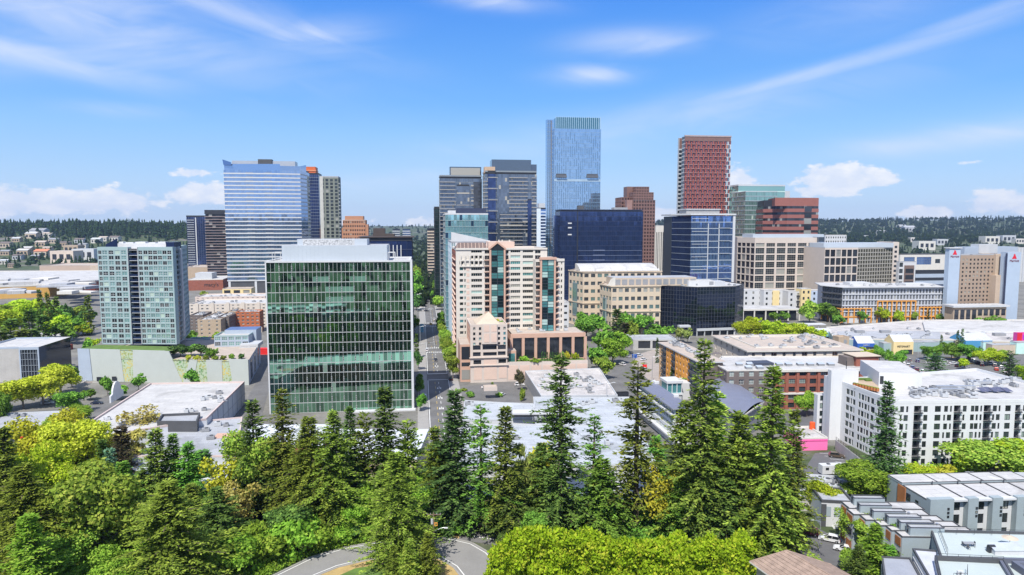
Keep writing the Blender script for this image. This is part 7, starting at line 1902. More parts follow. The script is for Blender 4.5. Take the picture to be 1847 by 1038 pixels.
 def house(label, px, zr, wall, deckm, parm, par=.6, th=.3):
  q = [G(*k, zr) for k in px]; t = B('townhouse', label, 'townhouse', q, zr); [t.plain(i, wall) for i in range(len(q))]; t.flat_roof(m=deckm, par=par, parm=parm, th=th); return t, q
 DECK = M('pale_green_grey_deck', (.42, .48, .48), .8, var=.06)
 t, q = house('slate townhouse with a railed roof deck, table and parasol', [(1697, 1004), (1990, 1012), (1960, 962), (1679, 955)], 10.5, SLATE, DECK, DGREY, .5)
 rail(t, offset(q, -1.4)[2:] + offset(q, -1.4)[:1], 10.2, 1.2, 8)
 c = G(1747, 982, 10.5); m = MB(); m.box(c[0] - 1.1, c[0] + 1.1, c[1] - .5, c[1] + .5, 10.75, 10.82, MGREY); [m.tube((c[0] + a, c[1] + b, 10.0), (c[0] + a, c[1] + b, 10.75), .04, .04, MULD, 5) for a in (-1, 1) for b in (-.45, .45)]; o = link('deck_table', m.mesh('deck_table')); tag(o, 'long grey table standing on the railed roof deck', 'table')
 for k, (px, py) in enumerate(((1738, 981), (1756, 981), (1747, 987))):
  c = G(px, py, 10.5); m = MB(); m.box(-.25, .25, -.25, .25, .4, .45, DGREY); m.box(-.25, .25, .2, .25, .45, .95, DGREY); [m.tube((a, b, 0), (a, b, .4), .025, .025, MULD, 4) for a in (-.22, .22) for b in (-.22, .22)]
  o = link('deck_chair', m.mesh('deck_chair'), (c[0], c[1], 10.01), (1.57, -1.57, 0)[k]); tag(o, 'dark chair at the ' + ('window end', 'railing end', 'near side')[k] + ' of the roof deck table', 'chair', 'chairs round the roof deck table')
 c = G(1822, 968, 12.2); m = MB(); n = 8
 for k in range(n): a0, a1 = 2 * math.pi * k / n, 2 * math.pi * (k + 1) / n; m.poly([(1.5 * math.cos(a0), 1.5 * math.sin(a0), 1.9), (1.5 * math.cos(a1), 1.5 * math.sin(a1), 1.9), (0, 0, 2.4)], BEIGE)
 pr = link('parasol', None, (c[0], c[1], 10.01)); tag(pr, 'beige parasol shading the far corner of the roof deck', 'parasol'); link('canopy', m.mesh('canopy'), (0, 0, 0), 0, pr); m = MB(); m.tube((0, 0, 0), (0, 0, 2.3), .04, .04, MULD, 6); link('pole', m.mesh('pole'), (0, 0, 0), 0, pr)
 m = MB(); c = G(1788, 992, 10.5); m.box(c[0] - .7, c[0] + .7, c[1] - .4, c[1] + .4, 10.01, 11.1, MULD); m.tube((c[0] - .6, c[1], 11.1), (c[0] + .6, c[1], 11.1), .45, .45, MULD, 10); o = link('grill', m.mesh('grill')); tag(o, 'black barbecue grill beside the sloping glass hatch on the deck', 'grill')
 m = MB(); a, b = G(1795, 998, 10.5), G(1850, 998, 10.5); m.box(a[0], b[0], a[1], a[1] + 2.2, 10.0, 10.9, WHITE); m.poly([(a[0] - .1, a[1] - .1, 10.95), (b[0] + .1, a[1] - .1, 10.95), (b[0] + .1, a[1] + 2.3, 11.6), (a[0] - .1, a[1] + 2.3, 11.6)], M('frosted_hatch', (.42, .46, .50), .3)); t.put(m, 'roof_hatch'); t.done()
 t, q = house('white townhouse with cedar strip, lit corner window and grey flat roof', [(1688, 1062), (1760, 1062), (1735, 996), (1646, 989)], 9.5, WHITE, M('lilac_grey_roof', (.48, .50, .57), .8), DGREY, .3)
 F = t.face(3)
 m = MB(); F.box(m, F.W * .06, F.W * .62, 4.5, 8.2, .02, .15, WHITE); t.put(m, 'window_surround'); t.window(F, F.W * .12, F.W * .58, 5.2, 7.6, gl=G_SGREEN, fr=WHITE, fw=.12, nx=1, o=.16); m = MB(); F.box(m, F.W * .70, F.W * .84, 0, 9, .02, .25, WOODP); t.put(m, 'cedar_strip'); m = MB(); F.box(m, F.W * .86, F.W, 0, 9.3, .02, .2, NAVY); t.put(m, 'navy_panel'); t.done()
 t, q = house('navy walled townhouse with a dark grey roof at the frame edge, two tall window strips', [(1600, 1075), (1680, 1075), (1642, 1006), (1590, 1003)], 7.8, M('dusk_grey_wall', (.16, .18, .22), .6), M('charcoal_roof', (.30, .32, .37), .8), DGREY, .3)
 F = t.face(3)
 for k in range(3): m = MB(); F.box(m, F.W * (.12 + .28 * k), F.W * (.24 + .28 * k), 3, 7, .02, .12, WHITE); t.put(m, 'window')
 t.done()
 t, q = house('pale grey townhouse with a walled roof deck and an air conditioner', [(1705, 1085), (1860, 1090), (1812, 1008), (1686, 1002)], 11, M('pale_grey_wall', (.60, .63, .66), .7), DECK, DGREY, .9, .35)
 c = G(1732, 1030, 11); m = MB(); m.box(-.5, .5, -.22, .22, .1, .9, WHITE); m.tube((-.12, -.23, .5), (-.12, -.27, .5), .33, .33, MGREY, 14); m.tube((-.12, -.27, .5), (-.12, -.28, .5), .1, .1, MULD, 8); o = link('air_conditioner', m.mesh('air_conditioner'), (c[0], c[1], 10.12)); tag(o, 'white air conditioner with a round fan on the walled roof deck', 'air conditioner')
 rail(t, [G(1720, 1040, 11), G(1745, 1040, 11), G(1745, 1024, 11)], 10.3, 1.3, 4)
 rail(t, offset(q, -.2)[2:] + offset(q, -.2)[:1], 11.0, .5, 6); t.done()
 t, q = house('navy and grey townhouse roof with an L shaped raised wall, far corner', [(1840, 1070), (1990, 1075), (1960, 1012), (1800, 1006)], 10.8, NAVY, DECK, M('dark_slate', (.12, .13, .17), .6), .9, .5)
 m = MB(); a = G(1830, 1020, 10.8); m.box(a[0], a[0] + 9, a[1], a[1] + .8, 9.9, 11.3, M('dark_slate', (.12, .13, .17), .6)); m.box(a[0], a[0] + .8, a[1] - 3, a[1] - .01, 9.9, 11.3, M('dark_slate', (.12, .13, .17), .6)); t.put(m, 'raised_wall'); t.done()
townhouses()

def houses_near():
 # shake roof at the bottom edge
 ap, le, ri = G(1419, 993, 9.5), G(1352, 1013, 6.5), G(1500, 1010, 7.5); z = 6.5
 lf, rf, rd2 = (le[0] + 6, le[1] - 18), (ri[0] + 7, ri[1] - 16), (ap[0] + 6.5, ap[1] - 15)
 q = [lf, rf, ri, le]; t = B('house', 'house with a weathered brown shake hip roof at the bottom edge', 'house', [(a[0], a[1]) for a in offset([lf, rf, (ri[0], ri[1]), (le[0], le[1])], -.8)], 6.3); [t.plain(i, BEIGE) for i in range(4)]
 m = MB(); ridge_b = (rd2[0], rd2[1], 9.5)
 def plane(a, b, c, d, n=9):
  for k in range(n):
   k0, k1 = k / n, (k + 1) / n; L = lambda p, r, s: tuple(p[i] + (r[i] - p[i]) * s for i in range(3))
   p0, p1, p2, p3 = L(a, d, k0), L(b, c, k0), L(b, c, k1), L(a, d, k1); up = .05
   m.poly([(p0[0], p0[1], p0[2] + up), (p1[0], p1[1], p1[2] + up), p2, p3], SHINGLE)
 A, Lf, Rf, Le, Ri = (*ap, 9.5), (*lf, z), (*rf, z), (*le, z), (*ri, z)
 plane(Le, Lf, ridge_b, A); plane(Rf, Ri, A, ridge_b); m.poly([Ri, Le, A], SHINGLE); m.poly([Lf, Rf, ridge_b], SHINGLE); t.put(m, 'roof')
 m = MB(); m.tube(A, ridge_b, .16, .16, SHINGLE, 6); m.tube(A, Ri, .13, .13, SHINGLE, 6); m.tube(A, Le, .13, .13, SHINGLE, 6); t.put(m, 'ridge_cap'); m = MB(); m.ring([lf, rf, (ri[0], ri[1]), (le[0], le[1])], z - .25, z, .12, .05, OFFWH); t.put(m, 'gutter'); t.done()
 # rusty roofed house behind the firs
 p, H = bx(1040, 1205, 935, 172, 14, yaw=R(2)); t = B('house', 'pale walled house with a mossy rust brown hip roof behind the conifers', 'house', offset(p, -1), H); [t.punched(t.face(i), even(t.face(i).W, 5 if i % 2 == 0 else 3, 1.3), [(.9, H - .9)], OFFWH, G_WIN, WHITE, .15) for i in (0, 1, 2, 3)]
 z1 = H + 4.5; i = .32; f = lambda a, b, k: (a[0] + (b[0] - a[0]) * k, a[1] + (b[1] - a[1]) * k); m1, m2 = f(p[0], p[3], .5), f(p[1], p[2], .5); r0, r1 = f(m1, m2, .28), f(m1, m2, .72); m = MB()
 m.poly([(*p[0], H), (*p[1], H), (*r1, z1), (*r0, z1)], MOSSY); m.poly([(*p[2], H), (*p[3], H), (*r0, z1), (*r1, z1)], MOSSY); m.poly([(*p[1], H), (*p[2], H), (*r1, z1)], MOSSY); m.poly([(*p[3], H), (*p[0], H), (*r0, z1)], MOSSY); t.put(m, 'roof'); m = MB(); m.ring(p, H - .3, H + .02, .15, .08, WHITE); t.put(m, 'gutter')
 m = MB(); c = f(r0, r1, .3); m.box(c[0] - .5, c[0] + .5, c[1] + 1, c[1] + 2, H + 2, z1 + 1.2, BRICK); t.put(m, 'chimney'); t.done()
houses_near()

def mirrored_blocks():
 """low blocks behind the trees and just below the picture; the green office mirrors them"""
 for k, (x, y, w, d, h, m_, rf, lab) in enumerate([(-70, 196, 28, 22, 9.5, BRICK, M('pale_blue_roof', (.52, .57, .66), .7, var=.1), 'brick apartment house hidden by conifers, mirrored in the green office'), (-42, 188, 30, 28, 8.5, BEIGE, MATS['pale_blue_roof'], 'beige apartment house hidden by pines, mirrored in the green office'), (-60, 60, 34, 14, 16, MGREY, MATS['pale_blue_roof'], 'grey town house block below the frame, mirrored in the green office'), (-105, 55, 46, 16, 17, TAUPE, ROOFW, 'taupe town house block below the frame, mirrored in the green office'), (-90, 20, 60, 18, 16, BRICK, MATS['pale_blue_roof'], 'long brick block below the frame, mirrored in the green office')]):
  q = [(x - w / 2, y), (x + w / 2, y), (x + w / 2, y + d), (x - w / 2, y + d)]; t = B('apartment_house', lab, 'apartment house', q, h)
  F = t.face(2); n = int(h / 3.2); B.LIM = 60; t.punched(F, even(F.W, int(w / 3.4), 1.6), floors(n, h / n, .9, 1.5), m_, G_WIN, WHITE, .2, .12, 1, 0); B.LIM = 290
  [t.plain(i, m_) for i in (0, 1, 3)]; t.flat_roof(m=rf, par=.4); t.done()
mirrored_blocks()
# ================================================================== VEGETATION
def Lf(n, a, b, c, t=.25): return LEAF(n, a, b, c, t)
LM_ = dict(
 DK=Lf('fir_dark', (.013, .030, .009), (.030, .058, .014), (.062, .098, .022), .2),
 DB=Lf('fir_blue_dark', (.011, .032, .012), (.025, .060, .019), (.050, .096, .028), .2),
 OD=Lf('fir_olive_dark', (.018, .034, .008), (.044, .068, .013), (.085, .108, .020), .2),
 OL=Lf('pine_olive', (.024, .044, .009), (.058, .088, .014), (.108, .146, .024), .25),
 MG=Lf('mid_green', (.022, .058, .012), (.046, .105, .017), (.082, .150, .026), .25),
 LT=Lf('light_green', (.045, .085, .014), (.085, .148, .022), (.130, .195, .034), .3),
 BR=Lf('bright_green', (.034, .075, .010), (.068, .135, .016), (.108, .178, .026), .3),
 LM=Lf('lime_green', (.060, .105, .008), (.120, .185, .012), (.185, .250, .022), .3),
 HG=Lf('hedge_lime', (.062, .125, .008), (.112, .20, .011), (.15, .235, .02), .3),
 YG=Lf('yellow_green', (.085, .115, .010), (.155, .180, .016), (.225, .240, .030), .3),
 BG=Lf('blue_green', (.022, .060, .034), (.045, .095, .060), (.075, .130, .080), .15),
 PL=Lf('plum_dark', (.012, .016, .010), (.026, .026, .016), (.045, .042, .024), .1),
 WI=Lf('willow_olive', (.045, .065, .020), (.080, .110, .032), (.125, .150, .050), .3),
 OV=Lf('young_olive', (.085, .085, .025), (.145, .140, .040), (.215, .195, .060), .3),
 YL=Lf('yellow_blossom', (.16, .17, .02), (.42, .35, .02), (.62, .50, .03), .3),
)
def quads_from(C, Aa, Bb):
 """leaf quads: centre root C, length vector A, half width vector B (kite)"""
 n = len(C); V = np.empty((n, 4, 3)); V[:, 0] = C; V[:, 1] = C + Aa * .5 + Bb; V[:, 2] = C + Aa; V[:, 3] = C + Aa * .5 - Bb
 return V.reshape(-1, 3), np.arange(n * 4).reshape(-1, 4)
def conifer(seed, H=30.0, r=5.0, base=.1, dz=.8, per=7, droop=.5, leaf=1.0, rag=.35, topf=.8, step=.5, gap=.0):
 g = np.random.default_rng(seed); C, A_, B_ = [], [], []; sticks = []
 z = base * H; ph = 0; hn = g.uniform(.72, 1.22, 14)
 side = g.uniform(.75, 1.2, 9)
 while z < H * .99:
  t = (z - base * H) / (H - base * H); L0 = r * (1 - t) ** topf * (.35 + .65 * min(1, t * 6 + .45)) + .25
  k = max(3, int(per * (1 - .5 * t)))
  for i in range(k):
   if g.random() < gap: continue
   zz = z + dz * g.uniform(-.6, .6)
   az = ph + 2 * math.pi * (i + g.uniform(-.4, .4)) / k; L = L0 * g.uniform(1 - rag, 1 + rag * .6) * side[int(az / .7) % 9] * hn[min(13, int(t * 14))]
   e = math.radians(32 * t - 14 + g.uniform(-17, 17))
   d = np.array([math.cos(az) * math.cos(e), math.sin(az) * math.cos(e), math.sin(e)]); lat = np.array([-math.sin(az), math.cos(az), 0])
   n = max(3, int(L / step)); s = (np.arange(n) + g.random(n)) / n * .92 + .08
   p = np.array([0, 0, zz]) + d * (s * L)[:, None]; p[:, 2] -= droop * L * .22 * s ** 2 - .10 * L * np.maximum(0, s - .7)
   if L > 1.5: sticks.append((np.array([0, 0, zz]), p[-1]))
   w = leaf * (.55 + .65 * (1 - s)) * g.uniform(.7, 1.3, n)
   for sg in (-1, 1, 0):
    dirv = d * (.65 if sg else 1.0) + lat * sg * .8 + g.normal(0, .22, (n, 3)); dirv[:, 2] -= droop * .35 * g.random(n) - .08
    dirv /= np.linalg.norm(dirv, axis=1)[:, None]
    up = np.array([0, 0, 1.0]) + g.normal(0, .45, (n, 3)); sd_ = np.cross(dirv, up); sd_ /= np.linalg.norm(sd_, axis=1)[:, None] + 1e-9
    C.append(p + g.normal(0, .12, (n, 3))); A_.append(dirv * (w * 1.15)[:, None]); B_.append(sd_ * (w * .24)[:, None])
  ph += 2.4; z += dz * (1.15 - .55 * t) * g.uniform(.75, 1.25)
 V, F = quads_from(np.concatenate(C), np.concatenate(A_), np.concatenate(B_))
 mb = MB(); mb.tube((0, 0, -1), (0, 0, H * .55), H * .014, H * .009, BARK, 7); mb.tube((0, 0, H * .55), (0, 0, H * .985), H * .009, .04, BARK, 6)
 for a, b in sticks[::3]: mb.tube(a, b, .09, .03, BARK, 3, False)
 return np_mesh('crown', V, F, [LM_['DK']]), mb.mesh('trunk')
def broadleaf(seed, H=12.0, r=5.0, n=6000, leaf=.55, lobes=13, base=.22, flat=1.0, sparse=0.0, weep=0.0):
 g = np.random.default_rng(seed); zc = H * (base + (1 - base) * .5); rz = H * (1 - base) * .5
 P_, R_ = [], []
 for i in range(lobes):
  u = g.normal(0, 1, 3); u /= np.linalg.norm(u); k = g.uniform(.35, .95)
  P_.append(np.array([u[0] * r * k, u[1] * r * k, zc + u[2] * rz * k * flat])); R_.append(r * g.uniform(.22, .46))
 P_.append(np.array([0, 0, zc])); R_.append(r * .6)
 P_ = np.array(P_); R_ = np.array(R_); w = R_ ** 2 / sum(R_ ** 2); idx = g.choice(len(R_), n, p=w)
 u = g.normal(0, 1, (n, 3)); u /= np.linalg.norm(u, axis=1)[:, None]; u[:, 2] = np.where((u[:, 2] < -.3) & (g.random(n) < .6), -u[:, 2], u[:, 2])
 rr = R_[idx] * (1 - .45 * g.random(n) ** 2 + .12 * g.normal(0, 1, n)); sc_ = np.array([1, 1, rz / r * .9 if rz < r else 1.0])
 C = P_[idx] + u * rr[:, None] * sc_
 if sparse: keep = g.random(n) > sparse; C, u = C[keep], u[keep]; n = len(C)
 nrm = u + g.normal(0, .55, (n, 3)); nrm /= np.linalg.norm(nrm, axis=1)[:, None]
 t1 = np.cross(nrm, g.normal(0, 1, (n, 3))); t1 /= np.linalg.norm(t1, axis=1)[:, None]; t2 = np.cross(nrm, t1)
 if weep: t1 = np.stack([g.normal(0, .15, n), g.normal(0, .15, n), -np.ones(n)], 1); t2 = np.cross(t1, nrm); t2 /= np.linalg.norm(t2, axis=1)[:, None] + 1e-9
 s = leaf * g.uniform(.6, 1.35, n)
 V, F = quads_from(C, t1 * (s * (1.2 + weep))[:, None], t2 * (s * (.45 - .2 * weep))[:, None])
 mb = MB(); zb = H * base * 1.3; mb.tube((0, 0, -.5), (0, 0, zb), r * .055, r * .04, BARKG, 7)
 for i in range(0, lobes): mb.tube((0, 0, zb * .9), tuple(P_[i]), r * .03, r * .010, BARKG, 4, False)
 return np_mesh('crown', V, F, [LM_['MG']]), mb.mesh('trunk')
K = dict(
 F=[conifer(s, 30, 5.6, .07, .58, 8, .6, .78, .5, .8, .40, gap=.06) for s in (1, 2, 3, 4, 41, 42)],
 O=[conifer(s, 34, 5.2, .16, .85, 7, .5, .8, .55, .62, .42, gap=.22) for s in (4, 5)],
 T=[conifer(s, 38, 6.2, .06, .66, 8, .75, .85, .52, .74, .42, gap=.10) for s in (6, 7, 12)],
 N=[conifer(s, 30, 5.7, .06, .42, 10, .6, .52, .5, .78, .27, gap=.08) for s in (51, 52)],
 M=[broadleaf(s, 13, 5.2, 15000, .36, 17) for s in (61, 62)],
 P=[conifer(s, 24, 6.4, .2, .8, 8, .1, .9, .55, .45, .42, gap=.15) for s in (8, 9)],
 C=[conifer(s, 20, 4.6, .03, .48, 8, .5, .7, .35, .8, .36) for s in (10, 11)],
 S=[conifer(s, 16, 2.7, .04, .5, 7, .3, .75, .3, .85, .4) for s in (12,)],
 D=[broadleaf(s, 13, 5.2, 6500, .52) for s in (21, 22, 23)],
 H=[broadleaf(24, 14, 4.6, 2600, .55, 15, .2, sparse=.25)],
 W=[broadleaf(25, 16, 4.2, 5200, .55, 12, .15, weep=1.2)],
 B=[broadleaf(s, 4.5, 3.6, 2600, .42, 10, .02) for s in (26, 27)],
 d=[broadleaf(s, 11, 4.6, 1500, .95, 11) for s in (31, 32, 33)],
 c=[conifer(s, 18, 4.0, .05, 1.0, 6, .4, 1.6, .35, .8, .9) for s in (34, 35)],
 b=[broadleaf(36, 3.2, 2.6, 500, .6, 8, .02)],
)
SZ = dict(N=(30, 10.4), M=(13, 11.2), F=(30, 10.4), O=(34, 10), T=(38, 12), P=(24, 12.2), C=(20, 9.4), S=(16, 5.6), D=(13, 11.2), H=(14, 10), W=(16, 9), B=(4.5, 7.4), d=(11, 10), c=(18, 8.4), b=(3.2, 5.4))
NAMES = dict(N='fir_tree', M='leafy_tree', F='fir_tree', O='fir_tree', T='fir_tree', P='pine_tree', C='cedar_tree', S='spruce_tree', D='leafy_tree', H='leafy_tree', W='willow_tree', B='bush', d='leafy_tree', c='conifer_tree', b='shrub')
TR = random.Random(5); _tc = {}
def tree(px, py, ty, kind, mat, w, label, group=None, z=0.0, cat=None):
 x, y = G(px, py, z); Ht = max(1.0, ZAT(ty, y) - z); D = y
 if kind == 'D' and py > 880 and w >= 84: kind = 'M'
 if kind in 'FP' and w >= 118 and py > 900: kind = 'N'
 wd = w * (1.16 if kind in 'FPDCNM' and py > 700 else 1.05) / FPX * math.hypot(D, CAMH - z); h0, w0 = SZ[kind]
 i = _tc.get(kind, 0); _tc[kind] = i + 1; cr, tk = K[kind][i % len(K[kind])]
 root = link(NAMES[kind], None, (x, y, z), TR.uniform(0, 6.28)); tag(root, label, cat or NAMES[kind].split('_')[-1].replace('shrub', 'bush'), group)
 s = wd / w0; root.scale = (s, s, Ht / h0)
 o = link('crown', cr, (0, 0, 0), 0, root); o.material_slots[0].link = 'OBJECT'; o.material_slots[0].material = LM_[mat]
 link('trunk', tk, (0, 0, 0), 0, root); return root
def row(pattern, group, kind, mat, items, z=0.0):
 for i, it in enumerate(items): tree(it[0], it[1], it[2], it[4] if len(it) > 4 else kind, it[5] if len(it) > 5 else mat, it[3], pattern.replace('#', ORD[i]), group, z)

for t in [
 (18, 985, 772, 'F', 'OD', 110, 'dark fir cut by the frame edge, behind the broad olive pine'), (55, 1065, 838, 'P', 'OL', 150, 'broad olive pine between the dark fir and the fresh green cedar'),
 (62, 1112, 928, 'C', 'BR', 112, 'fresh green pointed cedar in the bottom corner'), (95, 885, 752, 'D', 'YG', 105, 'yellow green tree nearest the navy fronted shop'),
 (150, 892, 757, 'D', 'YG', 120, 'widest yellow green tree, beside the white warehouse roof'), (205, 872, 772, 'D', 'OV', 90, 'golden olive tree touching the warehouse roof edge'),
 (78, 945, 812, 'D', 'LM', 95, 'lime tree between yellow green trees and the olive pine'), (185, 1040, 848, 'D', 'LT', 150, 'tall pale green maple with white roof behind its leaves'),
 (225, 905, 768, 'S', 'PL', 66, 'blackish plum spruce standing against the grey shop roof'), (190, 905, 792, 'S', 'DK', 52, 'small dark spruce left of the plum one'), (203, 932, 808, 'S', 'BG', 52, 'small blue green spruce below the plum one'),
 (288, 945, 774, 'F', 'OD', 92, 'dark fir with its tip over the white shed roof'), (318, 930, 784, 'F', 'MG', 72, 'mid green fir in the middle of the trio before the shed roof'), (344, 935, 800, 'F', 'MG', 84, 'shortest fir of the trio before the shed roof'),
 (228, 990, 832, 'F', 'MG', 90, 'mid green fir rising behind the pale maple'), (312, 1078, 868, 'F', 'OL', 165, 'big olive fir at the bottom edge before the white building'), (262, 806, 733, 'H', 'OV', 88, 'thin airy olive tree in front of the warehouse roof'),
 (462, 930, 784, 'D', 'LT', 100, 'green round tree by the end of the alley'), (408, 935, 815, 'H', 'YG', 84, 'open yellow tree with dark stems over a white roof'), (368, 885, 812, 'S', 'DB', 70, 'small dark spruce at the edge of the shed roof'),
 (435, 960, 868, 'H', 'OV', 70, 'thin lower tree with bare stems before the white wall'), (462, 935, 722, 'F', 'DK', 88, 'slim dark fir at the alley end'), (515, 945, 702, 'T', 'OD', 105, 'tall fir in front of the green office corner'),
 (562, 955, 752, 'P', 'OL', 125, 'olive pine, broadest in front of the green office'), (606, 960, 742, 'P', 'OL', 118, 'olive pine next to the broadest one'), (635, 932, 735, 'F', 'DK', 72, 'narrow dark fir before the office entrance'),
 (660, 935, 748, 'P', 'OD', 84, 'dusky pine between two dark firs by the office base'), (697, 935, 698, 'F', 'DK', 104, 'tall fir at the right corner of the green office'), (738, 930, 762, 'P', 'OL', 86, 'small pine where the avenue meets the trees'),
 (716, 1018, 816, 'F', 'OL', 122, 'light olive fir standing on the traffic island'), (822, 955, 704, 'T', 'DB', 122, 'dense blue green fir beside the avenue end'), (868, 958, 728, 'O', 'MG', 84, 'thin twin of the leaning firs behind the driveway'),
 (912, 960, 735, 'F', 'OD', 94, 'dark fir right of the driveway mouth'), (946, 935, 794, 'W', 'WI', 86, 'drooping willow before the white roofed block'), (1010, 960, 640, 'T', 'DK', 128, 'very tall fir over the stained white roof'),
 (1070, 952, 748, 'O', 'MG', 84, 'sparse young fir with flat branches over white roofs'), (1146, 955, 650, 'O', 'OD', 118, 'tall ragged fir in front of the long white apartments'), (1085, 962, 828, 'F', 'MG', 98, 'green fir with bare trunk before the rusty roof'),
 (1190, 968, 836, 'H', 'YL', 74, 'shrub tree covered with yellow blossom near the rusty roof'), (985, 905, 798, 'H', 'YL', 70, 'yellow blossoming tree tucked behind the very tall fir'),
 (1262, 985, 612, 'T', 'OD', 132, 'tallest thick fir in front of the orange apartments'), (1232, 962, 722, 'F', 'OL', 104, 'olive fir leaning on the tallest one'), (1286, 965, 708, 'C', 'LT', 112, 'fresh light green cedar before the curved slate roof'),
 (1328, 980, 742, 'C', 'OL', 112, 'soft olive cedar beside the fresh green one'), (1384, 1000, 662, 'T', 'OL', 138, 'huge shaggy olive fir in front of the brick apartments'), (1424, 985, 738, 'F', 'OD', 76, 'fir crowding the huge shaggy one, by the pink shop'),
 (1226, 974, 866, 'F', 'MG', 96, 'low dark fir between the rusty roof and the hedge'), (1305, 990, 862, 'F', 'DK', 112, 'low dark fir below the soft olive cedar'), (1182, 858, 786, 'S', 'MG', 52, 'small green spruce at the corner of the long white apartments'),
 (1592, 880, 688, 'F', 'DB', 74, 'narrow dark fir in front of the white apartment corner'), (1560, 908, 842, 'D', 'BR', 98, 'rich green round tree below the narrow dark fir'), (1662, 880, 843, 'D', 'LM', 64, 'lime tree at the foot of the white apartments'),
 (1702, 868, 838, 'B', 'YG', 50, 'low yellowish bush behind the grey roofed building'), (1782, 868, 792, 'D', 'LT', 118, 'wide light green tree before the white apartments'), (1845, 868, 788, 'D', 'LM', 84, 'lime tree cut by the frame edge, before the white apartments'), (1742, 862, 812, 'd', 'LM', 60, 'smaller lime tree beside the wide light green one'),
 (1528, 985, 918, 'H', 'LT', 46, 'thin young tree beside the white end townhouse'), (1562, 1002, 920, 'D', 'LT', 66, 'leafy light tree in front of the stepped townhouses'), (1575, 1055, 948, 'C', 'BR', 84, 'bright green cedar in front of the stepped townhouses'), (1612, 1022, 944, 'C', 'MG', 66, 'darker cedar touching the stepped townhouses'),
 (1545, 1075, 985, 'C', 'DK', 62, 'dark cedar by the parked white car'), (1600, 1062, 985, 'C', 'MG', 70, 'low cedar near the lit corner window'), (1482, 925, 862, 'D', 'LM', 50, 'lime tree beside the street with parked cars'), (1532, 1030, 990, 'B', 'LT', 36, 'pale bush behind the parked white car'),
 (668, 955, 866, 'D', 'BR', 76, 'bright green tree behind the island fir'), (750, 948, 872, 'D', 'BR', 86, 'bright green tree right behind the utility pole'), (712, 1056, 985, 'C', 'OL', 44, 'small bushy juniper under the island fir'), (738, 1064, 975, 'C', 'LT', 54, 'yellow tipped juniper under the island fir'), (772, 1052, 962, 'C', 'OL', 54, 'juniper nearest the utility pole'),
 (640, 945, 838, 'F', 'DB', 90, 'blue green fir left of the island fir'), (590, 945, 862, 'P', 'PL', 80, 'dark pine trunks over the white roof'), (795, 942, 800, 'F', 'DK', 96, 'dark fir behind the street name sign'), (925, 962, 860, 'F', 'DK', 90, 'dark fir at the driveway corner'),
 (1360, 1000, 880, 'F', 'OL', 96, 'olive fir low behind the end of the hedge'),
 (120, 985, 872, 'F', 'MG', 92, 'mid green fir between the olive pine and the pale maple'), (22, 900, 800, 'D', 'LM', 66, 'lime tree at the frame edge behind the dark fir'), (260, 945, 850, 'F', 'DK', 80, 'small dark fir behind the big olive fir'), (395, 1000, 880, 'F', 'DK', 90, 'dark fir over the bank of bright bushes'), (350, 985, 872, 'F', 'OD', 80, 'dusky fir beside the big olive fir'),
 (45, 1000, 905, 'D', 'LT', 80, 'light leafed tree between the olive pine and the frame edge'), (130, 1060, 955, 'D', 'LT', 92, 'rounded tree at the bottom edge before the pale maple'), (235, 1085, 985, 'D', 'BR', 90, 'bright tree at the bottom edge between maple and big olive fir'), (255, 1000, 905, 'D', 'LT', 70, 'leafy tree wedged between maple and big olive fir'),
 (520, 985, 905, 'D', 'DK', 80, 'dark leafy tree over the bright bank bushes'), (550, 975, 885, 'F', 'OD', 76, 'dusky fir behind the bank bushes'), (175, 900, 815, 'D', 'LM', 70, 'lime green tree below the widest yellow green one'), (965, 985, 915, 'D', 'MG', 66, 'leafy tree behind the hedge, left of the rusty roof'), (640, 968, 905, 'D', 'BR', 52, 'bright leafy tree between pole and dusky pines'),
 (975, 940, 800, 'F', 'OL', 76, 'olive fir left of the very tall one'), (785, 945, 770, 'F', 'OL', 76, 'olive fir left of the dense blue green one'), (1350, 960, 790, 'F', 'DK', 86, 'dark fir between olive cedar and huge shaggy fir'),
]: tree(*t)
row('# bright green bush from the frame bottom along the lane bank', 'bushes on the lane bank', 'B', 'BR', [(385, 1042, 985, 92), (432, 1030, 965, 96), (480, 1008, 945, 100), (532, 998, 930, 100), (575, 985, 938, 76), (615, 978, 950, 56), (655, 968, 940, 60), (690, 962, 930, 60)])
row('# dark leafy bush from the island fir toward the street name sign', 'bushes behind the lane', 'B', 'MG', [(730, 962, 935, 56), (762, 960, 935, 52), (792, 962, 938, 44), (815, 965, 945, 40), (842, 940, 915, 36)])
row('# lime crowned tree from the black office cube, in the clump behind the gravel roofs', 'lime trees beside the black cube', 'd', 'LM', [(1346, 618, 571, 46, 'D'), (1366, 616, 576, 48), (1388, 620, 574, 52, 'D'), (1410, 618, 578, 50), (1430, 620, 580, 46, 'D'), (1452, 618, 586, 44), (1474, 616, 594, 34)])
row('# tree of the dense green clump, counted away from the condominium terrace', 'trees by the cream offices', 'd', 'MG', [(1046, 640, 596, 34), (1058, 615, 562, 46, 'D'), (1080, 608, 565, 46), (1088, 640, 590, 44), (1112, 612, 560, 34, 'c', 'DK'), (1130, 608, 562, 40, 'd', 'MG'), (1152, 608, 566, 44), (1170, 606, 562, 26, 'c', 'DK'), (1105, 658, 606, 58, 'D', 'BR'), (1122, 640, 600, 40, 'd', 'BR'), (1075, 668, 622, 40), (1090, 684, 640, 34, 'd', 'LT'), (1128, 622, 585, 34, 'c', 'PL'), (1192, 612, 587, 44, 'd', 'MG'), (1172, 616, 592, 30), (1228, 618, 590, 20, 'd', 'WI'), (1240, 620, 592, 20, 'd', 'WI'), (1142, 622, 578, 30, 'd', 'OL')])
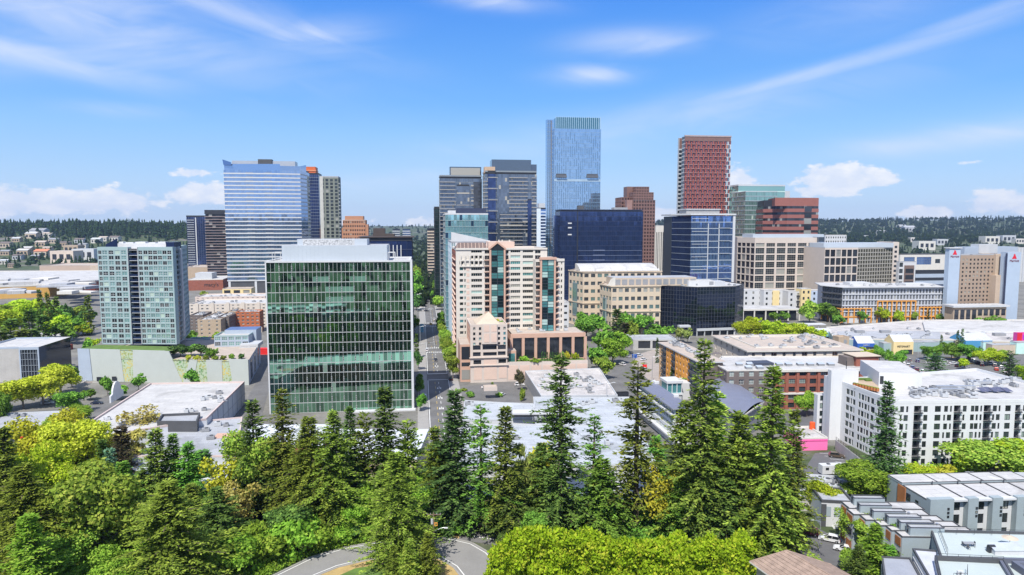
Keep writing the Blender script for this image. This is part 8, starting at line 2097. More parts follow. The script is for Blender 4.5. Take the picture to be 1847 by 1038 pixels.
row('# street tree from the near end, on the condominium side of the avenue', 'street trees of the avenue, condominium side', 'D', 'LT', [(817, 684, 638, 32), (812, 664, 618, 31), (808, 648, 604, 28), (804, 632, 592, 26), (800, 618, 582, 22, 'd'), (797, 604, 572, 20, 'd', 'MG'), (795, 590, 560, 20, 'd', 'MG'), (792, 560, 532, 22, 'd', 'LT'), (788, 548, 520, 24, 'd', 'MG'), (786, 535, 505, 18, 'd', 'MG')])
row('# street tree from the near end, on the green office side of the avenue', 'street trees of the avenue, office side', 'd', 'MG', [(759, 742, 708, 20, 'D', 'MG'), (757, 716, 672, 22, 'D', 'MG'), (755, 668, 632, 17, 'd', 'DB'), (752, 648, 604, 15, 'c', 'DK'), (748, 602, 570, 18, 'd', 'MG'), (752, 560, 528, 24, 'd', 'DB'), (746, 545, 510, 30, 'd', 'MG'), (750, 530, 490, 26, 'd', 'MG'), (752, 512, 478, 24, 'd', 'LT')])
tree(763, 722, 712, 'b', 'YL', 9, 'tiny golden maple on the pavement before the green office')
row('# tree of the grove by the ochre mall wall, counted from the frame edge', 'grove before the ochre mall wall', 'd', 'LM', [(12, 612, 552, 60, 'D'), (40, 604, 545, 64, 'D', 'LM'), (58, 588, 538, 44), (22, 640, 580, 52, 'c', 'DK'), (55, 625, 562, 42, 'c', 'DK'), (76, 610, 528, 20, 'c', 'DK'), (90, 612, 532, 20, 'c', 'OD'), (104, 606, 540, 24, 'c', 'DK'), (108, 598, 560, 36, 'd', 'MG'), (124, 590, 548, 30, 'd', 'DB'), (142, 584, 550, 30, 'd', 'LT'), (128, 604, 572, 34), (150, 606, 578, 40, 'd', 'LM'), (161, 604, 536, 26, 'c', 'OD'), (80, 628, 572, 44, 'c', 'DK'), (5, 655, 600, 50, 'c', 'DK'), (30, 575, 540, 60, 'd', 'LM'), (85, 585, 545, 50, 'd', 'LT'), (118, 622, 578, 44, 'd', 'MG'), (40, 650, 598, 52, 'c', 'OD')])
row('# broad green tree filling the grove behind the long white shop', 'inner trees of the mall grove', 'd', 'MG', [(70, 600, 552, 52), (100, 618, 572, 46, 'd', 'LM'), (140, 606, 570, 40), (18, 590, 548, 56, 'd', 'LT'), (155, 590, 556, 36, 'd', 'DB'), (60, 645, 596, 46, 'c', 'DK'), (95, 585, 552, 44)])
row('# yellow green tree from the frame edge, below the glass annex', 'yellow green trees by the annex', 'D', 'YG', [(10, 742, 684, 60), (42, 738, 676, 66), (78, 732, 664, 66), (110, 712, 650, 60), (130, 700, 655, 36, 'd', 'MG')])
row('# small green car park tree from the low navy shop toward the podium wall', 'trees in the lane car park', 'd', 'MG', [(126, 748, 702, 48, 'D', 'MG'), (148, 764, 728, 42, 'D', 'BR'), (164, 722, 702, 26), (194, 714, 678, 26), (212, 722, 696, 38), (250, 706, 676, 24), (100, 792, 752, 60, 'D', 'LT'), (348, 702, 664, 28), (2, 772, 700, 40, 'D', 'MG')])
row('# shrub from the glass tower along the podium roof terrace', 'shrubs on the podium terrace', 'b', 'MG', [(312, 640, 628, 22), (326, 644, 620, 34, 'd', 'DB'), (345, 642, 622, 30, 'd', 'MG'), (362, 643, 620, 34, 'd', 'DB'), (380, 645, 628, 26), (340, 650, 640, 14, 'b', 'YG'), (356, 650, 641, 14, 'b', 'YG'), (372, 650, 641, 13, 'b', 'OL'), (388, 650, 641, 13, 'b', 'OL'), (402, 650, 641, 13, 'b', 'OL'), (418, 648, 638, 15, 'b', 'MG'), (435, 648, 638, 14, 'b', 'DB')], PH2 - .4)
row('# tree from the condominium side in the street below the aqua tower', 'trees between aqua tower and brown apartments', 'd', 'MG', [(338, 622, 596, 34), (356, 626, 606, 30), (395, 616, 598, 24, 'd', 'LT'), (372, 548, 524, 22, 'd', 'LT'), (165, 632, 610, 26, 'd', 'LM'), (158, 640, 612, 22)])
row('# street tree from the stair shoulder along the orange framed building', 'street trees before the orange frames', 'd', 'LM', [(1545, 582, 558, 9, 'c', 'DK'), (1556, 584, 560, 18, 'd', 'MG'), (1571, 582, 556, 10, 'c', 'DK'), (1592, 584, 556, 24), (1611, 582, 557, 9, 'c', 'DK'), (1622, 584, 559, 22), (1648, 583, 562, 14, 'd', 'LT'), (1673, 582, 560, 9, 'c', 'DK'), (1696, 584, 566, 16, 'd', 'LT')])
row('# tree before the white and blue walk-up apartments, counted from the black cube', 'trees before the walk-up apartments', 'd', 'OV', [(1360, 556, 522, 34, 'd', 'LT'), (1386, 556, 524, 20, 'd', 'OL'), (1416, 558, 526, 34, 'd', 'LT'), (1460, 584, 540, 36, 'd', 'LT'), (1478, 578, 545, 26, 'd', 'MG'), (1496, 582, 548, 36, 'd', 'MG'), (1510, 590, 566, 26, 'd', 'MG'), (1395, 582, 562, 18, 'd', 'MG'), (1415, 582, 563, 18, 'd', 'MG')])
row('# bush from the porch posts along the hotel driveway', 'bushes at the hotel', 'd', 'MG', [(1745, 586, 568, 24), (1765, 588, 570, 26), (1786, 590, 570, 26), (1806, 590, 572, 22), (1724, 584, 566, 16)])
row('# car park tree along the shop fronts, counted from the royal blue gable', 'trees along the shop fronts', 'D', 'MG', [(1562, 650, 628, 30, 'd', 'LM'), (1586, 655, 622, 24), (1604, 660, 630, 20, 'd', 'MG'), (1622, 665, 628, 26), (1672, 650, 622, 26), (1688, 648, 620, 22), (1716, 650, 616, 38), (1745, 652, 618, 38), (1782, 660, 628, 46, 'D', 'LM'), (1806, 660, 630, 34, 'D', 'LT'), (1740, 668, 646, 20, 'd', 'LM'), (1843, 700, 655, 26, 'D', 'LM')])
for t in [(1686, 684, 637, 'P', 'DB', 42, 'broad dark pine among the parked cars, nearer the yellow gable'), (1818, 702, 634, 'P', 'DB', 44, 'broad dark pine among the parked cars, near the red car'), (1726, 632, 598, 'c', 'DK', 9, 'shorter of two thin conifers before the shops'), (1734, 632, 595, 'c', 'DK', 10, 'taller of two thin conifers before the shops'), (1697, 634, 606, 'c', 'DK', 9, 'thin conifer beside the teal shop wall'),
          (1455, 752, 706, 'D', 'BR', 38, 'green street tree before the brick apartments'), (938, 706, 668, 'd', 'PL', 18, 'small plum leaved tree at the forecourt corner'), (942, 724, 700, 'b', 'LT', 14, 'small round green bush on the forecourt'), (1213, 700, 665, 'c', 'DK', 22, 'dark conifer before the orange apartments'), (1185, 655, 612, 'c', 'DK', 9, 'ivy covered column at the orange apartment corner')]: tree(*t)
row('# clipped shrub from the forecourt entrance', 'shrubs on the forecourt', 'b', 'OL', [(836, 706, 700, 14), (848, 716, 706, 22, 'b', 'MG'), (888, 704, 690, 10, 'c', 'OL'), (882, 700, 695, 16), (900, 716, 708, 14, 'b', 'BR')])
row('# hedge bush from the yellow gable end, between car park and white apartments', 'hedge bushes beside the car park', 'b', 'LM', [(1588, 668, 652, 18), (1596, 680, 660, 20), (1606, 690, 668, 20), (1620, 694, 676, 20), (1634, 698, 682, 20), (1574, 660, 646, 18)])
row('# shrub from the podium wing along the terrace garden', 'shrubs on the terrace garden', 'b', 'YL', [(1008, 646, 636, 12, 'b', 'OV'), (1022, 648, 634, 14, 'b', 'YL'), (1038, 648, 636, 14, 'b', 'LM'), (1048, 644, 632, 12), (945, 652, 642, 22, 'b', 'BR'), (965, 656, 646, 20, 'b', 'BR')], TZ)
row('# clipped cypress from the podium wing in the terrace garden screen', 'cypress screen on the terrace', 'c', 'DB', [(978 + 4.6 * k, 655, 636 + k % 2, 6) for k in range(9)], TZ)
row('# shrub of the planted roof on the podium wing', 'roof garden shrubs', 'b', 'YG', [(872, 582, 574, 11, 'b', 'OL'), (880, 583, 571, 14, 'b', 'LM'), (888, 584, 573, 14), (897, 583, 575, 11, 'b', 'YL'), (868, 577, 565, 9, 'd', 'DK'), (905, 585, 578, 9, 'b', 'MG')], 26)

# tall pleached hedge along the street
def hedge():
 g = np.random.default_rng(77); a, b = G(893, 1062), G(1362, 1062); C, N = [], []; root = link('hedge', None, (a[0], a[1] + 2, 0)); tag(root, 'long bright lime hedge with a fringed uneven top along the lane', 'hedge')
 L = b[0] - a[0]; n = 46; mb = MB()
 for k in range(n):
  t = (k + g.uniform(-.3, .3)) / n; x = L * t; tall = 11.2 + g.normal(0, .4) if t < .40 else 9.4 + g.normal(0, .35)
  if t < .05: tall = 8.2
  for lv in range(5):
   r = g.uniform(1.3, 1.9); c = np.array([x + g.normal(0, .7), g.normal(0, .9), (tall - r) * (lv + .75) / 4.7 + g.normal(0, .25)]); m = 330
   u = g.normal(0, 1, (m, 3)); u /= np.linalg.norm(u, axis=1)[:, None]; C.append(c + u * (r * (1 - .3 * g.random(m) ** 2 + .10 * g.normal(0, 1, m)))[:, None]); N.append(u)
  if k % 4 == 0: mb.tube((x, 0, 0), (x, 0, tall * .7), .14, .06, BARKG, 5)
 C = np.concatenate(C); N = np.concatenate(N); keep = C[:, 2] > .15; C, N = C[keep], N[keep]; m = len(C)
 up = np.array([0, 0, .7]) + g.normal(0, .6, (m, 3)); t1 = up / np.linalg.norm(up, axis=1)[:, None]; nn = N + g.normal(0, .5, (m, 3)); t2 = np.cross(t1, nn); t2 /= np.linalg.norm(t2, axis=1)[:, None] + 1e-9; s = g.uniform(.4, .95, m)
 V, F = quads_from(C, t1 * s[:, None], t2 * (s * .34)[:, None]); link('foliage', np_mesh('foliage', V, F, [LM_['HG']]), (0, 0, 0), 0, root); link('stem', mb.mesh('stem'), (0, 0, 0), 0, root)
hedge()
def scatter(name, poly, n, mat, size, h, seed):
 """loose ground foliage inside a picture polygon"""
 g = np.random.default_rng(seed); P_ = np.array([G(*p) for p in poly]); lo, hi = P_.min(0), P_.max(0); out = []
 while len(out) < n:
  q = g.uniform(lo, hi, (4000, 2)); ins = np.zeros(len(q), bool); j = len(P_) - 1
  for i in range(len(P_)):
   a, b = P_[i], P_[j]; c = ((a[1] > q[:, 1]) != (b[1] > q[:, 1])) & (q[:, 0] < (b[0] - a[0]) * (q[:, 1] - a[1]) / (b[1] - a[1] + 1e-12) + a[0]); ins ^= c; j = i
  out.extend(q[ins])
 q = np.array(out[:n]); C = np.column_stack([q, g.random(n) ** 1.5 * h]); t1 = g.normal(0, 1, (n, 3)); t1[:, 2] = np.abs(t1[:, 2]) * .7; t1 /= np.linalg.norm(t1, axis=1)[:, None]; t2 = np.cross(t1, g.normal(0, 1, (n, 3))); t2 /= np.linalg.norm(t2, axis=1)[:, None]; s = size * g.uniform(.5, 1.4, n)
 V, F = quads_from(C, t1 * s[:, None], t2 * (s * .35)[:, None]); tag(link(name, np_mesh(name, V, F, [LM_[mat]])), kind='stuff')
scatter('ivy', [(330, 1060), (470, 1046), (560, 1003), (690, 973), (760, 965), (812, 967), (835, 945), (800, 925), (640, 940), (480, 990), (330, 1040)], 26000, 'BR', .45, 1.0, 1)
scatter('undergrowth', [(0, 1060), (330, 1060), (480, 985), (640, 935), (800, 920), (835, 925), (850, 905), (600, 890), (300, 920), (0, 930)], 22000, 'MG', .7, 1.8, 2)
scatter('undergrowth', [(880, 930), (905, 985), (960, 1010), (1400, 1005), (1450, 960), (1440, 900), (1180, 905), (880, 905)], 22000, 'MG', .7, 1.8, 3)
scatter('undergrowth', [(1530, 965), (1545, 1000), (1590, 1070), (1680, 1070), (1600, 960), (1560, 900), (1480, 905), (1470, 935)], 9000, 'LT', .6, 1.5, 4)
scatter('undergrowth', [(1520, 905), (1620, 900), (1700, 870), (1990, 862), (1990, 850), (1640, 850), (1560, 880)], 7000, 'LM', .8, 2.5, 5)

# ------------------------------------------------------------------ far woods
def far_tree_proto(seed, cone):
 g = np.random.default_rng(seed); V, F = [], []
 if cone:
  for k in range(4):
   z0, z1, r = .08 + .22 * k, .42 + .2 * k, .24 * (1 - .21 * k); i = len(V); m = 6; z1 = min(z1, 1.0) if k < 3 else 1.0
   for q in range(m): a = 2 * math.pi * q / m + k; rr = r * g.uniform(.7, 1.2); V.append((rr * math.cos(a), rr * math.sin(a), z0 + g.uniform(-.05, .05)))
   V.append((0, 0, z1))
   for q in range(m): F.append((i + q, i + (q + 1) % m, i + m))
 else:
  for k in range(4):
   c = g.normal(0, .14, 3) * (1, 1, .8) + (0, 0, .52); r = g.uniform(.24, .34); i = len(V); m = 6
   for lv, (zz, rr) in enumerate(((-.6, .75), (.25, 1.0), (.75, .6))):
    for q in range(m): a = 2 * math.pi * q / m + lv * .5; s = g.uniform(.8, 1.2); V.append((c[0] + r * rr * s * math.cos(a), c[1] + r * rr * s * math.sin(a), c[2] + r * zz))
   V.append((c[0], c[1], c[2] + r * 1.1))
   for lv in range(2):
    for q in range(m): a, b = i + lv * m + q, i + lv * m + (q + 1) % m; F += [(a, b, b + m), (a, b + m, a + m)]
   for q in range(m): F.append((i + 2 * m + q, i + 2 * m + (q + 1) % m, i + 3 * m))
 return np.array(V), np.array(F)
PROTO = [far_tree_proto(s, s < 4) for s in range(7)]
def wood(name, xy, hs, conf, mat, seed):
 g = np.random.default_rng(seed); z = hgt(xy[:, 0], xy[:, 1]); kind = np.where(g.random(len(xy)) < conf, g.integers(0, 4, len(xy)), g.integers(4, 7, len(xy))); Vs, Fs = [], []; off = 0
 for k in range(7):
  I = np.where(kind == k)[0]
  if not len(I): continue
  V, F = PROTO[k]; a = g.uniform(0, 6.28, len(I)); h = hs[I] * (1.0 if k < 4 else .72); w = h * g.uniform(.8, 1.2, len(I)) * (1.0 if k < 4 else 1.25)
  R_ = np.empty((len(I), len(V), 3)); R_[:, :, 0] = (V[None, :, 0] * np.cos(a)[:, None] - V[None, :, 1] * np.sin(a)[:, None]) * w[:, None] + xy[I, 0][:, None]
  R_[:, :, 1] = (V[None, :, 0] * np.sin(a)[:, None] + V[None, :, 1] * np.cos(a)[:, None]) * w[:, None] + xy[I, 1][:, None]; R_[:, :, 2] = V[None, :, 2] * h[:, None] + z[I][:, None] - .5
  Vs.append(R_.reshape(-1, 3)); Fs.append((F[None] + (np.arange(len(I)) * len(V))[:, None, None]).reshape(-1, 3) + off); off += len(I) * len(V)
 tag(link(name, np_mesh(name, np.concatenate(Vs), np.concatenate(Fs), [mat])), kind='stuff')
FW = Lf('far_wood', (.004, .008, .005), (.005, .0105, .006), (.011, .019, .008), .1)
def fan(n, a0, a1, r0, r1, seed, pw=1.0):
 g = np.random.default_rng(seed); y = r0 + (r1 - r0) * g.random(n) ** pw; a = g.uniform(a0, a1, n); return np.column_stack([a * y, y])
g_ = np.random.default_rng(9)
xy = np.concatenate([fan(1500, -.95, -.30, 1900, 2500, 1), fan(1000, -.95, -.3, 1200, 1950, 2)]); wood('woodland', xy, np.concatenate([g_.uniform(20, 38, 1500), g_.uniform(9, 22, 1000)]), .72, FW, 1)
xy = np.concatenate([fan(3600, .12, .9, 2300, 4800, 3), fan(1500, .14, .9, 1250, 2400, 4)]); wood('woodland', xy, np.concatenate([g_.uniform(18, 36, 3600), g_.uniform(9, 20, 1500)]), .6, FW, 2)
xy = np.concatenate([fan(1100, -.32, .16, 1150, 3400, 5), fan(500, -.3, .2, 3400, 5200, 6), fan(260, -.145, -.105, 620, 1250, 12)]); wood('woodland', xy, np.concatenate([g_.uniform(12, 28, 1600), g_.uniform(9, 17, 260)]), .5, FW, 3)
xy = fan(4200, -1.6, 1.6, 60, 1700, 7, .7) * [1, -1]; xy[:, 0] = g_.uniform(-1500, 1500, 4200); wood('woodland', xy, g_.uniform(10, 30, 4200), .6, FW, 4)
# houses on the two hillsides
def hill_house(px, py, w, col, roofc, label, group, flat=False):
 # walk out along the sight line until it meets the slope
 a, y, dz = _ray(px, py); Y = 1150.0
 while Y < 4600 and CAMH + dz * Y / y > float(hgt(a * Y / y, Y)): Y += 12
 X = a * Y / y; Z = float(hgt(X, Y)) - 1; s = w / FPX * Y; d = s * .7; h = s * (.38 if not flat else .5)
 q = [(X - s / 2, Y), (X + s / 2, Y), (X + s / 2, Y + d), (X - s / 2, Y + d)]; t = B('hillside_house', label, 'house', q, Z + h + 3, Z, group=group); m = MB(); m.prism(q, Z, Z + h + 3, col, roofc); t.put(m, 'wall'); zt = Z + h + 3
 if not flat:
  r = offset(q, .8); zr = zt + s * .16; m = MB(); e0, e1 = (r[0][0], Y + d / 2), (r[1][0], Y + d / 2); m.poly([(*r[0], zt), (*r[1], zt), (*e1, zr), (*e0, zr)], roofc); m.poly([(*r[2], zt), (*r[3], zt), (*e0, zr), (*e1, zr)], roofc); m.poly([(*r[3], zt), (*r[0], zt), (*e0, zr)], col); m.poly([(*r[1], zt), (*r[2], zt), (*e1, zr)], col); t.put(m, 'roof')
 F = t.face(0)
 for k in range(3): m = MB(); F.box(m, F.W * (.1 + .3 * k), F.W * (.28 + .3 * k), (h + 3) * .35, (h + 3) * .75, .02, .2, MULD); t.put(m, 'window')
cols = [OFFWH, BEIGE, TAN, TAN, LGREY]; rfs = [ROOFT, MGREY, LGREY, TAUPE, ROOFW]; r = random.Random(21)
for k, (px, py, w) in enumerate([(8, 448, 18), (28, 438, 14), (8, 462, 16), (40, 462, 20), (55, 431, 20), (66, 428, 26), (85, 430, 16), (48, 456, 16), (72, 446, 18), (95, 440, 16), (84, 455, 14), (115, 446, 16), (30, 470, 16), (6, 478, 14), (142, 440, 16), (172, 440, 16), (148, 449, 14), (185, 436, 14), (205, 436, 16), (122, 456, 14), (20, 484, 12), (62, 470, 14)]):
 hill_house(px, py, w, r.choice(cols), r.choice(rfs), f'pale hillside house, {ORD[k] if k < 20 else "twenty-" + ORD[k - 20]} counting roughly from the frame edge, above the mall', 'houses on the wooded hillside above the mall')
hill_house(73, 465, 24, BEIGE, M('terracotta_roof', (.55, .20, .11), .8), 'hillside house with a bright terracotta roof', None)
hill_house(112, 476, 42, M('cream_flats', (.62, .52, .44), .8), ROOFT, 'cream block of flats at the foot of the wooded hillside', None, True)
hill_house(150, 472, 40, WHITE, LGREY, 'white and grey block of flats beside the cream one on the hillside', None, True); hill_house(128, 458, 26, TAN, ROOFT, 'low tan block of flats behind the cream one', None, True)
for k, (px, py, w) in enumerate([(1628, 414, 14), (1642, 419, 20), (1592, 424, 14), (1662, 447, 18), (1672, 452, 30), (1700, 443, 20), (1790, 441, 26), (1820, 438, 24), (1840, 440, 16), (1560, 432, 12), (1650, 437, 14)]):
 hill_house(px, py, w, LGREY if k % 2 else OFFWH, ROOFG, f'pale house, {ORD[k]} from the office blocks on the far wooded ridge', 'pale houses on the far ridge', k > 3)
# ================================================================== VEHICLES AND STREET FURNITURE
CARC = dict(W=('white', (.72, .73, .74)), K=('black', (.02, .02, .024)), S=('silver', (.42, .44, .46)), B=('blue', (.05, .09, .20)), G=('grey', (.13, .135, .14)), R=('red', (.48, .02, .02)), M=('maroon', (.10, .02, .04)), N=('navy', (.02, .03, .07)), T=('brown', (.10, .075, .055)), O=('yellow', (.70, .40, .02)))
CGLASS = GL('car_glass', (.03, .035, .04), .4, .05, .2); TYRE = M('tyre_rubber', (.02, .02, .02), .9, var=.1); RIM = M('rim_metal', (.45, .46, .47), .4, metal=.7, var=.05); LAMPG = M('headlamp_lens', (.65, .67, .68), .2, var=.03); TAIL = M('tail_lamp_red', (.40, .01, .01), .3, var=.03)
_car = {}
def car_meshes(c, suv):
 k = (c, suv)
 if k in _car: return _car[k]
 pm = M('car_paint_' + CARC[c][0], CARC[c][1], .3, metal=.15, var=.03, spec=.6)
 L, Wd = (4.7, 1.86) if suv else (4.6, 1.80); hb = .98 if suv else .86; ht = 1.70 if suv else 1.44
 prof = [(-L / 2, .32), (-L / 2 + .05, hb - .18), (-L / 2 + .35, hb), (L / 2 - 1.15, hb - .02), (L / 2 - .25, hb - .16), (L / 2, hb - .36), (L / 2, .32)]
 b = MB(); n = len(prof)
 def xsec(w, pr): return [(x, w, z) for x, z in pr]
 ins = [(x * .985, z) for x, z in prof]
 Lf_, Rt = xsec(-Wd / 2, prof), xsec(Wd / 2, prof)
 b.poly(Lf_[::-1], pm); b.poly(Rt, pm)
 for i in range(n): j = (i + 1) % n; b.poly([Lf_[i], Lf_[j], Rt[j], Rt[i]], pm)
 x0, x1, t0, t1 = (-L / 2 + .22, L / 2 - 1.35, -L / 2 + .5, L / 2 - 2.1) if suv else (-L / 2 + .6, L / 2 - 1.3, -L / 2 + 1.35, L / 2 - 2.15)
 wb, wt = Wd / 2 - .06, Wd / 2 - .24; g = MB(); lo = [(x0, -wb, hb - .03), (x1, -wb, hb - .03), (x1, wb, hb - .03), (x0, wb, hb - .03)]; hi = [(t0, -wt, ht - .08), (t1, -wt, ht - .08), (t1, wt, ht - .08), (t0, wt, ht - .08)]
 for i in range(4): j = (i + 1) % 4; g.poly([lo[i], lo[j], hi[j], hi[i]], CGLASS)
 rf = MB(); hi2 = [(x + (.05 if i in (0, 3) else -.05), y * .94, ht) for i, (x, y, z) in enumerate(hi)]; rf.poly(hi2, pm)
 for i in range(4): j = (i + 1) % 4; rf.poly([hi[i], hi[j], hi2[j], hi2[i]], pm)
 for i in range(4): rf.tube(lo[i], hi[i], .05, .045, pm, 4)
 xm = (x0 + x1) / 2
 for s in (-1, 1): rf.tube((xm, s * wb, hb), (xm - .05, s * wt, ht - .06), .045, .045, pm, 4)
 w = MB(); w.tube((0, -.1, 0), (0, .1, 0), .34, .34, TYRE, 12); rm = MB(); rm.tube((0, -.11, 0), (0, .11, 0), .2, .2, RIM, 8)
 hl = MB(); hl.box(L / 2 - .12, L / 2 + .01, -.2, .2, hb - .44, hb - .28, LAMPG); tl = MB(); tl.box(-L / 2 - .01, -L / 2 + .1, -.18, .18, hb - .36, hb - .14, TAIL)
 _car[k] = (b.mesh('body'), g.mesh('cabin_glass'), rf.mesh('car_roof'), w.mesh('wheel'), rm.mesh('rim'), hl.mesh('headlight'), tl.mesh('tail_light'), L, Wd, hb); return _car[k]
def car(px, py, c, ang, label, suv=False, z=.06, group=None):
 x, y = G(px, py, z); b, g, rf, w, rm, hl, tl, L, Wd, hb = car_meshes(c, suv); root = link('parked_car' if group and 'parked' in group else 'car', None, (x, y, z), R(ang)); tag(root, label, 'car', group)
 link('body', b, (0, 0, 0), 0, root); link('cabin_glass', g, (0, 0, 0), 0, root); link('car_roof', rf, (0, 0, 0), 0, root)
 for sx in (-L / 2 + .8, L / 2 - .85):
  for sy in (-Wd / 2 + .08, Wd / 2 - .08): wo = link('wheel', w, (sx, sy, .34), 0, root); link('rim', rm, (0, 0, 0), 0, wo)
 for sy in (-.62, .62): link('headlight', hl, (0, sy, 0), 0, root); link('tail_light', tl, (0, sy, 0), 0, root)
A7 = 97.6
for t in [(770, 633, 'W', A7, 'white car waiting under the traffic signal', True), (786, 651, 'K', A7 + 180, 'black car driving past the street trees of the avenue', False), (783, 577, 'W', A7, 'white car just before the far crossing of the avenue', False), (777, 586, 'O', A7, 'yellow taxi on the avenue below the far crossing', False),
          (766, 545, 'W', A7, 'white car far up the avenue beyond the crossing', False), (779, 546, 'K', A7 + 180, 'black car far up the avenue beyond the crossing', False), (772, 515, 'S', A7, 'most distant silver car on the avenue', True), (769, 562, 'K', 7, 'black car crossing the avenue at the far junction', False), (777, 559, 'W', 187, 'white car crossing the avenue at the far junction', False), (757, 562, 'G', 7, 'grey car entering the far junction', False),
          (813, 686, 'K', A7, 'black car parked under the nearest street tree', True), (748, 585, 'W', A7, 'white car parked beside the green office, farther one', False), (748, 595, 'S', A7, 'silver car parked beside the green office, nearer one', False), (766, 718, 'W', A7, 'white van-like car at the kerb near the golden maple', True),
          (877, 701, 'W', 8, 'white car parked on the forecourt before the pink wall', False), (937, 696, 'W', 5, 'white car parked by the plum leaved tree', True), (905, 714, 'W', 60, 'white car beside the pink stair box', False), (1122, 659, 'W', 120, 'white car driving down the side street', True), (1131, 645, 'S', 120, 'silver car at the top of the side street', False), (1153, 643, 'W', 40, 'white car in the upper lot near the retaining wall', True), (1161, 650, 'W', 40, 'white car in the middle of the upper lot', False), (1164, 668, 'S', 40, 'silver car at the near end of the upper lot', False),
          (86, 729, 'W', 20, 'white car nearest the yellow green trees in the lane car park', False), (97, 724, 'S', 20, 'silver car beside the white one in the lane car park', False), (175, 729, 'N', 5, 'navy car alone in the lane car park', False), (1509, 825, 'T', -20, 'dark brown off-roader in the striped small car park', True), (1459, 964, 'M', 150, 'dark purple car on the street behind the white one', True), (1496, 976, 'W', 150, 'white car parked on the street by the townhouses', True), (1523, 994, 'W', 150, 'white car half hidden by the cedar on the street', False)]: car(*t)
car(962, 642, 'B', 10, 'blue grey car on the terrace below the glazed wing', False, TZ + .02); car(975, 640, 'W', 95, 'white car on the terrace beside the blue grey one', False, TZ + .02)
_n = {}
for i, (px, py, c, a) in enumerate([(1614, 652, 'W', 60), (1622, 655, 'W', 60), (1630, 658, 'W', 60), (1638, 661, 'S', 60), (1646, 664, 'B', 60), (1654, 668, 'M', 60), (1663, 672, 'W', 60), (1632, 648, 'K', 60), (1641, 651, 'G', 60), (1655, 653, 'B', 60), (1668, 648, 'W', 60), (1675, 651, 'K', 60), (1700, 652, 'S', 20), (1706, 660, 'W', 20), (1720, 657, 'W', 15), (1730, 662, 'K', 20), (1742, 664, 'S', 20), (1728, 648, 'G', 60), (1747, 648, 'K', 60), (1756, 652, 'W', 60), (1764, 656, 'K', 60), (1771, 660, 'K', 60), (1778, 652, 'S', 60), (1786, 657, 'W', 60), (1794, 661, 'G', 60), (1756, 671, 'K', 30), (1766, 675, 'G', 30), (1775, 680, 'S', 30), (1797, 668, 'R', 60), (1806, 664, 'S', 60), (1812, 672, 'W', 60), (1690, 668, 'S', 20), (1712, 674, 'W', 30), (1830, 668, 'K', 60), (1840, 672, 'S', 60)]):
 _n[c] = _n.get(c, 0) + 1; nm = CARC[c][0]
 car(px, py, c, a, f'only {nm} car in the shopping centre car park' if c in 'RM' else f'{nm} car in the shopping centre car park, {ORD[_n[c] - 1]} {nm} one from the yellow gable end', i % 3 == 0, .06, 'cars parked at the shopping centre')
for i, (px, py, c) in enumerate([(1520, 586, 'K'), (1532, 587, 'G'), (1566, 588, 'W'), (1574, 588, 'S'), (1583, 587, 'K'), (1552, 588, 'G'), (1633, 584, 'W')]): car(px, py, c, 5 + i, f'{CARC[c][0]} car before the orange framed building, {ORD[i]} from the garage door end', False, .06, 'cars parked before the orange frames')

def camper():
 x, y = G(1500, 856); root = link('camper_van', None, (x, y, .05), R(5)); tag(root, 'white camper with a rooftop vent beside the striped small car park', 'camper'); m = MB(); m.box(-3.6, 3.4, -1.2, 1.2, .5, 3.1, WHITE); m.box(3.4, 4.6, -1.1, 1.1, .5, 1.8, WHITE); link('body', m.mesh('body'), (0, 0, 0), 0, root)
 for a, b in ((-2.6, -1.6), (.2, 1.4)): m = MB(); m.box(a, b, -1.23, -1.18, 1.7, 2.5, CGLASS); link('window', m.mesh('window'), (0, 0, 0), 0, root)
 m = MB(); m.box(-1.6, -.7, -.4, .4, 3.1, 3.35, DGREY); link('roof_vent', m.mesh('roof_vent'), (0, 0, 0), 0, root); m = MB(); m.tube((0, -1.15, .4), (0, 1.15, .4), .4, .4, TYRE, 12)
 me = m.mesh('wheel'); [link('wheel', me, (a, 0, 0), 0, root) for a in (-2.2, 3.2)]
camper()
# striped bays of the small car park
m = MB()
for k in range(7):
 a, b = G(1478 + 9.5 * k, 818 + 5.2 * k), G(1504 + 9.0 * k, 820 + 5.2 * k); m.poly([(a[0], a[1] - .09, .075), (b[0], b[1] - .09, .075), (b[0], b[1] + .09, .075), (a[0], a[1] + .09, .075)], PAINTW)
structure('bay_marking', m)
m = MB()
for k in range(16):
 a = G(1606 + 13 * k, 654 + (k % 2)); m.poly([(a[0], a[1], .075), (a[0] + .15, a[1], .075), (a[0] + 2.8, a[1] + 5, .075), (a[0] + 2.65, a[1] + 5, .075)], PAINTW)
structure('bay_marking', m)
for i, (px, py) in enumerate(((1712, 646), (1745, 656), (1790, 648))):
 c = G(px, py); m = MB(); m.prism([(c[0] + 4 * math.cos(a * .785), c[1] + 1.6 * math.sin(a * .785)) for a in range(8)], .05, .22, M('island_bark', (.45, .28, .10), .9)); structure('planting_island', m)

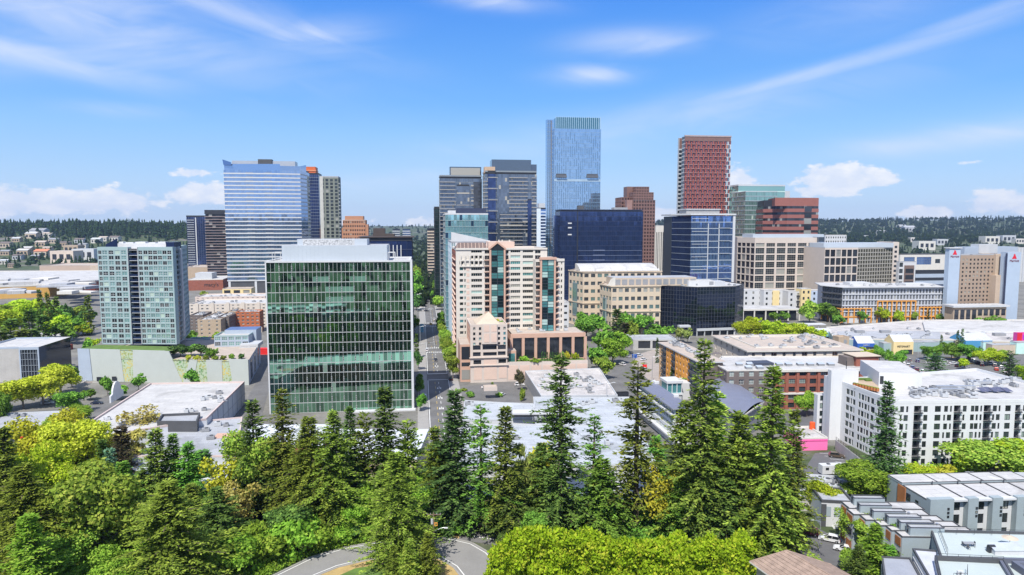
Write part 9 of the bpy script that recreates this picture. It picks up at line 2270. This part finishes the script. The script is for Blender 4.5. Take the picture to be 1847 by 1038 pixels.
def utility_pole():
 x, y = G(783, 1012); root = link('utility_pole', None, (x, y, 0)); tag(root, 'wooden utility pole with crossarm, transformer and street lamp by the lane', 'utility pole'); Ht = ZAT(925, y)
 m = MB(); m.tube((0, 0, 0), (0, 0, Ht), .2, .13, WOODPOLE, 10); link('pole', m.mesh('pole'), (0, 0, 0), 0, root)
 m = MB(); m.box(-1.6, 1.6, -.07, .07, Ht - .55, Ht - .38, WOODPOLE); co = link('crossarm', m.mesh('crossarm'), (0, 0, 0), 0, root); im = MB(); im.tube((0, 0, 0), (0, 0, .28), .06, .05, LGREY, 8); me = im.mesh('insulator')
 for a in (-1.45, -.7, .7, 1.45): link('insulator', me, (a, 0, Ht - .38), 0, co)
 m = MB(); m.tube((-.38, 0, Ht - 2.6), (-.38, 0, Ht - 1.4), .26, .26, LGREY, 12); link('transformer', m.mesh('transformer'), (0, 0, 0), 0, root)
 m = MB(); m.box(.16, .85, -.1, -.06, Ht - 3.0, Ht - 2.2, ORANGE); m.box(.34, .72, -.13, -.1, Ht - 2.75, Ht - 2.45, MULD); link('orange_sign', m.mesh('orange_sign'), (0, 0, 0), 0, root)
 m = MB(); z = Ht - 4.4; pts = [(0, 0, z), (.9, 0, z + .55), (1.9, 0, z + .95), (2.5, 0, z + .95)]; [m.tube(a, b, .06, .06, METAL, 6) for a, b in zip(pts, pts[1:])]; ar = link('lamp_arm', m.mesh('lamp_arm'), (0, 0, 0), 0, root); m = MB(); m.box(2.3, 3.1, -.18, .18, z + .82, z + 1.0, WHITE); link('lamp_head', m.mesh('lamp_head'), (0, 0, 0), 0, ar)
 w = MB()
 for a in (-1.45, -.7, .7, 1.45):
  p0 = Vector((a, 0, Ht - .1)); p1 = Vector((a - 22, 34, Ht + 1))
  for k in range(10): u0, u1 = k / 10, (k + 1) / 10; s = lambda u: p0.lerp(p1, u) - Vector((0, 0, 2.0 * 4 * u * (1 - u))); w.tube(s(u0), s(u1), .018, .018, MULD, 3, False)
 link('power_line', w.mesh('power_line'), (0, 0, 0), 0, root)
utility_pole()
def sign():
 x, y = G(808, 966); root = link('street_sign', None, (x, y, 0), R(-10)); tag(root, 'green street name blades on a thin post at the driveway corner', 'street sign'); m = MB(); m.tube((0, 0, 0), (0, 0, 3.4), .05, .05, METAL, 6); link('post', m.mesh('post'), (0, 0, 0), 0, root); gs = M('sign_green', (.02, .30, .22), .5, var=.03)
 for a, z in ((0, 3.15), (1.2, 3.4)): m = MB(); m.box(-.7, .7, -.02, .02, 0, .24, gs); link('blade', m.mesh('blade'), (0, 0, z), a, root)
sign()
def lamp_proto():
 m = MB(); m.tube((0, 0, 0), (0, 0, 8.5), .11, .07, METAL, 7); a = MB(); a.tube((0, 0, 8.4), (2.2, 0, 8.9), .05, .04, METAL, 5); h = MB(); h.box(1.8, 2.6, -.15, .15, 8.82, 8.95, LGREY); return m.mesh('pole'), a.mesh('lamp_arm'), h.mesh('lamp_head')
LP_ = lamp_proto()
def lamp(px, py, ty, rz, label, group=None):
 x, y = G(px, py); s = ZAT(ty, y) / 8.9; root = link('street_lamp', None, (x, y, 0), R(rz)); root.scale = (s, s, s); tag(root, label, 'street lamp', group); [link(n, me, (0, 0, 0), 0, root) for n, me in zip(('pole', 'lamp_arm', 'lamp_head'), LP_)]
for t in [(1143, 652, 604, 180, 'tall lamp post at the top of the side street'), (1176, 690, 642, 0, 'pole beside the upper lot and orange apartments'), (1478, 998, 938, 180, 'lamp post on the street in front of the white end townhouse'), (1365, 604, 575, 0, 'curved lamp post behind the lime trees'), (1094, 742, 690, 0, 'lamp post between the stained roof and the long white apartments'), (758, 624, 588, 8, 'first lamp post from the signal along the avenue'), (754, 588, 555, 8, 'second lamp post from the signal along the avenue'), (752, 560, 530, 8, 'third lamp post from the signal along the avenue'), (1655, 655, 620, 0, 'lamp post in the car park before the teal shop wall'), (1770, 648, 612, 180, 'lamp post in the car park before the mid blue gable'), (444, 728, 708, 180, 'lamp post beside the warehouse side wall'), (1465, 812, 783, 0, 'lamp post at the pink shop')]: lamp(*t)
def signal():
 x, y = G(755, 639); root = link('traffic_signal', None, (x, y, 0), R(7.6)); tag(root, 'traffic signal mast reaching over the near crossing of the avenue', 'traffic signal'); m = MB(); m.tube((0, 0, 0), (0, 0, 6.6), .14, .1, METAL, 7); link('post', m.mesh('post'), (0, 0, 0), 0, root); m = MB(); m.tube((0, 0, 6.2), (10.5, 0, 6.6), .09, .05, METAL, 6); link('mast_arm', m.mesh('mast_arm'), (0, 0, 0), 0, root)
 h = MB(); h.box(-.22, .22, -.15, .15, -.6, .6, MULD); [h.tube((0, -.16, z), (0, -.2, z), .13, .13, c, 8) for z, c in ((.38, TAIL), (0, SUNNY), (-.38, MATS['mid_green_lens']))]; me = h.mesh('signal_head'); [link('signal_head', me, (a, 0, 6.4), 0, root) for a in (6.0, 10.0)]
M('mid_green_lens', (.02, .3, .1), .3); signal()
def box_thing(name, px, py, w, d, h, m_, label, cat, z=.05, top=None):
 x, y = G(px, py, z); b = MB(); b.prism([(x - w / 2, y), (x + w / 2, y), (x + w / 2 - .1, y + d), (x - w / 2 + .1, y + d)], z, z + h, m_, top); b.ring([(x - w / 2, y), (x + w / 2, y), (x + w / 2, y + d), (x - w / 2, y + d)], z + h - .2, z + h, .15, .08, top or m_); tag(link(name, b.mesh(name)), label, cat)
box_thing('dumpster', 1145, 646, 2.6, 2, 1.7, BLUEW, 'blue container standing at the edge of the upper lot', 'container'); box_thing('shop_sign', 1163, 664, 2.2, .3, 1.8, MATS['sign_bright_red'], 'red board sign in the upper lot', 'sign'); box_thing('awning', 476, 640, 8, 4, 3.4, MATS['sign_bright_red'], 'red awning at the corner of the green office alley', 'awning'); box_thing('excavator_box', 111, 632, 9, 4, 3, M('machine_red', (.30, .07, .05), .7), 'rust red machine on the yard behind the yellow sign shop', 'machine'); box_thing('banner', 761, 600, 2.4, .3, 6, SKYW, 'sky blue hoarding beside the green office', 'banner')
# ------------------------------------------------------------------ air
def haze():
 m = bpy.data.materials.new('haze_air'); m.use_nodes = True; t = NT(m.node_tree); t.n.clear(); out = t.new('ShaderNodeOutputMaterial'); v = t.new('ShaderNodeVolumePrincipled')
 v.inputs['Color'].default_value = (.50, .66, 1.0, 1); v.inputs['Density'].default_value = 0.00005; v.inputs['Anisotropy'].default_value = 0.2
 t.l.new(v.outputs[0], out.inputs['Volume']); b = MB(); b.box(-7000, 7000, -2500, 6500, -1.5, 260, m); tag(link('haze', b.mesh('haze')), kind='stuff')
haze()
